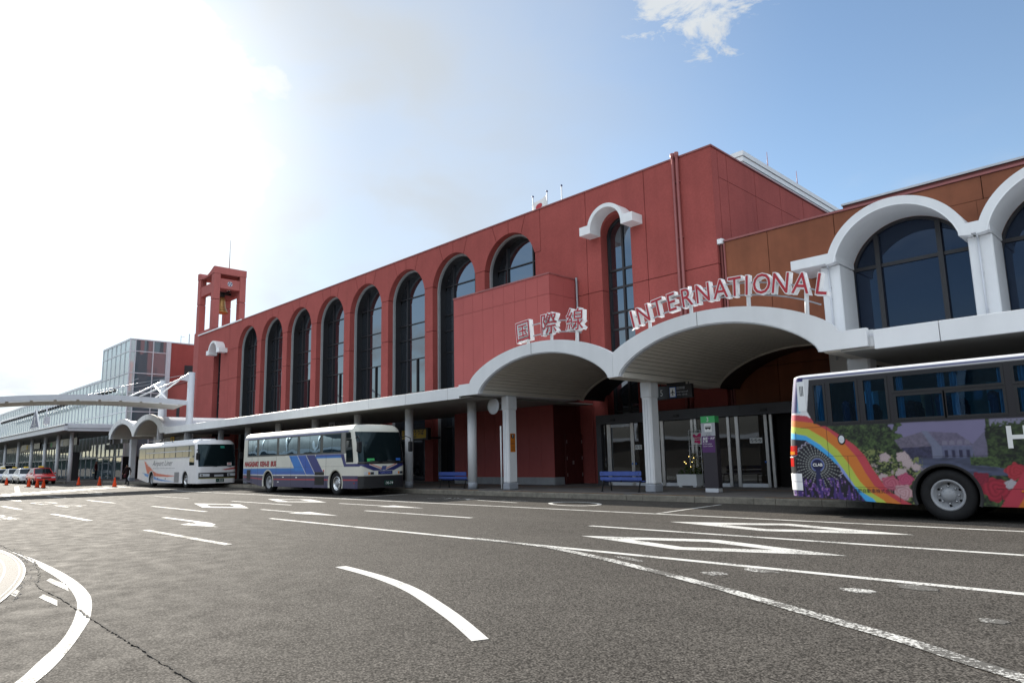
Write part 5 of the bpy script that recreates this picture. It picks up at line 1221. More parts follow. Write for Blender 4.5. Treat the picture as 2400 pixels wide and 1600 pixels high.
# ================================================================== buses
def pip(x, z, poly):
    """points in polygon, vectorised"""
    ins = np.zeros(x.shape, bool); n = len(poly)
    for i in range(n):
        x1, z1 = poly[i]; x2, z2 = poly[(i + 1) % n]
        if z1 == z2: continue
        c = ((z1 > z) != (z2 > z)) & (x < (x2 - x1) * (z - z1) / (z2 - z1) + x1); ins ^= c
    return ins
def vnoise(x, z, s, seed):
    """smooth value noise for the printed pictures"""
    g = np.random.default_rng(seed).random((64, 64)); u, v = x * s, z * s
    i, j = np.floor(u).astype(int), np.floor(v).astype(int); f, h = u - i, v - j; f = f * f * (3 - 2 * f); h = h * h * (3 - 2 * h)
    q = lambda a, b: g[a % 64, b % 64]
    return (q(i, j) * (1 - f) + q(i + 1, j) * f) * (1 - h) + (q(i, j + 1) * (1 - f) + q(i + 1, j + 1) * f) * h
class Bus:
    def __init__(s, name, label, x0, x1, y0, y1, zb, H, lean=.35, bulge=.10, rlean=.10, r=.26, rs=.42, zsh=None, rise=.28, wheels=(), group=None):
        s.x0, s.x1, s.y0, s.y1, s.zb, s.H, s.lean, s.bulge, s.rl, s.r, s.rs, s.rise, s.wheels = x0, x1, y0, y1, zb, H, lean, bulge, rlean, r, rs, rise, wheels
        s.zs = zsh if zsh else H - .34; s.t = thing(name, ((x0 + x1) / 2, (y0 + y1) / 2, 0), label, 'bus', group)
    def P(s, pt, z, off=0.0):
        x, y, nx, ny = pt
        if z > s.zs:
            a = math.asin(min(1, (z - s.zs) / (s.H - s.zs))); ins = s.rs * (1 - math.cos(a)); 
        else: ins = 0
        ax, ay = x - nx * ins + nx * off, y - ny * ins + ny * off
        yc, hw = (s.y0 + s.y1) / 2, (s.y1 - s.y0) / 2
        w = min(1, max(0, (x - (s.x1 - 1.1)) / 1.1)); w = w * w * (3 - 2 * w)
        ln = s.lean * max(0, min(1, (z - 1.2) / (s.H - 1.2))) ** 1.4
        ax += w * (s.bulge * (1 - ((y - yc) / hw) ** 2) - ln)
        w = min(1, max(0, ((s.x0 + .9) - x) / .9)); w = w * w * (3 - 2 * w); ax += w * (s.rl * max(0, (z - 1.0) / (s.H - 1.0)) ** 1.6 - .05 * (1 - ((y - yc) / hw) ** 2))
        # underside rises towards the rear
        xr = s.wheels[0] - .75 if s.wheels else s.x0 + 2
        if x < xr and z < .9:
            zb = s.zb + s.rise * (xr - x) / (xr - s.x0); z = .9 - (.9 - z) * (.9 - zb) / (.9 - s.zb)
        return (ax, ay, z)
    def near(s, xa, xb, n): return [(xa + (xb - xa) * k / n, s.y0, 0, -1) for k in range(n + 1)]
    def corner(s, cx, cy, a0, a1, n): return [(cx + s.r * math.cos(a0 + (a1 - a0) * k / n), cy + s.r * math.sin(a0 + (a1 - a0) * k / n), math.cos(a0 + (a1 - a0) * k / n), math.sin(a0 + (a1 - a0) * k / n)) for k in range(n + 1)]
    def front(s, ya, yb, n): return [(s.x1, ya + (yb - ya) * k / n, 1, 0) for k in range(n + 1)]
    def perimeter(s, near_xs, nf, nc=10):
        r = s.r; p = [(x, s.y0, 0, -1) for x in near_xs]
        p += s.corner(s.x1 - r, s.y0 + r, -PI / 2, 0, nc)[1:] + s.front(s.y0 + r, s.y1 - r, nf)[1:] + s.corner(s.x1 - r, s.y1 - r, 0, PI / 2, nc)[1:]
        nfar = 60; p += [(s.x1 - r - (s.x1 - s.x0 - 2 * r) * k / nfar, s.y1, 0, 1) for k in range(1, nfar + 1)]
        p += s.corner(s.x0 + r, s.y1 - r, PI / 2, PI, nc)[1:] + [(s.x0, s.y1 - r - (s.y1 - s.y0 - 2 * r) * k / 16, -1, 0) for k in range(1, 17)] + s.corner(s.x0 + r, s.y0 + r, PI, 1.5 * PI, nc)[1:-1]
        return p
    def body(s, near_xs, zs, color, nf=60, holes=(), ra=.56, zw=.49, farholes=(), cell=.02):
        p = s.perimeter(near_xs, nf); n = len(p)
        zs = list(zs) + [s.zs + (s.H - s.zs) * math.sin(PI / 2 * k / 9) for k in range(1, 10)]
        V = [s.P(q, z) for z in zs for q in p]
        X = np.array([[q[0] for q in p]] * len(zs)); Yy = np.array([[q[1] for q in p]] * len(zs)); NX = np.array([[q[2] for q in p]] * len(zs)); NY = np.array([[q[3] for q in p]] * len(zs)); Z = np.repeat(np.array(zs)[:, None], n, 1)
        Cc = sum(color(X + a_ * cell, Yy + a_ * cell * .5, NX, NY, Z + c_ * cell) for a_, c_ in ((-.4, -.15), (.15, -.4), (.4, .15), (-.15, .4))).reshape(-1, 3) / 4
        F = []
        px = np.array([q[0] for q in p]); ny = np.array([q[3] for q in p])
        for j in range(len(zs) - 1):
            zc = (zs[j] + zs[j + 1]) / 2
            for k in range(n):
                k2 = (k + 1) % n; xc = (p[k][0] + p[k2][0]) / 2; side = p[k][3] + p[k2][3]
                if abs(side) > 1.9:
                    if zc < 1.3 and any((xc - wx) ** 2 + (zc - zw) ** 2 < ra * ra for wx in s.wheels): continue
                    if any(a < xc < b and c < zc < d for a, b, c, d in (holes if side < 0 else farholes)): continue
                F.append((j * n + k, j * n + k2, (j + 1) * n + k2, (j + 1) * n + k))
        F.append(tuple((len(zs) - 1) * n + k for k in range(n)))
        me = bpy.data.meshes.new('body'); o0 = ORG[s.t]
        me.from_pydata([(a - o0.x, b - o0.y, c - o0.z) for a, b, c in V], [], F); me.materials.append(PAINT)
        at_ = me.attributes.new('paint', 'FLOAT_COLOR', 'POINT'); at_.data.foreach_set('color', np.c_[Cc, np.ones(len(Cc))].astype(np.float32).ravel())
        me.polygons.foreach_set('use_smooth', [True] * len(F)); me.update()
        o = bpy.data.objects.new('body', me); COL.objects.link(o); o.parent = s.t; ORG[o] = o0.copy(); s.b = o
        fl = MB(); fl.box(s.x0 + .35, s.x1 - .25, s.y0 + .80, s.y1 - .80, s.zb + .06, s.zb + .1); [fl.box(a_, c_, s.y0 + .04, s.y1 - .04, s.zb + .05, s.zb + .09) for a_, c_ in ((s.wheels[0] + .7, s.wheels[1] - .7), (s.wheels[1] + .7, s.x1 - .3))]; fl.build('underfloor', BLACK, s.t)
        for wx in s.wheels:
            a = MB(); A = np.linspace(-.35, PI + .35, 40)
            for (ya, yb_) in ((s.y0 + .015, s.y0 + .75), (s.y1 - .75, s.y1 - .015)):
                q = [(wx + (ra + .005) * math.cos(t), zw + (ra + .005) * math.sin(t)) for t in A]
                for u, v in zip(q[:-1], q[1:]): a.poly([(u[0], ya, u[1]), (v[0], ya, v[1]), (v[0], yb_, v[1]), (u[0], yb_, u[1])])
                yi = yb_ if ya < (s.y0 + s.y1) / 2 else ya
                a.poly([(wx + 1.0 * x_, yi, z_) for x_, z_ in ((-.62, s.zb), (.62, s.zb), (.62, 1.1), (-.62, 1.1))])
            a.build('wheel_housing', BLACK, s.t, recalc=False)
        return o
    def arch_lip(s, m, ra=.56, zw=.49, w=.05):
        for wx in s.wheels:
            a = MB(); A = [t for t in np.linspace(-.35, PI + .35, 46)]
            for t0, t1 in zip(A[:-1], A[1:]):
                q = lambda r_, t, y: (wx + r_ * math.cos(t), y, zw + r_ * math.sin(t))
                a.faces([q(ra - .02, t0, s.y0 - .012), q(ra - .02, t1, s.y0 - .012), q(ra + w, t1, s.y0 - .006), q(ra + w, t0, s.y0 - .006), q(ra - .02, t0, s.y0 + .04), q(ra - .02, t1, s.y0 + .04)], [(0, 1, 2, 3), (0, 4, 5, 1)], 0, True)
            a.build('arch_lip', m, s.b, recalc=False)
    def patch(s, pts, zs, off, name, m, parent=None, thick=.012):
        n = len(pts); V = [s.P(q, z, off) for z in zs for q in pts]; Wv = [s.P(q, z, off - thick) for z in zs for q in pts]; b = MB(); F = []
        for j in range(len(zs) - 1):
            for k in range(n - 1): F.append((j * n + k, j * n + k + 1, (j + 1) * n + k + 1, (j + 1) * n + k))
        b.faces(V, F, 0, True); N_ = len(V); rim = [k for k in range(n)] + [j * n + n - 1 for j in range(1, len(zs))] + [(len(zs) - 1) * n + k for k in range(n - 2, -1, -1)] + [j * n for j in range(len(zs) - 2, 0, -1)]
        VV = V + Wv; b.faces(VV, [(rim[k], rim[(k + 1) % len(rim)], N_ + rim[(k + 1) % len(rim)], N_ + rim[k]) for k in range(len(rim))])
        return b.build(name, m, parent or s.t, recalc=False)
    def side(s, xa, xb, za, zb_, off, name, m, parent=None, n=1): return s.patch(s.near(xa, xb, n), [za + (zb_ - za) * k / 3 for k in range(4)], off, name, m, parent)
    def face(s, ya, yb, za, zb_, off, name, m, parent=None, n=8, nz=5): return s.patch(s.front(ya, yb, n), [za + (zb_ - za) * k / nz for k in range(nz + 1)], off, name, m, parent)
    def side_text(s, body, x, z, size, m, off=.006, name='lettering', parent=None, **kw):
        return text_on(MB(), body, (x, s.y0 - off, z), (1, 0, 0), (0, 0, 1), size, **kw).build(name, m, parent or s.t, recalc=False)
    def wheel(s, wx, side=-1, R=.49, rim=None, zw=.49, dish=0.10, nb=10):
        y = s.y0 + .05 if side < 0 else s.y1 - .05; d = side
        b = MB(); f = lambda r_, h: (r_, h * -d)
        prof = [f(.30, .02), f(.33, .0), f(.40, -.006), f(.465, .015), f(R, .06), f(R, .24), f(.465, .285), f(.30, .29)]
        b.lathe(prof, (wx, y, zw), 'y', 48); t = b.build('wheel', BLACK, s.t)
        b = MB(); b.lathe([f(.30, .03), f(.285, .012), f(.262, .02), f(.245, .05), f(.225, dish), f(.15, dish - .03), f(.135, dish - .05), f(.10, dish - .06)], (wx, y, zw), 'y', 48); b.build('rim', rim or CHROME, t)
        b = MB(); b.lathe([f(.14, dish - .035), f(.125, dish - .075), f(.10, dish - .10), f(.06, dish - .12), f(0, dish - .125)], (wx, y, zw), 'y', 32); b.build('hub', RIMGREY, t)
        b = MB()
        for k in range(nb):
            a = 2 * PI * k / nb; cx, cz = wx + .165 * math.cos(a), zw + .165 * math.sin(a); b.lathe([f(.017, dish - .02), f(.017, dish - .06), f(.010, dish - .07), f(0, dish - .07)], (cx, y, cz), 'y', 8)
        b.build('wheel_nut', CHROME, t)
        b = MB()
        for k in range(6):
            a = 2 * PI * (k + .5) / 6; cx, cz = wx + .205 * math.cos(a), zw + .205 * math.sin(a); b.lathe([f(0, dish - .022), f(.022, dish - .022), f(.024, dish - .015)], (cx, y, cz), 'y', 12)
        b.build('rim_hole', BLACK, t)
        return t
def fine_xs(segs):
    out = []
    for a, b, st in segs:
        n = max(1, int(round((b - a) / st))); out += [a + (b - a) * k / n for k in range(n)]
    return out + [segs[-1][1]]
C = lambda *a: np.array(a, float)
def paint(arr, mask, c):
    arr[mask] = c

# ------------------------------------------------------------------ blue and white bus
nb_ = Bus('coach_bus', 'cream and blue striped bus with red lettering on its side', -35.8, -24.6, 15.25, 17.55, .30, 2.93, lean=.42, wheels=(-32.75, -26.4), group='buses parked along the kerb')
CRM, NVY, DPU, RDL, LBL, MBL, GRYW = C(.60, .59, .52), C(.020, .022, .12), C(.045, .042, .095), C(.42, .03, .035), C(.02, .20, .55), C(.03, .085, .36), C(.055, .06, .055)
def col_nag(X, Y, NX, NY, Z):
    A = np.empty(X.shape + (3,)); A[:] = CRM
    s_ = NY < .5                      # near side, front, rear
    low = Z < .84; A[low] = DPU; A[(Z > .815) & (Z < .86)] = CRM * 1.15; A[(Z > .62) & (Z < .665)] = RDL
    side = (NY < -.6)
    t = np.clip((1.16 - Z) / .30, 0, 1)[..., None]; grad = LBL * (1 - t) * .8 + MBL * t
    def left_of(x, z, a, b): return x < a[0] + (b[0] - a[0]) * (z - a[1]) / (b[1] - a[1])
    zone = (Z > .86) & (Z < 1.72) & side & (X < -26.9)
    e0 = left_of(X, Z, (-30.62, 1.73), (-30.09, 1.16)); e1 = left_of(X, Z, (-29.8, 1.72), (-29.12, 1.04)); e2 = left_of(X, Z, (-28.98, 1.71), (-28.2, .94)); e3 = left_of(X, Z, (-28.14, 1.69), (-27.27, .83))
    m = zone & (Z < 1.16) & e3; A[m] = grad[m]
    A[zone & ~e0 & e1 & (Z > 1.02)] = C(.015, .16, .50); A[zone & ~e1 & e2 & (Z > .93)] = C(.02, .085, .38); A[zone & ~e2 & e3] = C(.022, .03, .16)
    for a, b in (((-29.8, 1.72), (-29.12, 1.04)), ((-28.98, 1.71), (-28.2, .94)), ((-28.14, 1.69), (-27.27, .83))):
        xe = a[0] + (b[0] - a[0]) * (Z - a[1]) / (b[1] - a[1]); A[zone & (np.abs(X - xe) < .022)] = CRM * 1.1
    A[side & (Z > 1.56) & (Z < 1.72) & (X > -28.1) & (X < -25.95)] = C(.02, .15, .46)
    A[side & (Z > 1.64) & (Z < 1.72) & (X > -28.1) & (X < -25.95)] = C(.03, .06, .25)
    A[side & (Z > 1.18) & (Z < 1.30) & (X > -25.72)] = NVY
    A[side & pip(X, Z, [(-26.02, 1.72), (-25.72, 1.18), (-24.6, 1.18), (-24.6, 1.30), (-25.55, 1.30), (-25.75, 1.72)])] = NVY
    A[side & (Z > 1.73) & (Z < 2.62) & (X > -35.15) & (X < -25.1)] = GRYW
    A[side & (Z > 2.60) & (Z < 2.66) & (X < -25.3)] = C(.10, .10, .24)
    fr = NX > .55
    A[fr & (Z > .80) & (Z < .86)] = CRM; A[fr & (Z < .80)] = C(.016, .016, .018)
    A[fr & (Z > .62) & (Z < .665)] = C(.016, .016, .018)
    yc = 16.4; A[fr & (Z > 1.0) & (Z < 1.27) & (np.abs(Y - yc) < .50 + (Z - 1.0) * 2.6)] = NVY
    dv = np.abs(Y - yc); zv = 1.03 + dv * .36
    A[fr & (Z > zv) & (Z < 1.30) & (dv < .68)] = CRM; A[fr & (Z > zv) & (Z < zv + .035) & (dv < .66)] = C(.5, .05, .04); A[fr & (Z > zv - .03) & (Z < zv) & (dv < .68)] = CRM * 1.15
    A[fr & (Z > 1.02) & (Z < 1.19) & (np.abs(Y - yc - (Z - 1.1) * .35) < .11)] = C(.06, .08, .22)
    A[fr & (Z > 1.27) & (Z < 1.36)] = C(.012, .012, .014)
    return A
zl = fine_xs([(.30, 1.80, .020), (1.80, 2.59, .06)])
nb_.body(fine_xs([(-35.54, -24.86, .024)]), zl, col_nag, nf=90, cell=.024); nb_.arch_lip(mat('cream arch lip', (.58, .57, .50), .4, .05, 4))
for wx in nb_.wheels:
    for sd_ in (-1, 1): nb_.wheel(wx, sd_, rim=CHROME if wx > -30 else RIMGREY, dish=.10 if wx > -30 else .15)
for a, b in ((-35.05, -34.56), (-34.52, -34.05), (-33.80, -32.85), (-32.82, -31.86), (-31.62, -30.72), (-30.69, -29.80), (-29.55, -28.65), (-28.62, -27.72), (-27.46, -26.72), (-26.69, -26.0)):
    nb_.side(a, b, 1.80, 2.56, .006, 'window', GLASSBUS, n=2)
nb_.side(-25.92, -25.62, 1.75, 2.60, .006, 'door_post_panel', mat('dull alloy panel', (.16, .16, .15), .4, .1, 4))
nb_.side(-25.55, -24.98, 1.36, 2.32, .008, 'driver_window', GLASSWS, n=6); nb_.side(-25.55, -25.02, 2.35, 2.58, .008, 'driver_window', GLASSWS, n=6)
ws = nb_.patch(nb_.corner(nb_.x1 - .26, nb_.y0 + .26, -.9, 0, 6)[:-1] + nb_.front(nb_.y0 + .26, nb_.y1 - .26, 16) + nb_.corner(nb_.x1 - .26, nb_.y1 - .26, 0, .9, 6)[1:], list(np.linspace(1.36, 2.60, 10)), .012, 'windscreen', GLASSWS)
b = MB()
for (ya, yb, za, zb_) in ((15.62, 15.63, 1.36, 1.75), (16.45, 16.5, 1.36, 1.62)):
    pass
def wiper(bus, y0, z0, y1, z1):
    q0 = bus.P((bus.x1, y0, 1, 0), z0, .035); q1 = bus.P((bus.x1, y1, 1, 0), z1, .03); return MB().tube([q0, q1], .012, 5).build('wiper', BLACKM, bus.t)
wiper(nb_, 16.35, 1.34, 15.75, 1.42); wiper(nb_, 17.2, 1.34, 16.55, 1.42)
for ya, yb in ((15.50, 15.98), (16.95, 17.35)):
    h = nb_.face(ya, yb, .835, .965, .014, 'headlight', LAMPGLASS, n=5); nb_.face(ya + .16, ya + .24, .85, .95, .018, 'indicator', LAMPAMBER, h, n=1, nz=1); nb_.face(ya + .26, ya + .42, .85, .95, .018, 'reflector', BLACKM, h, n=1, nz=1)
bo = nb_.face(16.12, 16.82, .845, .985, .016, 'destination_board', SIGNNAVY, n=6, nz=2)
b = MB(); r = random.Random(2)
for k in range(9):
    y = 16.20 + k * .062
    for j in range(5):
        if r.random() < .8: q = nb_.P((nb_.x1, y + r.uniform(0, .02), 1, 0), .875 + j * .018, .0185); b.box(q[0] - .001, q[0] + .002, q[1], q[1] + .035, q[2], q[2] + .008)
b.build('led_rows', mat('led rows', (.25, .28, .65), .4, .05, 3), bo)
pt = nb_.face(16.42, 16.86, .40, .60, .02, 'number_plate', PLATEG, n=2, nz=1); q = nb_.P((nb_.x1, 16.64, 1, 0), .44, .034)
text_on(MB(), '·30-74', (q[0], 16.64, q[2]), (0, 1, 0), (0, 0, 1), .15).build('number', SIGNWHITE, pt, recalc=False)
nb_.face(15.42, 17.38, .30, .36, .02, 'bumper_lip', BLACKM, n=10, nz=1)
def mirror(bus, y, z, out, parent=None):
    sgn = -1 if y < (bus.y0 + bus.y1) / 2 else 1; q = Vector(bus.P((bus.x1 - .10, y, 1, 0), z + .35, 0)); m0 = Vector((q.x + .30, y + sgn * out, z))
    b = MB(); b.tube([q, q + Vector((.2, sgn * out * .5, .08)), m0 + Vector((0, 0, .34)), m0 + Vector((0, 0, .20))], .02, 6); o = b.build('mirror_arm', BLACKM, bus.t)
    b = MB(); b.bbox(m0.x - .05, m0.x + .06, m0.y - .11, m0.y + .11, m0.z - .24, m0.z + .20, .04); b.build('mirror_head', BLACKM, o); return o
mirror(nb_, 15.30, 2.0, .02); mirror(nb_, 17.5, 2.0, .32)
nb_.side_text('NAGASAKI  KEN-EI  BUS', -35.45, 1.265, .335, mat('lettering red', (.34, .022, .03), .4, .05, 3), off=.008, align='LEFT', bold=.013, shear=.12, sx=.98)
nb_.side_text('NAGASAKI  KEN-EI  BUS', -35.43, 1.258, .335, mat('lettering shadow', (.05, .02, .03), .4, .05, 3), off=.004, align='LEFT', bold=.016, shear=.12, sx=.98, name='lettering_shadow')
for a, b_, z0, z1 in ((-35.15, -34.72, .55, 1.10), (-28.15, -27.35, .42, .78), (-28.15, -27.35, .84, .98)):
    v = nb_.side(a, b_, z0, z1, .008, 'louvre_grille', BLACKM); b = MB(); z = z0 + .03
    while z < z1 - .03: b.box(a + .02, b_ - .02, nb_.y0 - .022, nb_.y0 - .0085, z, z + .018); z += .045
    b.build('louvre', BLACK, v)
b = MB(); [b.box(x, x + .12, nb_.y0 - .02, nb_.y0 - .001, z, z + .045) for x, z in ((-31.2, .72), (-29.9, .71), (-31.7, .50))]; b.build('hatch_handle', SIGNWHITE, nb_.t)
b = MB(); [b.box(x, x + .012, nb_.y0 - .003, nb_.y0 + .01, .32, 1.70) for x in (-34.6, -33.9, -31.9, -30.4, -29.0, -27.2)]; b.box(-31.9, -25.8, nb_.y0 - .003, nb_.y0 + .01, 1.20, 1.206); b.build('panel_gap', BLACKM, nb_.t)
b = MB(); b.lathe([(0, -.02), (.035, -.018), (.04, 0)], (-27.38, nb_.y0, 1.03), 'y', 12); b.build('side_marker', LAMPRED, nb_.t)
nb_.side(-24.95, -24.88, .50, .53, .01, 'side_reflector', LAMPRED)
b = MB(); b.prism_x([(15.62, 1.385), (15.98, 1.385), (15.80, 1.60)], -24.62, -24.60); 
b2 = nb_.P((nb_.x1, 15.8, 1, 0), 1.48, .02); nb_.patch(nb_.front(15.62, 15.95, 4), [1.385, 1.50], .020, 'green_badge', SIGNGREEN, ws)
nb_.face(17.02, 17.25, 1.40, 1.50, .020, 'blue_badge', SIGNBLUE, ws, n=2, nz=1)
rw = nb_.patch([(nb_.x0, 17.2 - k * .4, -1, 0) for k in range(5)], [1.8, 2.2, 2.5], .012, 'rear_window', GLASSDARK)

# ------------------------------------------------------------------ white coach
lb = Bus('coach_bus', 'white airport coach with an orange and blue swoosh parked behind the blue bus', -55.5, -43.85, 15.95, 18.35, .28, 2.95, lean=.40, wheels=(-52.3, -45.85), group='buses parked along the kerb')
WHT = C(.74, .73, .74)
def col_lin(X, Y, NX, NY, Z):
    A = np.empty(X.shape + (3,)); A[:] = WHT; side = NY < -.6
    A[side & (Z > 1.86) & (Z < 2.64) & (X < -44.3)] = C(.02, .018, .024)
    A[side & pip(X, Z, [(-53.95, 1.78), (-53.3, 1.62), (-53.55, 1.60), (-52.95, 1.48), (-53.25, 1.46), (-52.6, 1.34), (-51.9, 1.06), (-51.0, .90), (-49.5, .82), (-47.2, .74), (-49.0, .68), (-51.2, .70), (-52.2, .76), (-53.2, .92)])] = C(.62, .12, .05)
    A[side & pip(X, Z, [(-54.3, .95), (-53.6, .90), (-52.0, .80), (-51.2, .62), (-50.2, .52), (-47.6, .36), (-50.2, .40), (-51.6, .50), (-53.6, .72), (-53.8, .86)])] = C(.10, .28, .62)
    fr = NX > .55
    A[fr & pip(Y, Z, [(17.4, 1.10), (18.35, 1.26), (18.35, 1.12), (17.6, 1.06)])] = C(.45, .06, .05)
    A[fr & (Z > .60) & (Z < .93) & (Y > 16.05)] = C(.016, .014, .018); A[fr & (Z > .56) & (Z < .61) & (Y > 16.05)] = C(.25, .22, .03)
    return A
lb.body(fine_xs([(-55.24, -44.11, .05)]), fine_xs([(.28, 1.86, .035), (1.86, 2.61, .08)]), col_lin, nf=40, cell=.04); lb.arch_lip(WHITE2)
for wx in lb.wheels:
    for sd_ in (-1, 1): lb.wheel(wx, sd_, rim=CHROME if wx > -50 else RIMGREY, dish=.10 if wx > -50 else .15)
lb.side(-55.1, -53.75, 1.90, 2.60, .007, 'window', GLASSDARK)
for a, b in ((-53.68, -52.85), (-52.81, -52.0), (-51.85, -50.9), (-50.86, -49.9), (-49.75, -48.75), (-48.71, -47.75), (-47.6, -46.5), (-46.46, -45.4)):
    lb.side(a, b, 1.92, 2.26, .007, 'window', GLASSDARK)
for a, b in ((-53.68, -52.0), (-51.85, -49.9), (-49.75, -47.75), (-47.6, -45.4)): lb.side(a, b, 2.33, 2.60, .007, 'upper_window', GLASSDARK)
b = MB(); b.box(-53.7, -44.9, lb.y0 - .014, lb.y0 - .001, 2.27, 2.32); b.box(-55.1, -44.9, lb.y0 - .014, lb.y0 - .001, 1.855, 1.89); b.build('window_rail', PALEGREY, lb.t)
lb.side(-45.2, -44.35, 1.40, 2.58, .008, 'driver_window', GLASSWS, n=6)
lw = lb.patch(lb.corner(lb.x1 - .26, lb.y0 + .26, -.75, 0, 6)[:-1] + lb.front(lb.y0 + .26, lb.y1 - .26, 14) + lb.corner(lb.x1 - .26, lb.y1 - .26, 0, .75, 6)[1:], list(np.linspace(1.30, 2.66, 10)), .012, 'windscreen', GLASSWS)
for ya, yb in ((16.10, 16.66), (17.75, 18.25)): h = lb.face(ya, yb, .70, .86, .016, 'headlight', LAMPGLASS, n=4); lb.face(ya + .05, ya + .18, .73, .83, .02, 'reflector', CHROME, h, n=1, nz=1)
lb.face(16.95, 17.5, .68, .80, .016, 'destination_board', SIGNGREY, n=4, nz=1)
pt = lb.face(17.05, 17.55, .34, .56, .018, 'number_plate', PLATEG, n=2, nz=1); q = lb.P((lb.x1, 17.3, 1, 0), .39, .034)
text_on(MB(), '· 322', (q[0], 17.3, q[2]), (0, 1, 0), (0, 0, 1), .17).build('number', SIGNWHITE, pt, recalc=False)
lb.face(17.72, 18.0, 1.36, 1.52, .018, 'sticker', SIGNWHITE, lw, n=2, nz=1); lb.face(17.75, 17.97, 1.42, 1.48, .022, 'sticker_print', LAMPRED, lw, n=2, nz=1)
lb.face(17.35, 17.6, 2.42, 2.56, .018, 'green_lamp', mat('green display', (.02, .25, .18), .4, .05, 3), lw, n=2, nz=1)
wiper(lb, 17.1, 1.28, 16.4, 1.36); wiper(lb, 18.0, 1.28, 17.3, 1.36); mirror(lb, 16.0, 1.95, .05); mirror(lb, 18.3, 1.95, .28)
lb.side_text('Airport Liner', -52.1, 1.42, .50, mat('grey lettering', (.16, .16, .17), .5, .05, 3), align='LEFT', shear=.28, sx=1.42)
b = MB(); r = random.Random(6); x = -52.0
while x < -47.8:
    w = r.uniform(.10, .26); b.box(x, x + w, lb.y0 - .006, lb.y0 - .003, 1.22, 1.27); x += w + r.uniform(.05, .16)
b.build('small_lettering', mat('faint grey lettering', (.42, .42, .43), .5, .05, 3), lb.t)
v = lb.side(-47.75, -46.9, .34, .98, .008, 'louvre_grille', mat('grey louvre', (.25, .25, .26), .5, .1, 6))
b = MB(); [b.box(-47.7, -46.95, lb.y0 - .02, lb.y0 - .009, z, z + .02) for z in np.arange(.38, .95, .06)]; b.build('louvre', STEEL, v)
b = MB(); [b.lathe([(0, -.012), (.05, -.01), (.055, 0)], (x, lb.y0, .56), 'y', 12) for x in (-50.9, -49.4)]; b.build('hatch_lock', BLACKM, lb.t)
b = MB(); b.bbox(-54.6, -45.6, 16.6, 17.7, 2.93, 3.06, .05); b.build('roof_unit', WHITE2, lb.t); b = MB(); b.tube([(-55.0, 16.5, 3.16), (-50.0, 16.5, 3.16)], .02, 6); [b.tube([(x, 16.5, 2.9), (x, 16.5, 3.16)], .02, 6) for x in (-54.8, -52.4, -50.1)]; b.build('roof_rail', BLACKM, lb.t)
b = MB(); [b.box(x, x + .012, lb.y0 - .003, lb.y0 + .01, .30, 1.84) for x in (-51.2, -48.0, -44.95)]; b.box(-51.0, -44.2, lb.y0 - .003, lb.y0 + .01, 1.12, 1.126); b.build('panel_gap', PALEGREY, lb.t)

# ------------------------------------------------------------------ rainbow bus
rbz = Bus('coach_bus', 'bus with a printed rainbow and garden picture, cropped at the right edge', -6.82, 4.4, 15.2, 17.6, .30, 3.06, lean=.35, rlean=.22, r=.20, rs=.26, zsh=2.985, rise=.12, wheels=(-3.80, 2.2), group='buses parked along the kerb')
RO = [(-6.9, 2.21), (-6.38, 2.14), (-5.93, 1.89), (-5.63, 1.67), (-5.39, 1.48), (-5.21, 1.26), (-5.1, 1.02), (-4.99, .84), (-4.89, .64), (-4.78, .52), (-4.44, .31), (-4.3, .2)]
RI = [(-6.9, 2.08), (-6.2, 1.98), (-5.89, 1.79), (-5.59, 1.52), (-5.38, 1.25), (-5.23, .92), (-5.08, .64), (-4.85, .47), (-4.65, .33), (-4.5, .2)]
OI = [(-6.9, 1.945), (-6.35, 1.86), (-6.01, 1.65), (-5.74, 1.39), (-5.53, 1.08), (-5.35, .72), (-5.15, .49), (-4.93, .35), (-4.8, .2)]
LI = [(-6.9, 1.81), (-6.41, 1.71), (-6.1, 1.51), (-5.85, 1.27), (-5.64, .95), (-5.46, .62), (-5.3, .47), (-5.13, .37), (-5.0, .2)]
BI = [(-6.9, 1.67), (-6.42, 1.61), (-6.16, 1.43), (-5.93, 1.24), (-5.74, 1.03), (-5.63, .82), (-5.51, .64), (-5.33, .38), (-5.2, .2)]
def xb(P, Z):
    P = P[::-1]; return np.interp(Z, [p[1] for p in P], [p[0] for p in P], right=-99)
def rose(A, X, Z, M, cx, cz, R, c1, c2, seed):
    d = np.hypot(X - cx, (Z - cz) * 1.15); a = np.arctan2(Z - cz, X - cx); wob = R * (1 + .10 * np.sin(5 * a + seed) + .06 * np.sin(9 * a + 2 * seed)); m = M & (d < wob)
    sw = .5 + .5 * np.sin(d / R * 17 + 2.0 * a + 1.5 * np.sin(3 * a + seed)); sh = np.clip(.45 + .75 * sw * (1 - .35 * d / R), 0, 1)[..., None]
    A[m] = (c1 * (1 - sh) + c2 * sh)[m]
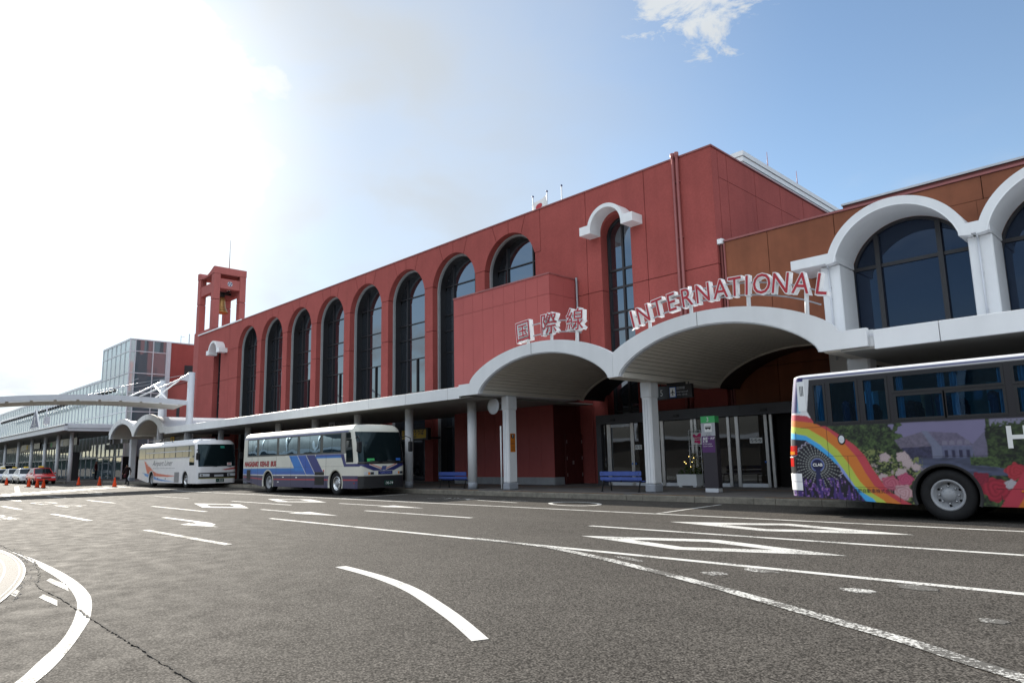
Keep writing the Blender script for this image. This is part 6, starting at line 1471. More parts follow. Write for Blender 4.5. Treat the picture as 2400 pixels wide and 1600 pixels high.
def col_rb(X, Y, NX, NY, Z):
    A = np.empty(X.shape + (3,)); A[:] = C(.70, .70, .72)
    Xu = X.copy(); rear = NX < -.3; side = (NY < -.3); M = (side | rear) & (NY < .5)
    # picture ground: foliage
    n1 = vnoise(X, Z, 5, 1); n2 = vnoise(X, Z, 14, 2); n3 = vnoise(X, Z, 34, 3); n4 = vnoise(X, Z, 60, 4)
    fol = np.clip(.25 + .9 * (n2 - .4) + .9 * (n3 - .5) + .5 * (n4 - .5), 0, 1.2)[..., None] * C(.10, .17, .05) + C(.006, .014, .008)
    pic = M & (Z < 1.90) & (X > xb(RO, Z)) & (X > -6.3)
    A[pic] = fol[pic]
    skyc = C(.28, .26, .46); edge = -4.75 + .55 * vnoise(X, Z, 3, 9) + .5 * (n2 - .5) + (1.88 - Z) * .9
    m = pic & (Z > 1.40) & (X > edge) & (X < -3.08 + .12 * n2); A[m] = skyc
    # houses
    def house(poly, c, tex=.25):
        m = pic & pip(X, Z, poly); A[m] = (c * (1 - tex + 2 * tex * n3[..., None]))[m]
    house([(-4.62, 1.56), (-4.12, 1.70), (-3.92, 1.42), (-4.52, 1.38)], C(.20, .18, .27)); house([(-4.5, 1.40), (-3.92, 1.42), (-3.94, 1.17), (-4.45, 1.15)], C(.05, .05, .12), .4)
    house([(-4.08, 1.71), (-3.52, 1.655), (-3.26, 1.42), (-3.90, 1.43)], C(.19, .17, .28)); house([(-3.94, 1.43), (-3.28, 1.41), (-3.30, 1.17), (-3.95, 1.18)], C(.17, .19, .33), .15); house([(-4.12, 1.72), (-4.02, 1.72), (-3.80, 1.40), (-3.80, 1.18), (-3.97, 1.18), (-3.97, 1.42)], C(.23, .26, .40), .05)
    house([(-3.30, 1.42), (-3.08, 1.66), (-3.02, 1.62), (-3.05, 1.2), (-3.28, 1.2)], C(.20, .19, .31), .1)
    for k in range(4): house([(-3.78 + k * .125, 1.52), (-3.71 + k * .125, 1.52), (-3.69 + k * .125, 1.44), (-3.79 + k * .125, 1.44)], C(.27, .26, .38), .05)
    for k in range(4): house([(-3.76 + k * .12, 1.34), (-3.70 + k * .12, 1.34), (-3.70 + k * .12, 1.2), (-3.76 + k * .12, 1.2)], C(.03, .03, .09), .1)
    m = pic & (X > -4.3) & (Z < 1.185 + .02 * n2) & (Z > .86) & (X < -2.3); A[m] = (C(.10, .12, .22) * (.5 + .9 * vnoise(X, Z * 3, 9, 5))[..., None])[m]
    m = pic & (X > -3.35) & (X < -2.3) & (Z < 1.20) & (Z > .98 + .1 * n1); A[m] = (fol * 1.1)[m]
    m = pic & (X > -3.10 + .1 * n1) & (Z > 1.20) & (n2 * .5 + n3 * .5 > -.1); A[m] = (fol * .75)[m]
    m = pic & (X > -2.98) & (Z > 1.74 + .15 * n3) & (X < -2.35); A[m] = C(.30, .30, .45)
    m = pic & (X > -2.55) & (Z < 1.05); A[m] = (fol * 1.0)[m]
    # flower bed
    m = pic & (X < -4.15) & (Z < 1.30 - .2 * (X + 5) + .1 * n1) & (n3 * .6 + n4 * .4 > .56); A[m] = C(.28, .33, .12)
    m = pic & (X < -3.9) & (Z < 1.18 - .2 * (X + 5)) & (Z > .62) & (n2 > .62) & (n4 > .45); A[m] = C(.55, .45, .46)
    for cx, cz, R, s_ in ((-4.83, 1.22, .10, 1), (-4.50, 1.22, .12, 2), (-4.42, 1.10, .10, 3), (-4.55, .90, .11, 4), (-4.9, .82, .09, 5), (-4.28, 1.02, .08, 6)): rose(A, X, Z, pic, cx, cz, R, C(.40, .25, .32), C(.78, .66, .68), s_)
    rose(A, X, Z, pic, -4.49, .78, .14, C(.32, .02, .09), C(.72, .13, .27), 7); rose(A, X, Z, pic, -4.77, .70, .17, C(.35, .02, .08), C(.74, .20, .30), 8); rose(A, X, Z, pic, -4.55, .53, .17, C(.48, .13, .20), C(.82, .55, .60), 9)
    rose(A, X, Z, pic, -3.22, .78, .16, C(.14, .004, .02), C(.36, .02, .06), 10); rose(A, X, Z, pic, -2.98, .60, .24, C(.20, .004, .02), C(.56, .03, .07), 11); rose(A, X, Z, pic, -2.66, .93, .17, C(.28, .008, .02), C(.66, .05, .08), 12); rose(A, X, Z, pic, -2.76, .70, .10, C(.35, .35, .45), C(.7, .68, .75), 13)
    A[pic] = A[pic] * C(.62, .60, .58)
    # second rainbow at the right
    d2 = X + 2.92 - (Z - .37) * .62 - .08 * (Z - .37) ** 2
    for k, c in enumerate((C(.42, .035, .06), C(.52, .14, .02), C(.35, .48, .05), C(.04, .30, .62))):
        m = pic & (d2 > k * .26) & (d2 < (k + 1) * .26 if k < 3 else d2 < 9) & (Z < 1.35) & (X > -3.2) & (X < 0.5); A[m] = c
    # rainbow
    x1, x2, x3, x4, x5 = xb(RO, Z), xb(RI, Z), xb(OI, Z), xb(LI, Z), xb(BI, Z); base = M & (Z < 2.21)
    A[base & (X <= x1)] = C(.47, .05, .07); A[base & (X <= x2)] = C(.58, .17, .025); A[base & (X <= x3)] = C(.42, .52, .075); A[base & (X <= x4)] = C(.055, .36, .72)
    m = base & (X <= x5); A[m] = C(.008, .007, .016)
    m = base & (X <= x4) & (X > x5) & (Z < 1.1) & (Z > .62); A[m] = C(.22, .30, .66)
    # ferris wheel of dashes
    cx, cz = -6.19, 1.08; d = np.hypot(X - cx, Z - cz); a = np.arctan2(Z - cz, X - cx)
    dk = m_ = base & (X <= x5) & side
    sp = np.abs(((a / (2 * PI) * 32) % 1) - .5) * 2 * PI * d / 32
    A[dk & (sp < .008) & (d > .13) & (d < .54) & ((d * 17) % 1 < .62)] = C(.36, .38, .36)
    A[dk & (np.abs(d - .52 - .02 * np.sin(a * 32)) < .010) & (Z > .80)] = C(.40, .36, .50); A[dk & (np.abs(d - .13) < .010)] = C(.10, .14, .40); A[dk & (d < .12)] = C(.006, .008, .05)
    A[dk & (np.abs(X - cx) < .05) & (Z < cz - .10) & (Z > .4)] = C(.012, .016, .07)
    # city lights along the bottom
    m = dk & (Z < .80) & (d > .32); lit = (vnoise(X * 2.2, Z * .7, 14, 21) > .60) & (n4 > .35); A[m & lit] = C(.09, .035, .22); A[m & lit & (n3 > .62)] = C(.34, .18, .46)
    A[m & (vnoise(X * 3, Z * .5, 10, 22) > .66)] = C(.05, .025, .16)
    # upper rear quarter
    up = M & (Z >= 2.21); A[up & (X < -6.62)] = C(.030, .025, .13); A[up & (X >= -6.62) & (X < -6.54)] = C(.30, .55, .72)
    A[M & (Z > 2.925)] = C(.74, .74, .75); 
    bl = (Z > 2.948) & (Z < 2.984) & side & (X > -6.56); A[bl] = C(.018, .022, .16)
    A[M & (Z > 2.90) & (X < -6.50) & (Z < 2.99)] = C(.030, .025, .13)
    A[(NX < -.85)] = C(.74, .74, .75)
    band = side & pip(X, Z, [(-6.30, 2.93), (-6.37, 2.24), (-6.24, 2.03), (-6.05, 1.90), (5, 1.86), (5, 2.93)]); A[band] = C(.014, .012, .016)
    A[band & (X > -6.28) & (Z > 2.88)] = C(.014, .012, .016)
    far = NY > .5; A[far] = C(.5, .5, .52)
    return A
holes = [(-6.16, -5.93, 2.00, 2.80), (-5.80, -5.26, 1.97, 2.82), (-5.12, -4.68, 1.97, 2.82), (-4.54, -2.70, 2.53, 2.84), (-4.52, -3.68, 1.98, 2.44), (-3.64, -2.70, 1.98, 2.44), (-2.52, -.75, 2.53, 2.84), (-2.50, -1.65, 1.98, 2.44), (-1.61, -.75, 1.98, 2.44), (-.55, 1.2, 1.98, 2.84), (1.4, 3.2, 1.98, 2.84)]
fholes = [(-5.9, -4.7, 1.98, 2.75), (-4.5, -2.7, 1.98, 2.75), (-2.5, -.8, 1.98, 2.75), (-.6, 1.2, 1.98, 2.75), (1.4, 3.2, 1.98, 2.75)]
rbz.body(fine_xs([(-6.62, -2.0, .014), (-2.0, 4.2, .06)]), fine_xs([(.30, 1.92, .015), (1.92, 2.98, .017)]), col_rb, nf=24, holes=holes, farholes=fholes, cell=.014); rbz.arch_lip(BLACKM, w=.035)
for wx in rbz.wheels:
    for sd_ in (-1, 1): rbz.wheel(wx, sd_, rim=RIMGREY if wx < 0 else CHROME, dish=.15, nb=8)
for a, b, c, d in holes:
    fr_ = MB(); w = .035
    for x0, x1, z0, z1 in ((a - w, b + w, c - w, c + .012), (a - w, b + w, d - .012, d + w), (a - w, a + .012, c + .012, d - .012), (b - .012, b + w, c + .012, d - .012)): fr_.box(x0, x1, rbz.y0 - .012, rbz.y0 + .03, z0, z1)
    f_ = fr_.build('window', BLACKM, rbz.t); g = MB(); g.poly([(a, rbz.y0 + .004, c), (b, rbz.y0 + .004, c), (b, rbz.y0 + .004, d), (a, rbz.y0 + .004, d)]); g.build('pane', GLASSBLUE, f_, recalc=False)
for a, b, c, d in fholes:
    g = MB(); g.poly([(a, rbz.y1 - .004, c), (b, rbz.y1 - .004, c), (b, rbz.y1 - .004, d), (a, rbz.y1 - .004, d)]); g.build('far_pane', GLASSBLUE, rbz.t, recalc=False)
SEAT = mat('seat fabric', (.03, .05, .09), .85, .2, 8); CURT = mat('curtain cloth', (.22, .30, .36), .9, .1, 5)
s0 = None
for k in range(10):
    for y in (15.45, 16.05, 16.75, 17.2):
        x = -5.6 + k * .88
        if s0 is None:
            b = MB(); b.bbox(x, x + .14, y - .19, y + .19, 1.35, 2.32, .06); b.bbox(x - .03, x + .12, y - .13, y + .13, 2.20, 2.42, .05); b.bbox(x + .1, x + .55, y - .19, y + .19, 1.30, 1.45, .04); s0 = b.build('seat', SEAT, rbz.t); sx, sy_ = x, y
        else: dup(s0, (x - sx, y - sy_, 0))
c0 = None
for x in (-6.1, -5.32, -5.10, -4.50, -3.76, -3.55, -2.78, -2.46, -1.7, -.8):
    b = MB(); P = [(x + .12 * t / 8, rbz.y0 + .06 + .012 * math.sin(t * 2.4)) for t in range(9)]
    for p, q in zip(P[:-1], P[1:]): b.poly([(p[0], p[1], 1.96), (q[0], q[1], 1.96), (q[0], q[1], 2.84), (p[0], p[1], 2.84)], 0, True)
    b.build('curtain', CURT, rbz.t, recalc=False)
MB().box(rbz.x0 + .3, rbz.x1 - .3, rbz.y0 + .07, rbz.y1 - .07, 1.22, 1.28).build('floor', BLACK, rbz.t)
v = MB(); v.box(-6.50, -6.33, rbz.y0 - .008, rbz.y0 - .001, 2.25, 2.90); vp = v.build('vent_panel', WHITE2, rbz.t); b = MB(); [b.box(x, x + .014, rbz.y0 - .0115, rbz.y0 - .0085, 2.58, 2.80) for x in (-6.44, -6.41, -6.38)]; b.build('vent_slot', BLACKM, vp)
t = rbz.patch(rbz.corner(rbz.x0 + .20, rbz.y0 + .20, 1.12 * PI, 1.5 * PI, 6), [1.30, 1.4, 1.5], .012, 'tail_light', LAMPRED); rbz.patch(rbz.corner(rbz.x0 + .20, rbz.y0 + .20, 1.16 * PI, 1.42 * PI, 5), [1.31, 1.38], .016, 'tail_reflector', LAMPAMBER, t)
t = rbz.patch(rbz.corner(rbz.x0 + .20, rbz.y0 + .20, 1.12 * PI, 1.45 * PI, 6), [.92, 1.1, 1.27], .014, 'tail_light', BLACKM); rbz.patch(rbz.corner(rbz.x0 + .20, rbz.y0 + .20, 1.18 * PI, 1.38 * PI, 5), [1.05, 1.15, 1.24], .018, 'tail_reflector', LAMPRED, t); rbz.patch(rbz.corner(rbz.x0 + .20, rbz.y0 + .20, 1.12 * PI, 1.36 * PI, 5), [1.245, 1.265], .02, 'tail_trim', SIGNWHITE, t)
bp_ = rbz.corner(rbz.x0 + .20, rbz.y0 + .20, PI, 1.5 * PI, 8) + [(rbz.x0 + .24, rbz.y0, 0, -1), (rbz.x0 + .28, rbz.y0, 0, -1)]
rbz.patch(bp_, [.46, .55, .68], .018, 'bumper', WHITE2); rbz.patch(bp_, [.69, .80, .90], .022, 'bumper', WHITE2)
b = MB(); b.lathe([(.055, .004), (.068, -.006), (.075, -.006), (.08, .004)], (-5.64, rbz.y0 - .006, 1.61), 'y', 24); b.v = [(x, y, 1.61 + (z - 1.61) * 1.45) for x, y, z in b.v]; fc = b.build('fuel_cap_ring', BLACKM, rbz.t); b = MB(); b.lathe([(0, -.004), (.058, -.003)], (-5.64, rbz.y0 - .005, 1.61), 'y', 24); b.box(-5.69, -5.59, rbz.y0 - .013, rbz.y0 - .0095, 1.60, 1.615); b.v = [(x, y, 1.61 + (z - 1.61) * 1.4) for x, y, z in b.v]; b.build('fuel_cap', PALEGREY, fc)
b = MB(); [b.box(x, x + .006, rbz.y0 - .003, rbz.y0 + .004, z0, z1) for x, z0, z1 in ((-5.94, 1.26, 1.90), (-5.55, .34, 1.26), (-4.62, .34, .48), (-2.93, .34, .52), (-6.62, 1.60, 1.80))]; [b.box(x0, x1, rbz.y0 - .003, rbz.y0 + .004, z, z + .005) for x0, x1, z in ((-6.5, -6.05, 1.885), (-5.94, -4.9, 1.26), (-5.5, -4.5, .62), (-3.0, -1.5, .62), (-4.3, -2.0, 1.22))]; b.build('panel_gap', BLACKM, rbz.t)
rbz.side_text('西肥自動車株式会社', -5.50, .515, .092, mat('dark lettering', (.03, .03, .05), .5, .05, 3), align='LEFT', sx=.96)
rbz.side_text('H', -2.57, 1.36, .55, SIGNWHITE, off=.006, bold=.014, sx=.95); rbz.side_text('CLAB', -6.29, 1.055, .085, SIGNWHITE, align='LEFT', bold=.003)
b = MB(); b.bbox(-2.62, -2.30, rbz.y0 - .02, rbz.y0 - .002, .565, .60, .01); b.build('hatch_handle', ORSTICK, rbz.t)

# ================================================================== taxis
def car(loc, label, bodyc, roofc, L=4.6, Wd=1.7, H=1.45, lamp=True, van=False):
    """car facing +x; body lofted from cross sections"""
    t = thing('taxi' if not van else 'minibus', loc, label, 'taxi' if not van else 'van', 'taxis queueing at the shelter' if not van else None); X0, Y0, _ = loc
    B = mat('car paint', bodyc, .25, .04, 3, coat=.6); Rf = mat('car roof paint', roofc, .25, .04, 3, coat=.6)
    if van: st = [(-2.3, .35, .9, .80), (-2.25, .30, 1.0, .84), (0, .28, 1.05, .85), (1.6, .28, 1.05, .84), (2.1, .30, 1.0, .80), (2.3, .38, .85, .72)]
    else: st = [(-2.3, .38, .80, .72), (-2.2, .28, .93, .80), (-1.2, .24, .98, .85), (.9, .24, .96, .85), (1.9, .26, .86, .82), (2.2, .30, .76, .78), (2.3, .36, .68, .70)]
    def ring(x, zb, zt, hw, n=6):
        h = zt - zb; q = [(-hw * .92, zb), (-hw, zb + h * .25), (-hw, zb + h * .65), (-hw * .94, zb + h * .92), (-hw * .82, zt), (0, zt + .03), (hw * .82, zt), (hw * .94, zb + h * .92), (hw, zb + h * .65), (hw, zb + h * .25), (hw * .92, zb)]
        return [(X0 + x, Y0 + y, z) for y, z in q]
    b = MB(); Rg = [ring(*s_) for s_ in st]; n = len(Rg[0]); V = [v for r_ in Rg for v in r_]; F = []
    for k in range(len(Rg) - 1):
        for j in range(n): F.append((k * n + j, k * n + (j + 1) % n, (k + 1) * n + (j + 1) % n, (k + 1) * n + j))
    F += [tuple(range(n)), tuple((len(Rg) - 1) * n + j for j in range(n))]; b.faces(V, F, 0, True); bd = b.build('body', B, t)
    if van: cab = [(-2.2, 1.0, .80), (-2.05, 1.85, .70), (1.2, 1.95, .70), (1.95, 1.0, .80)]
    else: cab = [(-1.75, .93, .78), (-1.15, H - .03, .62), (.25, H, .62), (1.15, .93, .78)]
    (xa, za, wa), (xb_, zb_, wb), (xc, zc, wc), (xd, zd, wd) = cab
    b = MB(); P = lambda x, z, y: (X0 + x, Y0 + y, z)
    V = [P(xa, za, -wa), P(xb_, zb_, -wb), P(xc, zc, -wc), P(xd, zd, -wd), P(xa, za, wa), P(xb_, zb_, wb), P(xc, zc, wc), P(xd, zd, wd)]
    b.faces(V, [(0, 1, 2, 3), (4, 7, 6, 5), (0, 4, 5, 1), (2, 6, 7, 3)]); b.build('cabin', B, t)
    b = MB(); b.faces([P(xb_ - .02, zb_ - .01, -wb - .005), P(xc + .02, zc - .01, -wc - .005), P(xc + .02, zc - .01, wc + .005), P(xb_ - .02, zb_ - .01, wb + .005), P(xb_ + .1, zb_ + .05, -wb + .1), P(xc - .1, zc + .05, -wc + .1), P(xc - .1, zc + .05, wc - .1), P(xb_ + .1, zb_ + .05, wb - .1)], [(0, 1, 5, 4), (1, 2, 6, 5), (2, 3, 7, 6), (3, 0, 4, 7), (4, 5, 6, 7)], 0, True); b.build('roof', Rf, t)
    def lerp(a, b_, u): return tuple(a[i] + (b_[i] - a[i]) * u for i in range(3))
    for sgn in (-1, 1):
        a, b2, c, d = [P(x, z, sgn * (w + .008)) for x, z, w in ((xa, za, wa), (xb_, zb_, wb), (xc, zc, wc), (xd, zd, wd))]
        for u0, u1 in ((.14, .47), (.51, .86)):
            lo0, lo1, hi0, hi1 = lerp(a, d, u0), lerp(a, d, u1), lerp(b2, c, max(0.03, (u0 - .14) * 1.25 + .05)), lerp(b2, c, min(.97, (u1 - .14) * 1.25 + .05))
            MB().poly([lerp(lo0, hi0, .06), lerp(lo1, hi1, .06), lerp(lo1, hi1, .9), lerp(lo0, hi0, .9)]).build('side_window', GLASSDARK, t, recalc=False)
    for (p, q, sx) in (((xd, zd, wd), (xc, zc, wc), .012), ((xa, za, wa), (xb_, zb_, wb), -.012)):
        v0, v1 = P(p[0] + sx, p[1], -p[2] * .9), P(p[0] + sx, p[1], p[2] * .9); u0, u1 = P(q[0] + sx, q[1], -q[2] * .9), P(q[0] + sx, q[1], q[2] * .9)
        MB().poly([lerp(v0, u0, .06), lerp(v1, u1, .06), lerp(v1, u1, .93), lerp(v0, u0, .93)]).build('windscreen' if sx > 0 else 'rear_window', GLASSWS, t, recalc=False)
    for wx in (-1.4, 1.4):
        for sgn in (-1, 1):
            b = MB(); y = Y0 + sgn * .72; b.lathe([(.18, sgn * .13), (.27, sgn * .15), (.31, sgn * .11), (.31, -sgn * .09), (.2, -sgn * .1)], (X0 + wx, y, .31), 'y', 24); w_ = b.build('wheel', BLACK, t)
            b = MB(); b.lathe([(.19, sgn * .13), (.16, sgn * .12), (.06, sgn * .15), (0, sgn * .15)], (X0 + wx, y, .31), 'y', 20); b.build('rim', CHROME, w_)
    xf = X0 + 2.27
    for sgn in (-1, 1): MB().bbox(xf - .1, xf + .04, Y0 + sgn * .55 - .16, Y0 + sgn * .55 + .16, .54, .68, .02).build('headlight', LAMPGLASS, t)
    MB().bbox(xf - .05, xf + .05, Y0 - .34, Y0 + .34, .54, .66, .01).build('grille', BLACKM, t); MB().bbox(xf - .1, xf + .08, Y0 - .76, Y0 + .76, .30, .48, .04).build('bumper', B if not van else BLACKM, t); MB().box(xf + .081, xf + .09, Y0 - .17, Y0 + .17, .34, .44).build('number_plate', PLATEG, t)
    if lamp: b = MB(); b.bbox(X0 - .3, X0 - .1, Y0 - .22, Y0 + .22, H + .05, H + .20, .05); b.build('roof_lamp', SIGNYELLOW, t)
    for sgn in (-1, 1): MB().bbox(X0 + .85, X0 + 1.0, Y0 + sgn * .92 - .08, Y0 + sgn * .92 + .08, .92, 1.04, .03).build('door_mirror', B, t)
    return t
RC, WC_ = (.30, .02, .025), (.70, .69, .70)
car((-77.3, 14.1, 0), 'front taxi with red bonnet and roof over white sides', (.50, .03, .03), RC)
car((-84.2, 14.1, 0), 'white taxi behind the red-roofed one', WC_, WC_)
car((-90.5, 14.15, 0), 'white taxi with a dark rear window, third in the queue', WC_, (.62, .62, .64))
car((-97.0, 14.1, 0), 'pale blue and white taxi at the left end of the queue', (.62, .66, .74), WC_)
car((-110, 16.6, 0), 'grey minibus roof showing behind the taxis', (.30, .30, .31), (.40, .41, .42), lamp=False, van=True)
# ================================================================== street furniture
def bench(x0, x1, y, label):
    """seen from behind: seat towards the building"""
    t = thing('bench', ((x0 + x1) / 2, y, .17), label, 'bench', 'blue benches on the walkway')
    for z0, z1, yo in ((.70, .855, -.02), (.55, .665, .0)): MB().bbox(x0, x1, y + yo, y + yo + .035, z0, z1, .012).build('back_slat', BLUEBENCH, t)
    for k in range(4): MB().bbox(x0, x1, y + .10 + k * .105, y + .19 + k * .105, .50, .535, .01).build('seat_slat', BLUEBENCH, t)
    for x in (x0 + .10, x1 - .10):
        b = MB(); b.tube([(x, y - .04, .17), (x, y + .06, .50), (x, y - .01, .80)], .022, 6); b.tube([(x, y + .50, .17), (x, y + .46, .49), (x, y + .04, .49)], .022, 6); b.tube([(x, y - .09, .175), (x, y + .03, .175)], .02, 6); b.build('leg', BLACKM, t)
    MB().box((x0 + x1) / 2 - .02, (x0 + x1) / 2 + .02, y + .036, y + .06, .5, .86).build('centre_strut', BLACKM, t)
bench(-15.36, -13.62, 19.18, 'blue slatted bench in front of the left sliding door')
bench(-24.30, -22.45, 19.12, 'blue slatted bench beside the first round column')
pl = thing('planter', (-14.25, 23.1, .17), 'white box planter with small plants and fairy lights', 'planter')
b = MB(); b.prism_x([(22.98, .22), (23.42, .22), (23.46, .64), (22.94, .64)], -14.68, -13.84); b.build('box', WHITE2, pl)
b = MB(); [b.box(x, x + .12, 23.0, 23.4, .17, .22) for x in (-14.62, -14.02)]; b.build('feet', WHITE2, pl)
MB().box(-14.64, -13.88, 22.98, 23.42, .60, .645).build('soil', SOIL, pl)
def leaves(cx, cy, z0, z1, rad, n, m, parent, seed, size=.05):
    r = random.Random(seed); b = MB()
    for k in range(n):
        h = r.random(); q = rad * (1 - .75 * h) * math.sqrt(r.random()); a = r.uniform(0, 2 * PI); p = Vector((cx + q * math.cos(a), cy + q * math.sin(a), z0 + (z1 - z0) * h))
        d = Vector((r.uniform(-1, 1), r.uniform(-1, 1), r.uniform(-.4, 1))).normalized() * size * r.uniform(.6, 1.3); w = d.cross(Vector((r.uniform(-1, 1), r.uniform(-1, 1), r.uniform(-1, 1)))).normalized() * size * .35
        b.poly([p, p + d * .5 + w, p + d, p + d * .5 - w])
    return b.build('foliage', m, parent, recalc=False)
leaves(-14.02, 23.2, .66, 1.40, .30, 420, LEAF2, pl, 2); leaves(-14.35, 23.2, .62, .95, .26, 260, LEAF, pl, 3); leaves(-14.60, 23.15, .62, .78, .16, 90, LEAF, pl, 4); leaves(-13.95, 23.2, .62, .85, .25, 160, LEAF, pl, 5)
b = MB(); b.tube([(-14.02, 23.2, .6), (-14.0, 23.2, 1.4)], [.02, .006], 6); b.build('stem', SOIL, pl)
b = MB(); r = random.Random(4)
for x, z in ((-14.30, 1.10), (-14.24, 1.04), (-13.98, 1.09), (-14.1, 1.3), (-14.05, .92), (-13.9, 1.25)):
    b.lathe([(0, z - .012), (.012, z), (0, z + .012)], (x, 22.95, 0), 'z', 6)
b.build('fairy_lights', FAIRY, pl)
cone0 = thing('traffic_cone', (0, 0, 0), 'orange cone', 'traffic cone', 'orange traffic cones along the crossing')
MB().bbox(-.20, .20, -.20, .20, 0, .035, .01).build('base', BLACK, cone0)
MB().lathe([(.15, .036), (.15, .05), (.035, .66), (.030, .68), (0, .685)], (0, 0, 0), 'z', 20).build('body', CONE, cone0)
CN = [(-77.4, 11.55, 'leftmost orange cone, beside the second taxi'), (-66.4, 11.35, 'orange cone in front of the front taxi wheel'), (-63.0, 11.3, 'orange cone left of a close pair before the front taxi'), (-60.3, 11.2, 'orange cone right of a close pair before the front taxi'), (-65.9, 14.65, 'orange cone beneath the largest shelter sign'), (-61.6, 15.1, 'orange cone in front of the standing person'), (-55.1, 14.45, 'rightmost orange cone, beside the walking person')]
for k, (x, y, lab) in enumerate(CN):
    o = cone0 if k == 0 else dup(cone0)
    o.location = (x, y, 0); o.rotation_euler.z = .7 * k; o['label'] = lab
tm = thing('ticket_machine', (-82.1, 17.7, .17), 'black upright ticket machine under the taxi shelter', 'ticket machine')
MB().bbox(-82.6, -81.8, 17.5, 18.1, .17, 3.0, .03).build('cabinet', BLACKM, tm); MB().box(-82.45, -81.95, 17.485, 17.497, 2.35, 2.8).build('screen', SIGNGREY, tm); MB().box(-82.5, -82.0, 17.485, 17.497, 1.35, 2.0).build('panel', SIGNGREY, tm); MB().box(-82.6, -81.8, 17.48, 17.498, 2.82, 2.98).build('top_band', SIGNNAVY, tm)

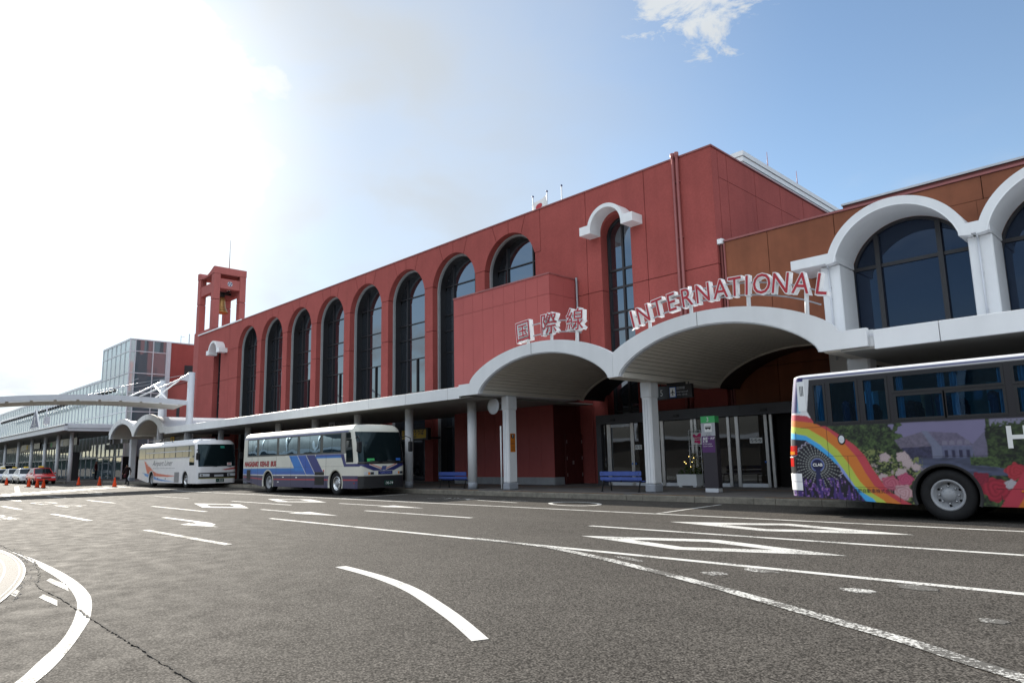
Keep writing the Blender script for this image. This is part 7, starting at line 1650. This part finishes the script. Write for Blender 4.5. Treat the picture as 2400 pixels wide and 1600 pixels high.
# ================================================================== people
def person(loc, rotz, label, top, bottom, pose='stand', h=1.7, hood=False):
    """standing or walking figure: one skinned surface, coloured by height"""
    t = thing('person', loc, label, 'person')
    s = h / 1.7
    P = {'pel': (0, 0, .92), 'waist': (0, 0, 1.06), 'chest': (0, .01, 1.28), 'neck': (0, 0, 1.45), 'head': (0, -.02, 1.58), 'top': (0, -.01, 1.68),
         'shl': (-.18, 0, 1.40), 'shr': (.18, 0, 1.40)}
    if pose == 'stand':
        P.update(ell=(-.25, .02, 1.14), elr=(.25, .02, 1.14), hal=(-.24, -.06, .90), har=(.24, -.06, .90), hil=(-.09, 0, .86), hir=(.09, 0, .86), knl=(-.11, -.01, .48), knr=(.11, -.01, .48), anl=(-.11, .02, .09), anr=(.11, .02, .09), tol=(-.12, -.14, .04), tor=(.12, -.14, .04))
    else:
        P.update(ell=(-.24, .12, 1.15), elr=(.24, -.08, 1.14), hal=(-.24, .08, .92), har=(.23, -.26, .98), hil=(-.09, 0, .86), hir=(.09, 0, .86), knl=(-.10, -.20, .50), knr=(.10, .10, .47), anl=(-.10, -.22, .09), anr=(.10, .38, .14), tol=(-.10, -.38, .05), tor=(.10, .30, .04))
    E = [('pel', 'waist'), ('waist', 'chest'), ('chest', 'neck'), ('neck', 'head'), ('head', 'top'), ('chest', 'shl'), ('chest', 'shr'), ('shl', 'ell'), ('shr', 'elr'), ('ell', 'hal'), ('elr', 'har'), ('pel', 'hil'), ('pel', 'hir'), ('hil', 'knl'), ('hir', 'knr'), ('knl', 'anl'), ('knr', 'anr'), ('anl', 'tol'), ('anr', 'tor')]
    Rr = dict(pel=.15, waist=.145, chest=.16, neck=.062, head=.098, top=.07, shl=.085, shr=.085, ell=.055, elr=.055, hal=.04, har=.04, hil=.10, hir=.10, knl=.07, knr=.07, anl=.05, anr=.05, tol=.04, tor=.04)
    K = list(P); me = bpy.data.meshes.new('body'); me.from_pydata([tuple(c * s for c in P[k]) for k in K], [(K.index(a), K.index(b)) for a, b in E], [])
    o = bpy.data.objects.new('body', me); COL.objects.link(o); md = o.modifiers.new('s', 'SKIN'); sv = me.skin_vertices[0].data
    for i, k in enumerate(K): sv[i].radius = (Rr[k] * s, Rr[k] * s * (.72 if k in ('chest', 'waist', 'pel') else 1)); sv[i].use_root = (k == 'pel')
    sb = o.modifiers.new('d', 'SUBSURF'); sb.levels = 2; sb.render_levels = 2
    dg = bpy.context.evaluated_depsgraph_get(); m2 = bpy.data.meshes.new_from_object(o.evaluated_get(dg)); bpy.data.objects.remove(o)
    b = bpy.data.objects.new('body', m2); COL.objects.link(b); b.parent = t; ORG[b] = Vector(loc)
    m2.materials.clear()
    for m in (SKIN, top, bottom, HAIR, BLACK): m2.materials.append(m)
    for p in m2.polygons:
        z = p.center.z / s; x, y = p.center.x / s, p.center.y / s; p.use_smooth = True
        if z > 1.50: p.material_index = 3 if (z > 1.62 or y > .01) else 0
        elif z > 1.46: p.material_index = 0
        elif z < .07: p.material_index = 4
        elif abs(x) > .19 and z < .97 and z > .8: p.material_index = 0
        elif z > .88: p.material_index = 1
        else: p.material_index = 2
    f = MB(); L = Vector(loc)
    f.lathe([(0, 1.535), (.014, 1.545), (.016, 1.56), (.006, 1.59)], (0, -.118, 0), 'z', 8); f.v = [tuple(L + Vector(q) * s) for q in f.v]; f.build('nose', SKIN, t)
    f = MB(); [f.lathe([(0, 1.592), (.011, 1.60), (0, 1.608)], (x, -.108, 0), 'z', 8) for x in (-.035, .035)]; f.v = [tuple(L + Vector(q) * s) for q in f.v]; f.build('eyes', BLACK, t)
    f = MB(); f.box(-.025, .025, -.112, -.100, 1.512, 1.522); f.v = [tuple(L + Vector(q) * s) for q in f.v]; f.build('mouth', REDDARK, t)
    for sx in (-1, 1):
        f = MB(); [f.tube([(sx * .24 + j * .016 - .03, P['hal' if sx < 0 else 'har'][1] + .0, P['hal' if sx < 0 else 'har'][2] - .02), (sx * .24 + j * .017 - .03, P['hal' if sx < 0 else 'har'][1] - .012, P['hal' if sx < 0 else 'har'][2] - .085 - .012 * (j in (1, 2))), (sx * .24 + j * .016 - .03, P['hal' if sx < 0 else 'har'][1] - .035, P['hal' if sx < 0 else 'har'][2] - .11)], .008, 5) for j in range(4)]
        f.v = [tuple(L + Vector(q) * s) for q in f.v]; f.build('fingers', SKIN, t)
    t.rotation_euler.z = rotz; return t
p1 = person((-83.3, 20.0, .17), 2.6, 'person in a maroon jacket and dark trousers standing under the shelter', CLOTHM, CLOTHB, 'stand', 1.9)
p2 = person((-61.9, 17.1, 0), -1.2, 'person in a dark coat walking along the kerb beside the left arch', CLOTHD, CLOTHB, 'walk', 1.6)
p3 = person((-22.78, 19.75, .17), 2.2, 'person in black mostly hidden behind the round column', CLOTHB, CLOTHB, 'stand', 1.62)
bag = thing('shoulder_bag', (-61.55, 16.95, .75), 'dark red bag carried by the walking person', 'bag')
b = MB(); b.bbox(-61.75, -61.45, 16.78, 16.94, .55, .85, .05); b.build('bag_body', CLOTHM, bag); MB().tube([(-61.72, 16.86, .84), (-61.7, 16.95, 1.1), (-61.5, 16.95, 1.1), (-61.48, 16.86, .84)], .012, 6).build('strap', CLOTHM, bag)
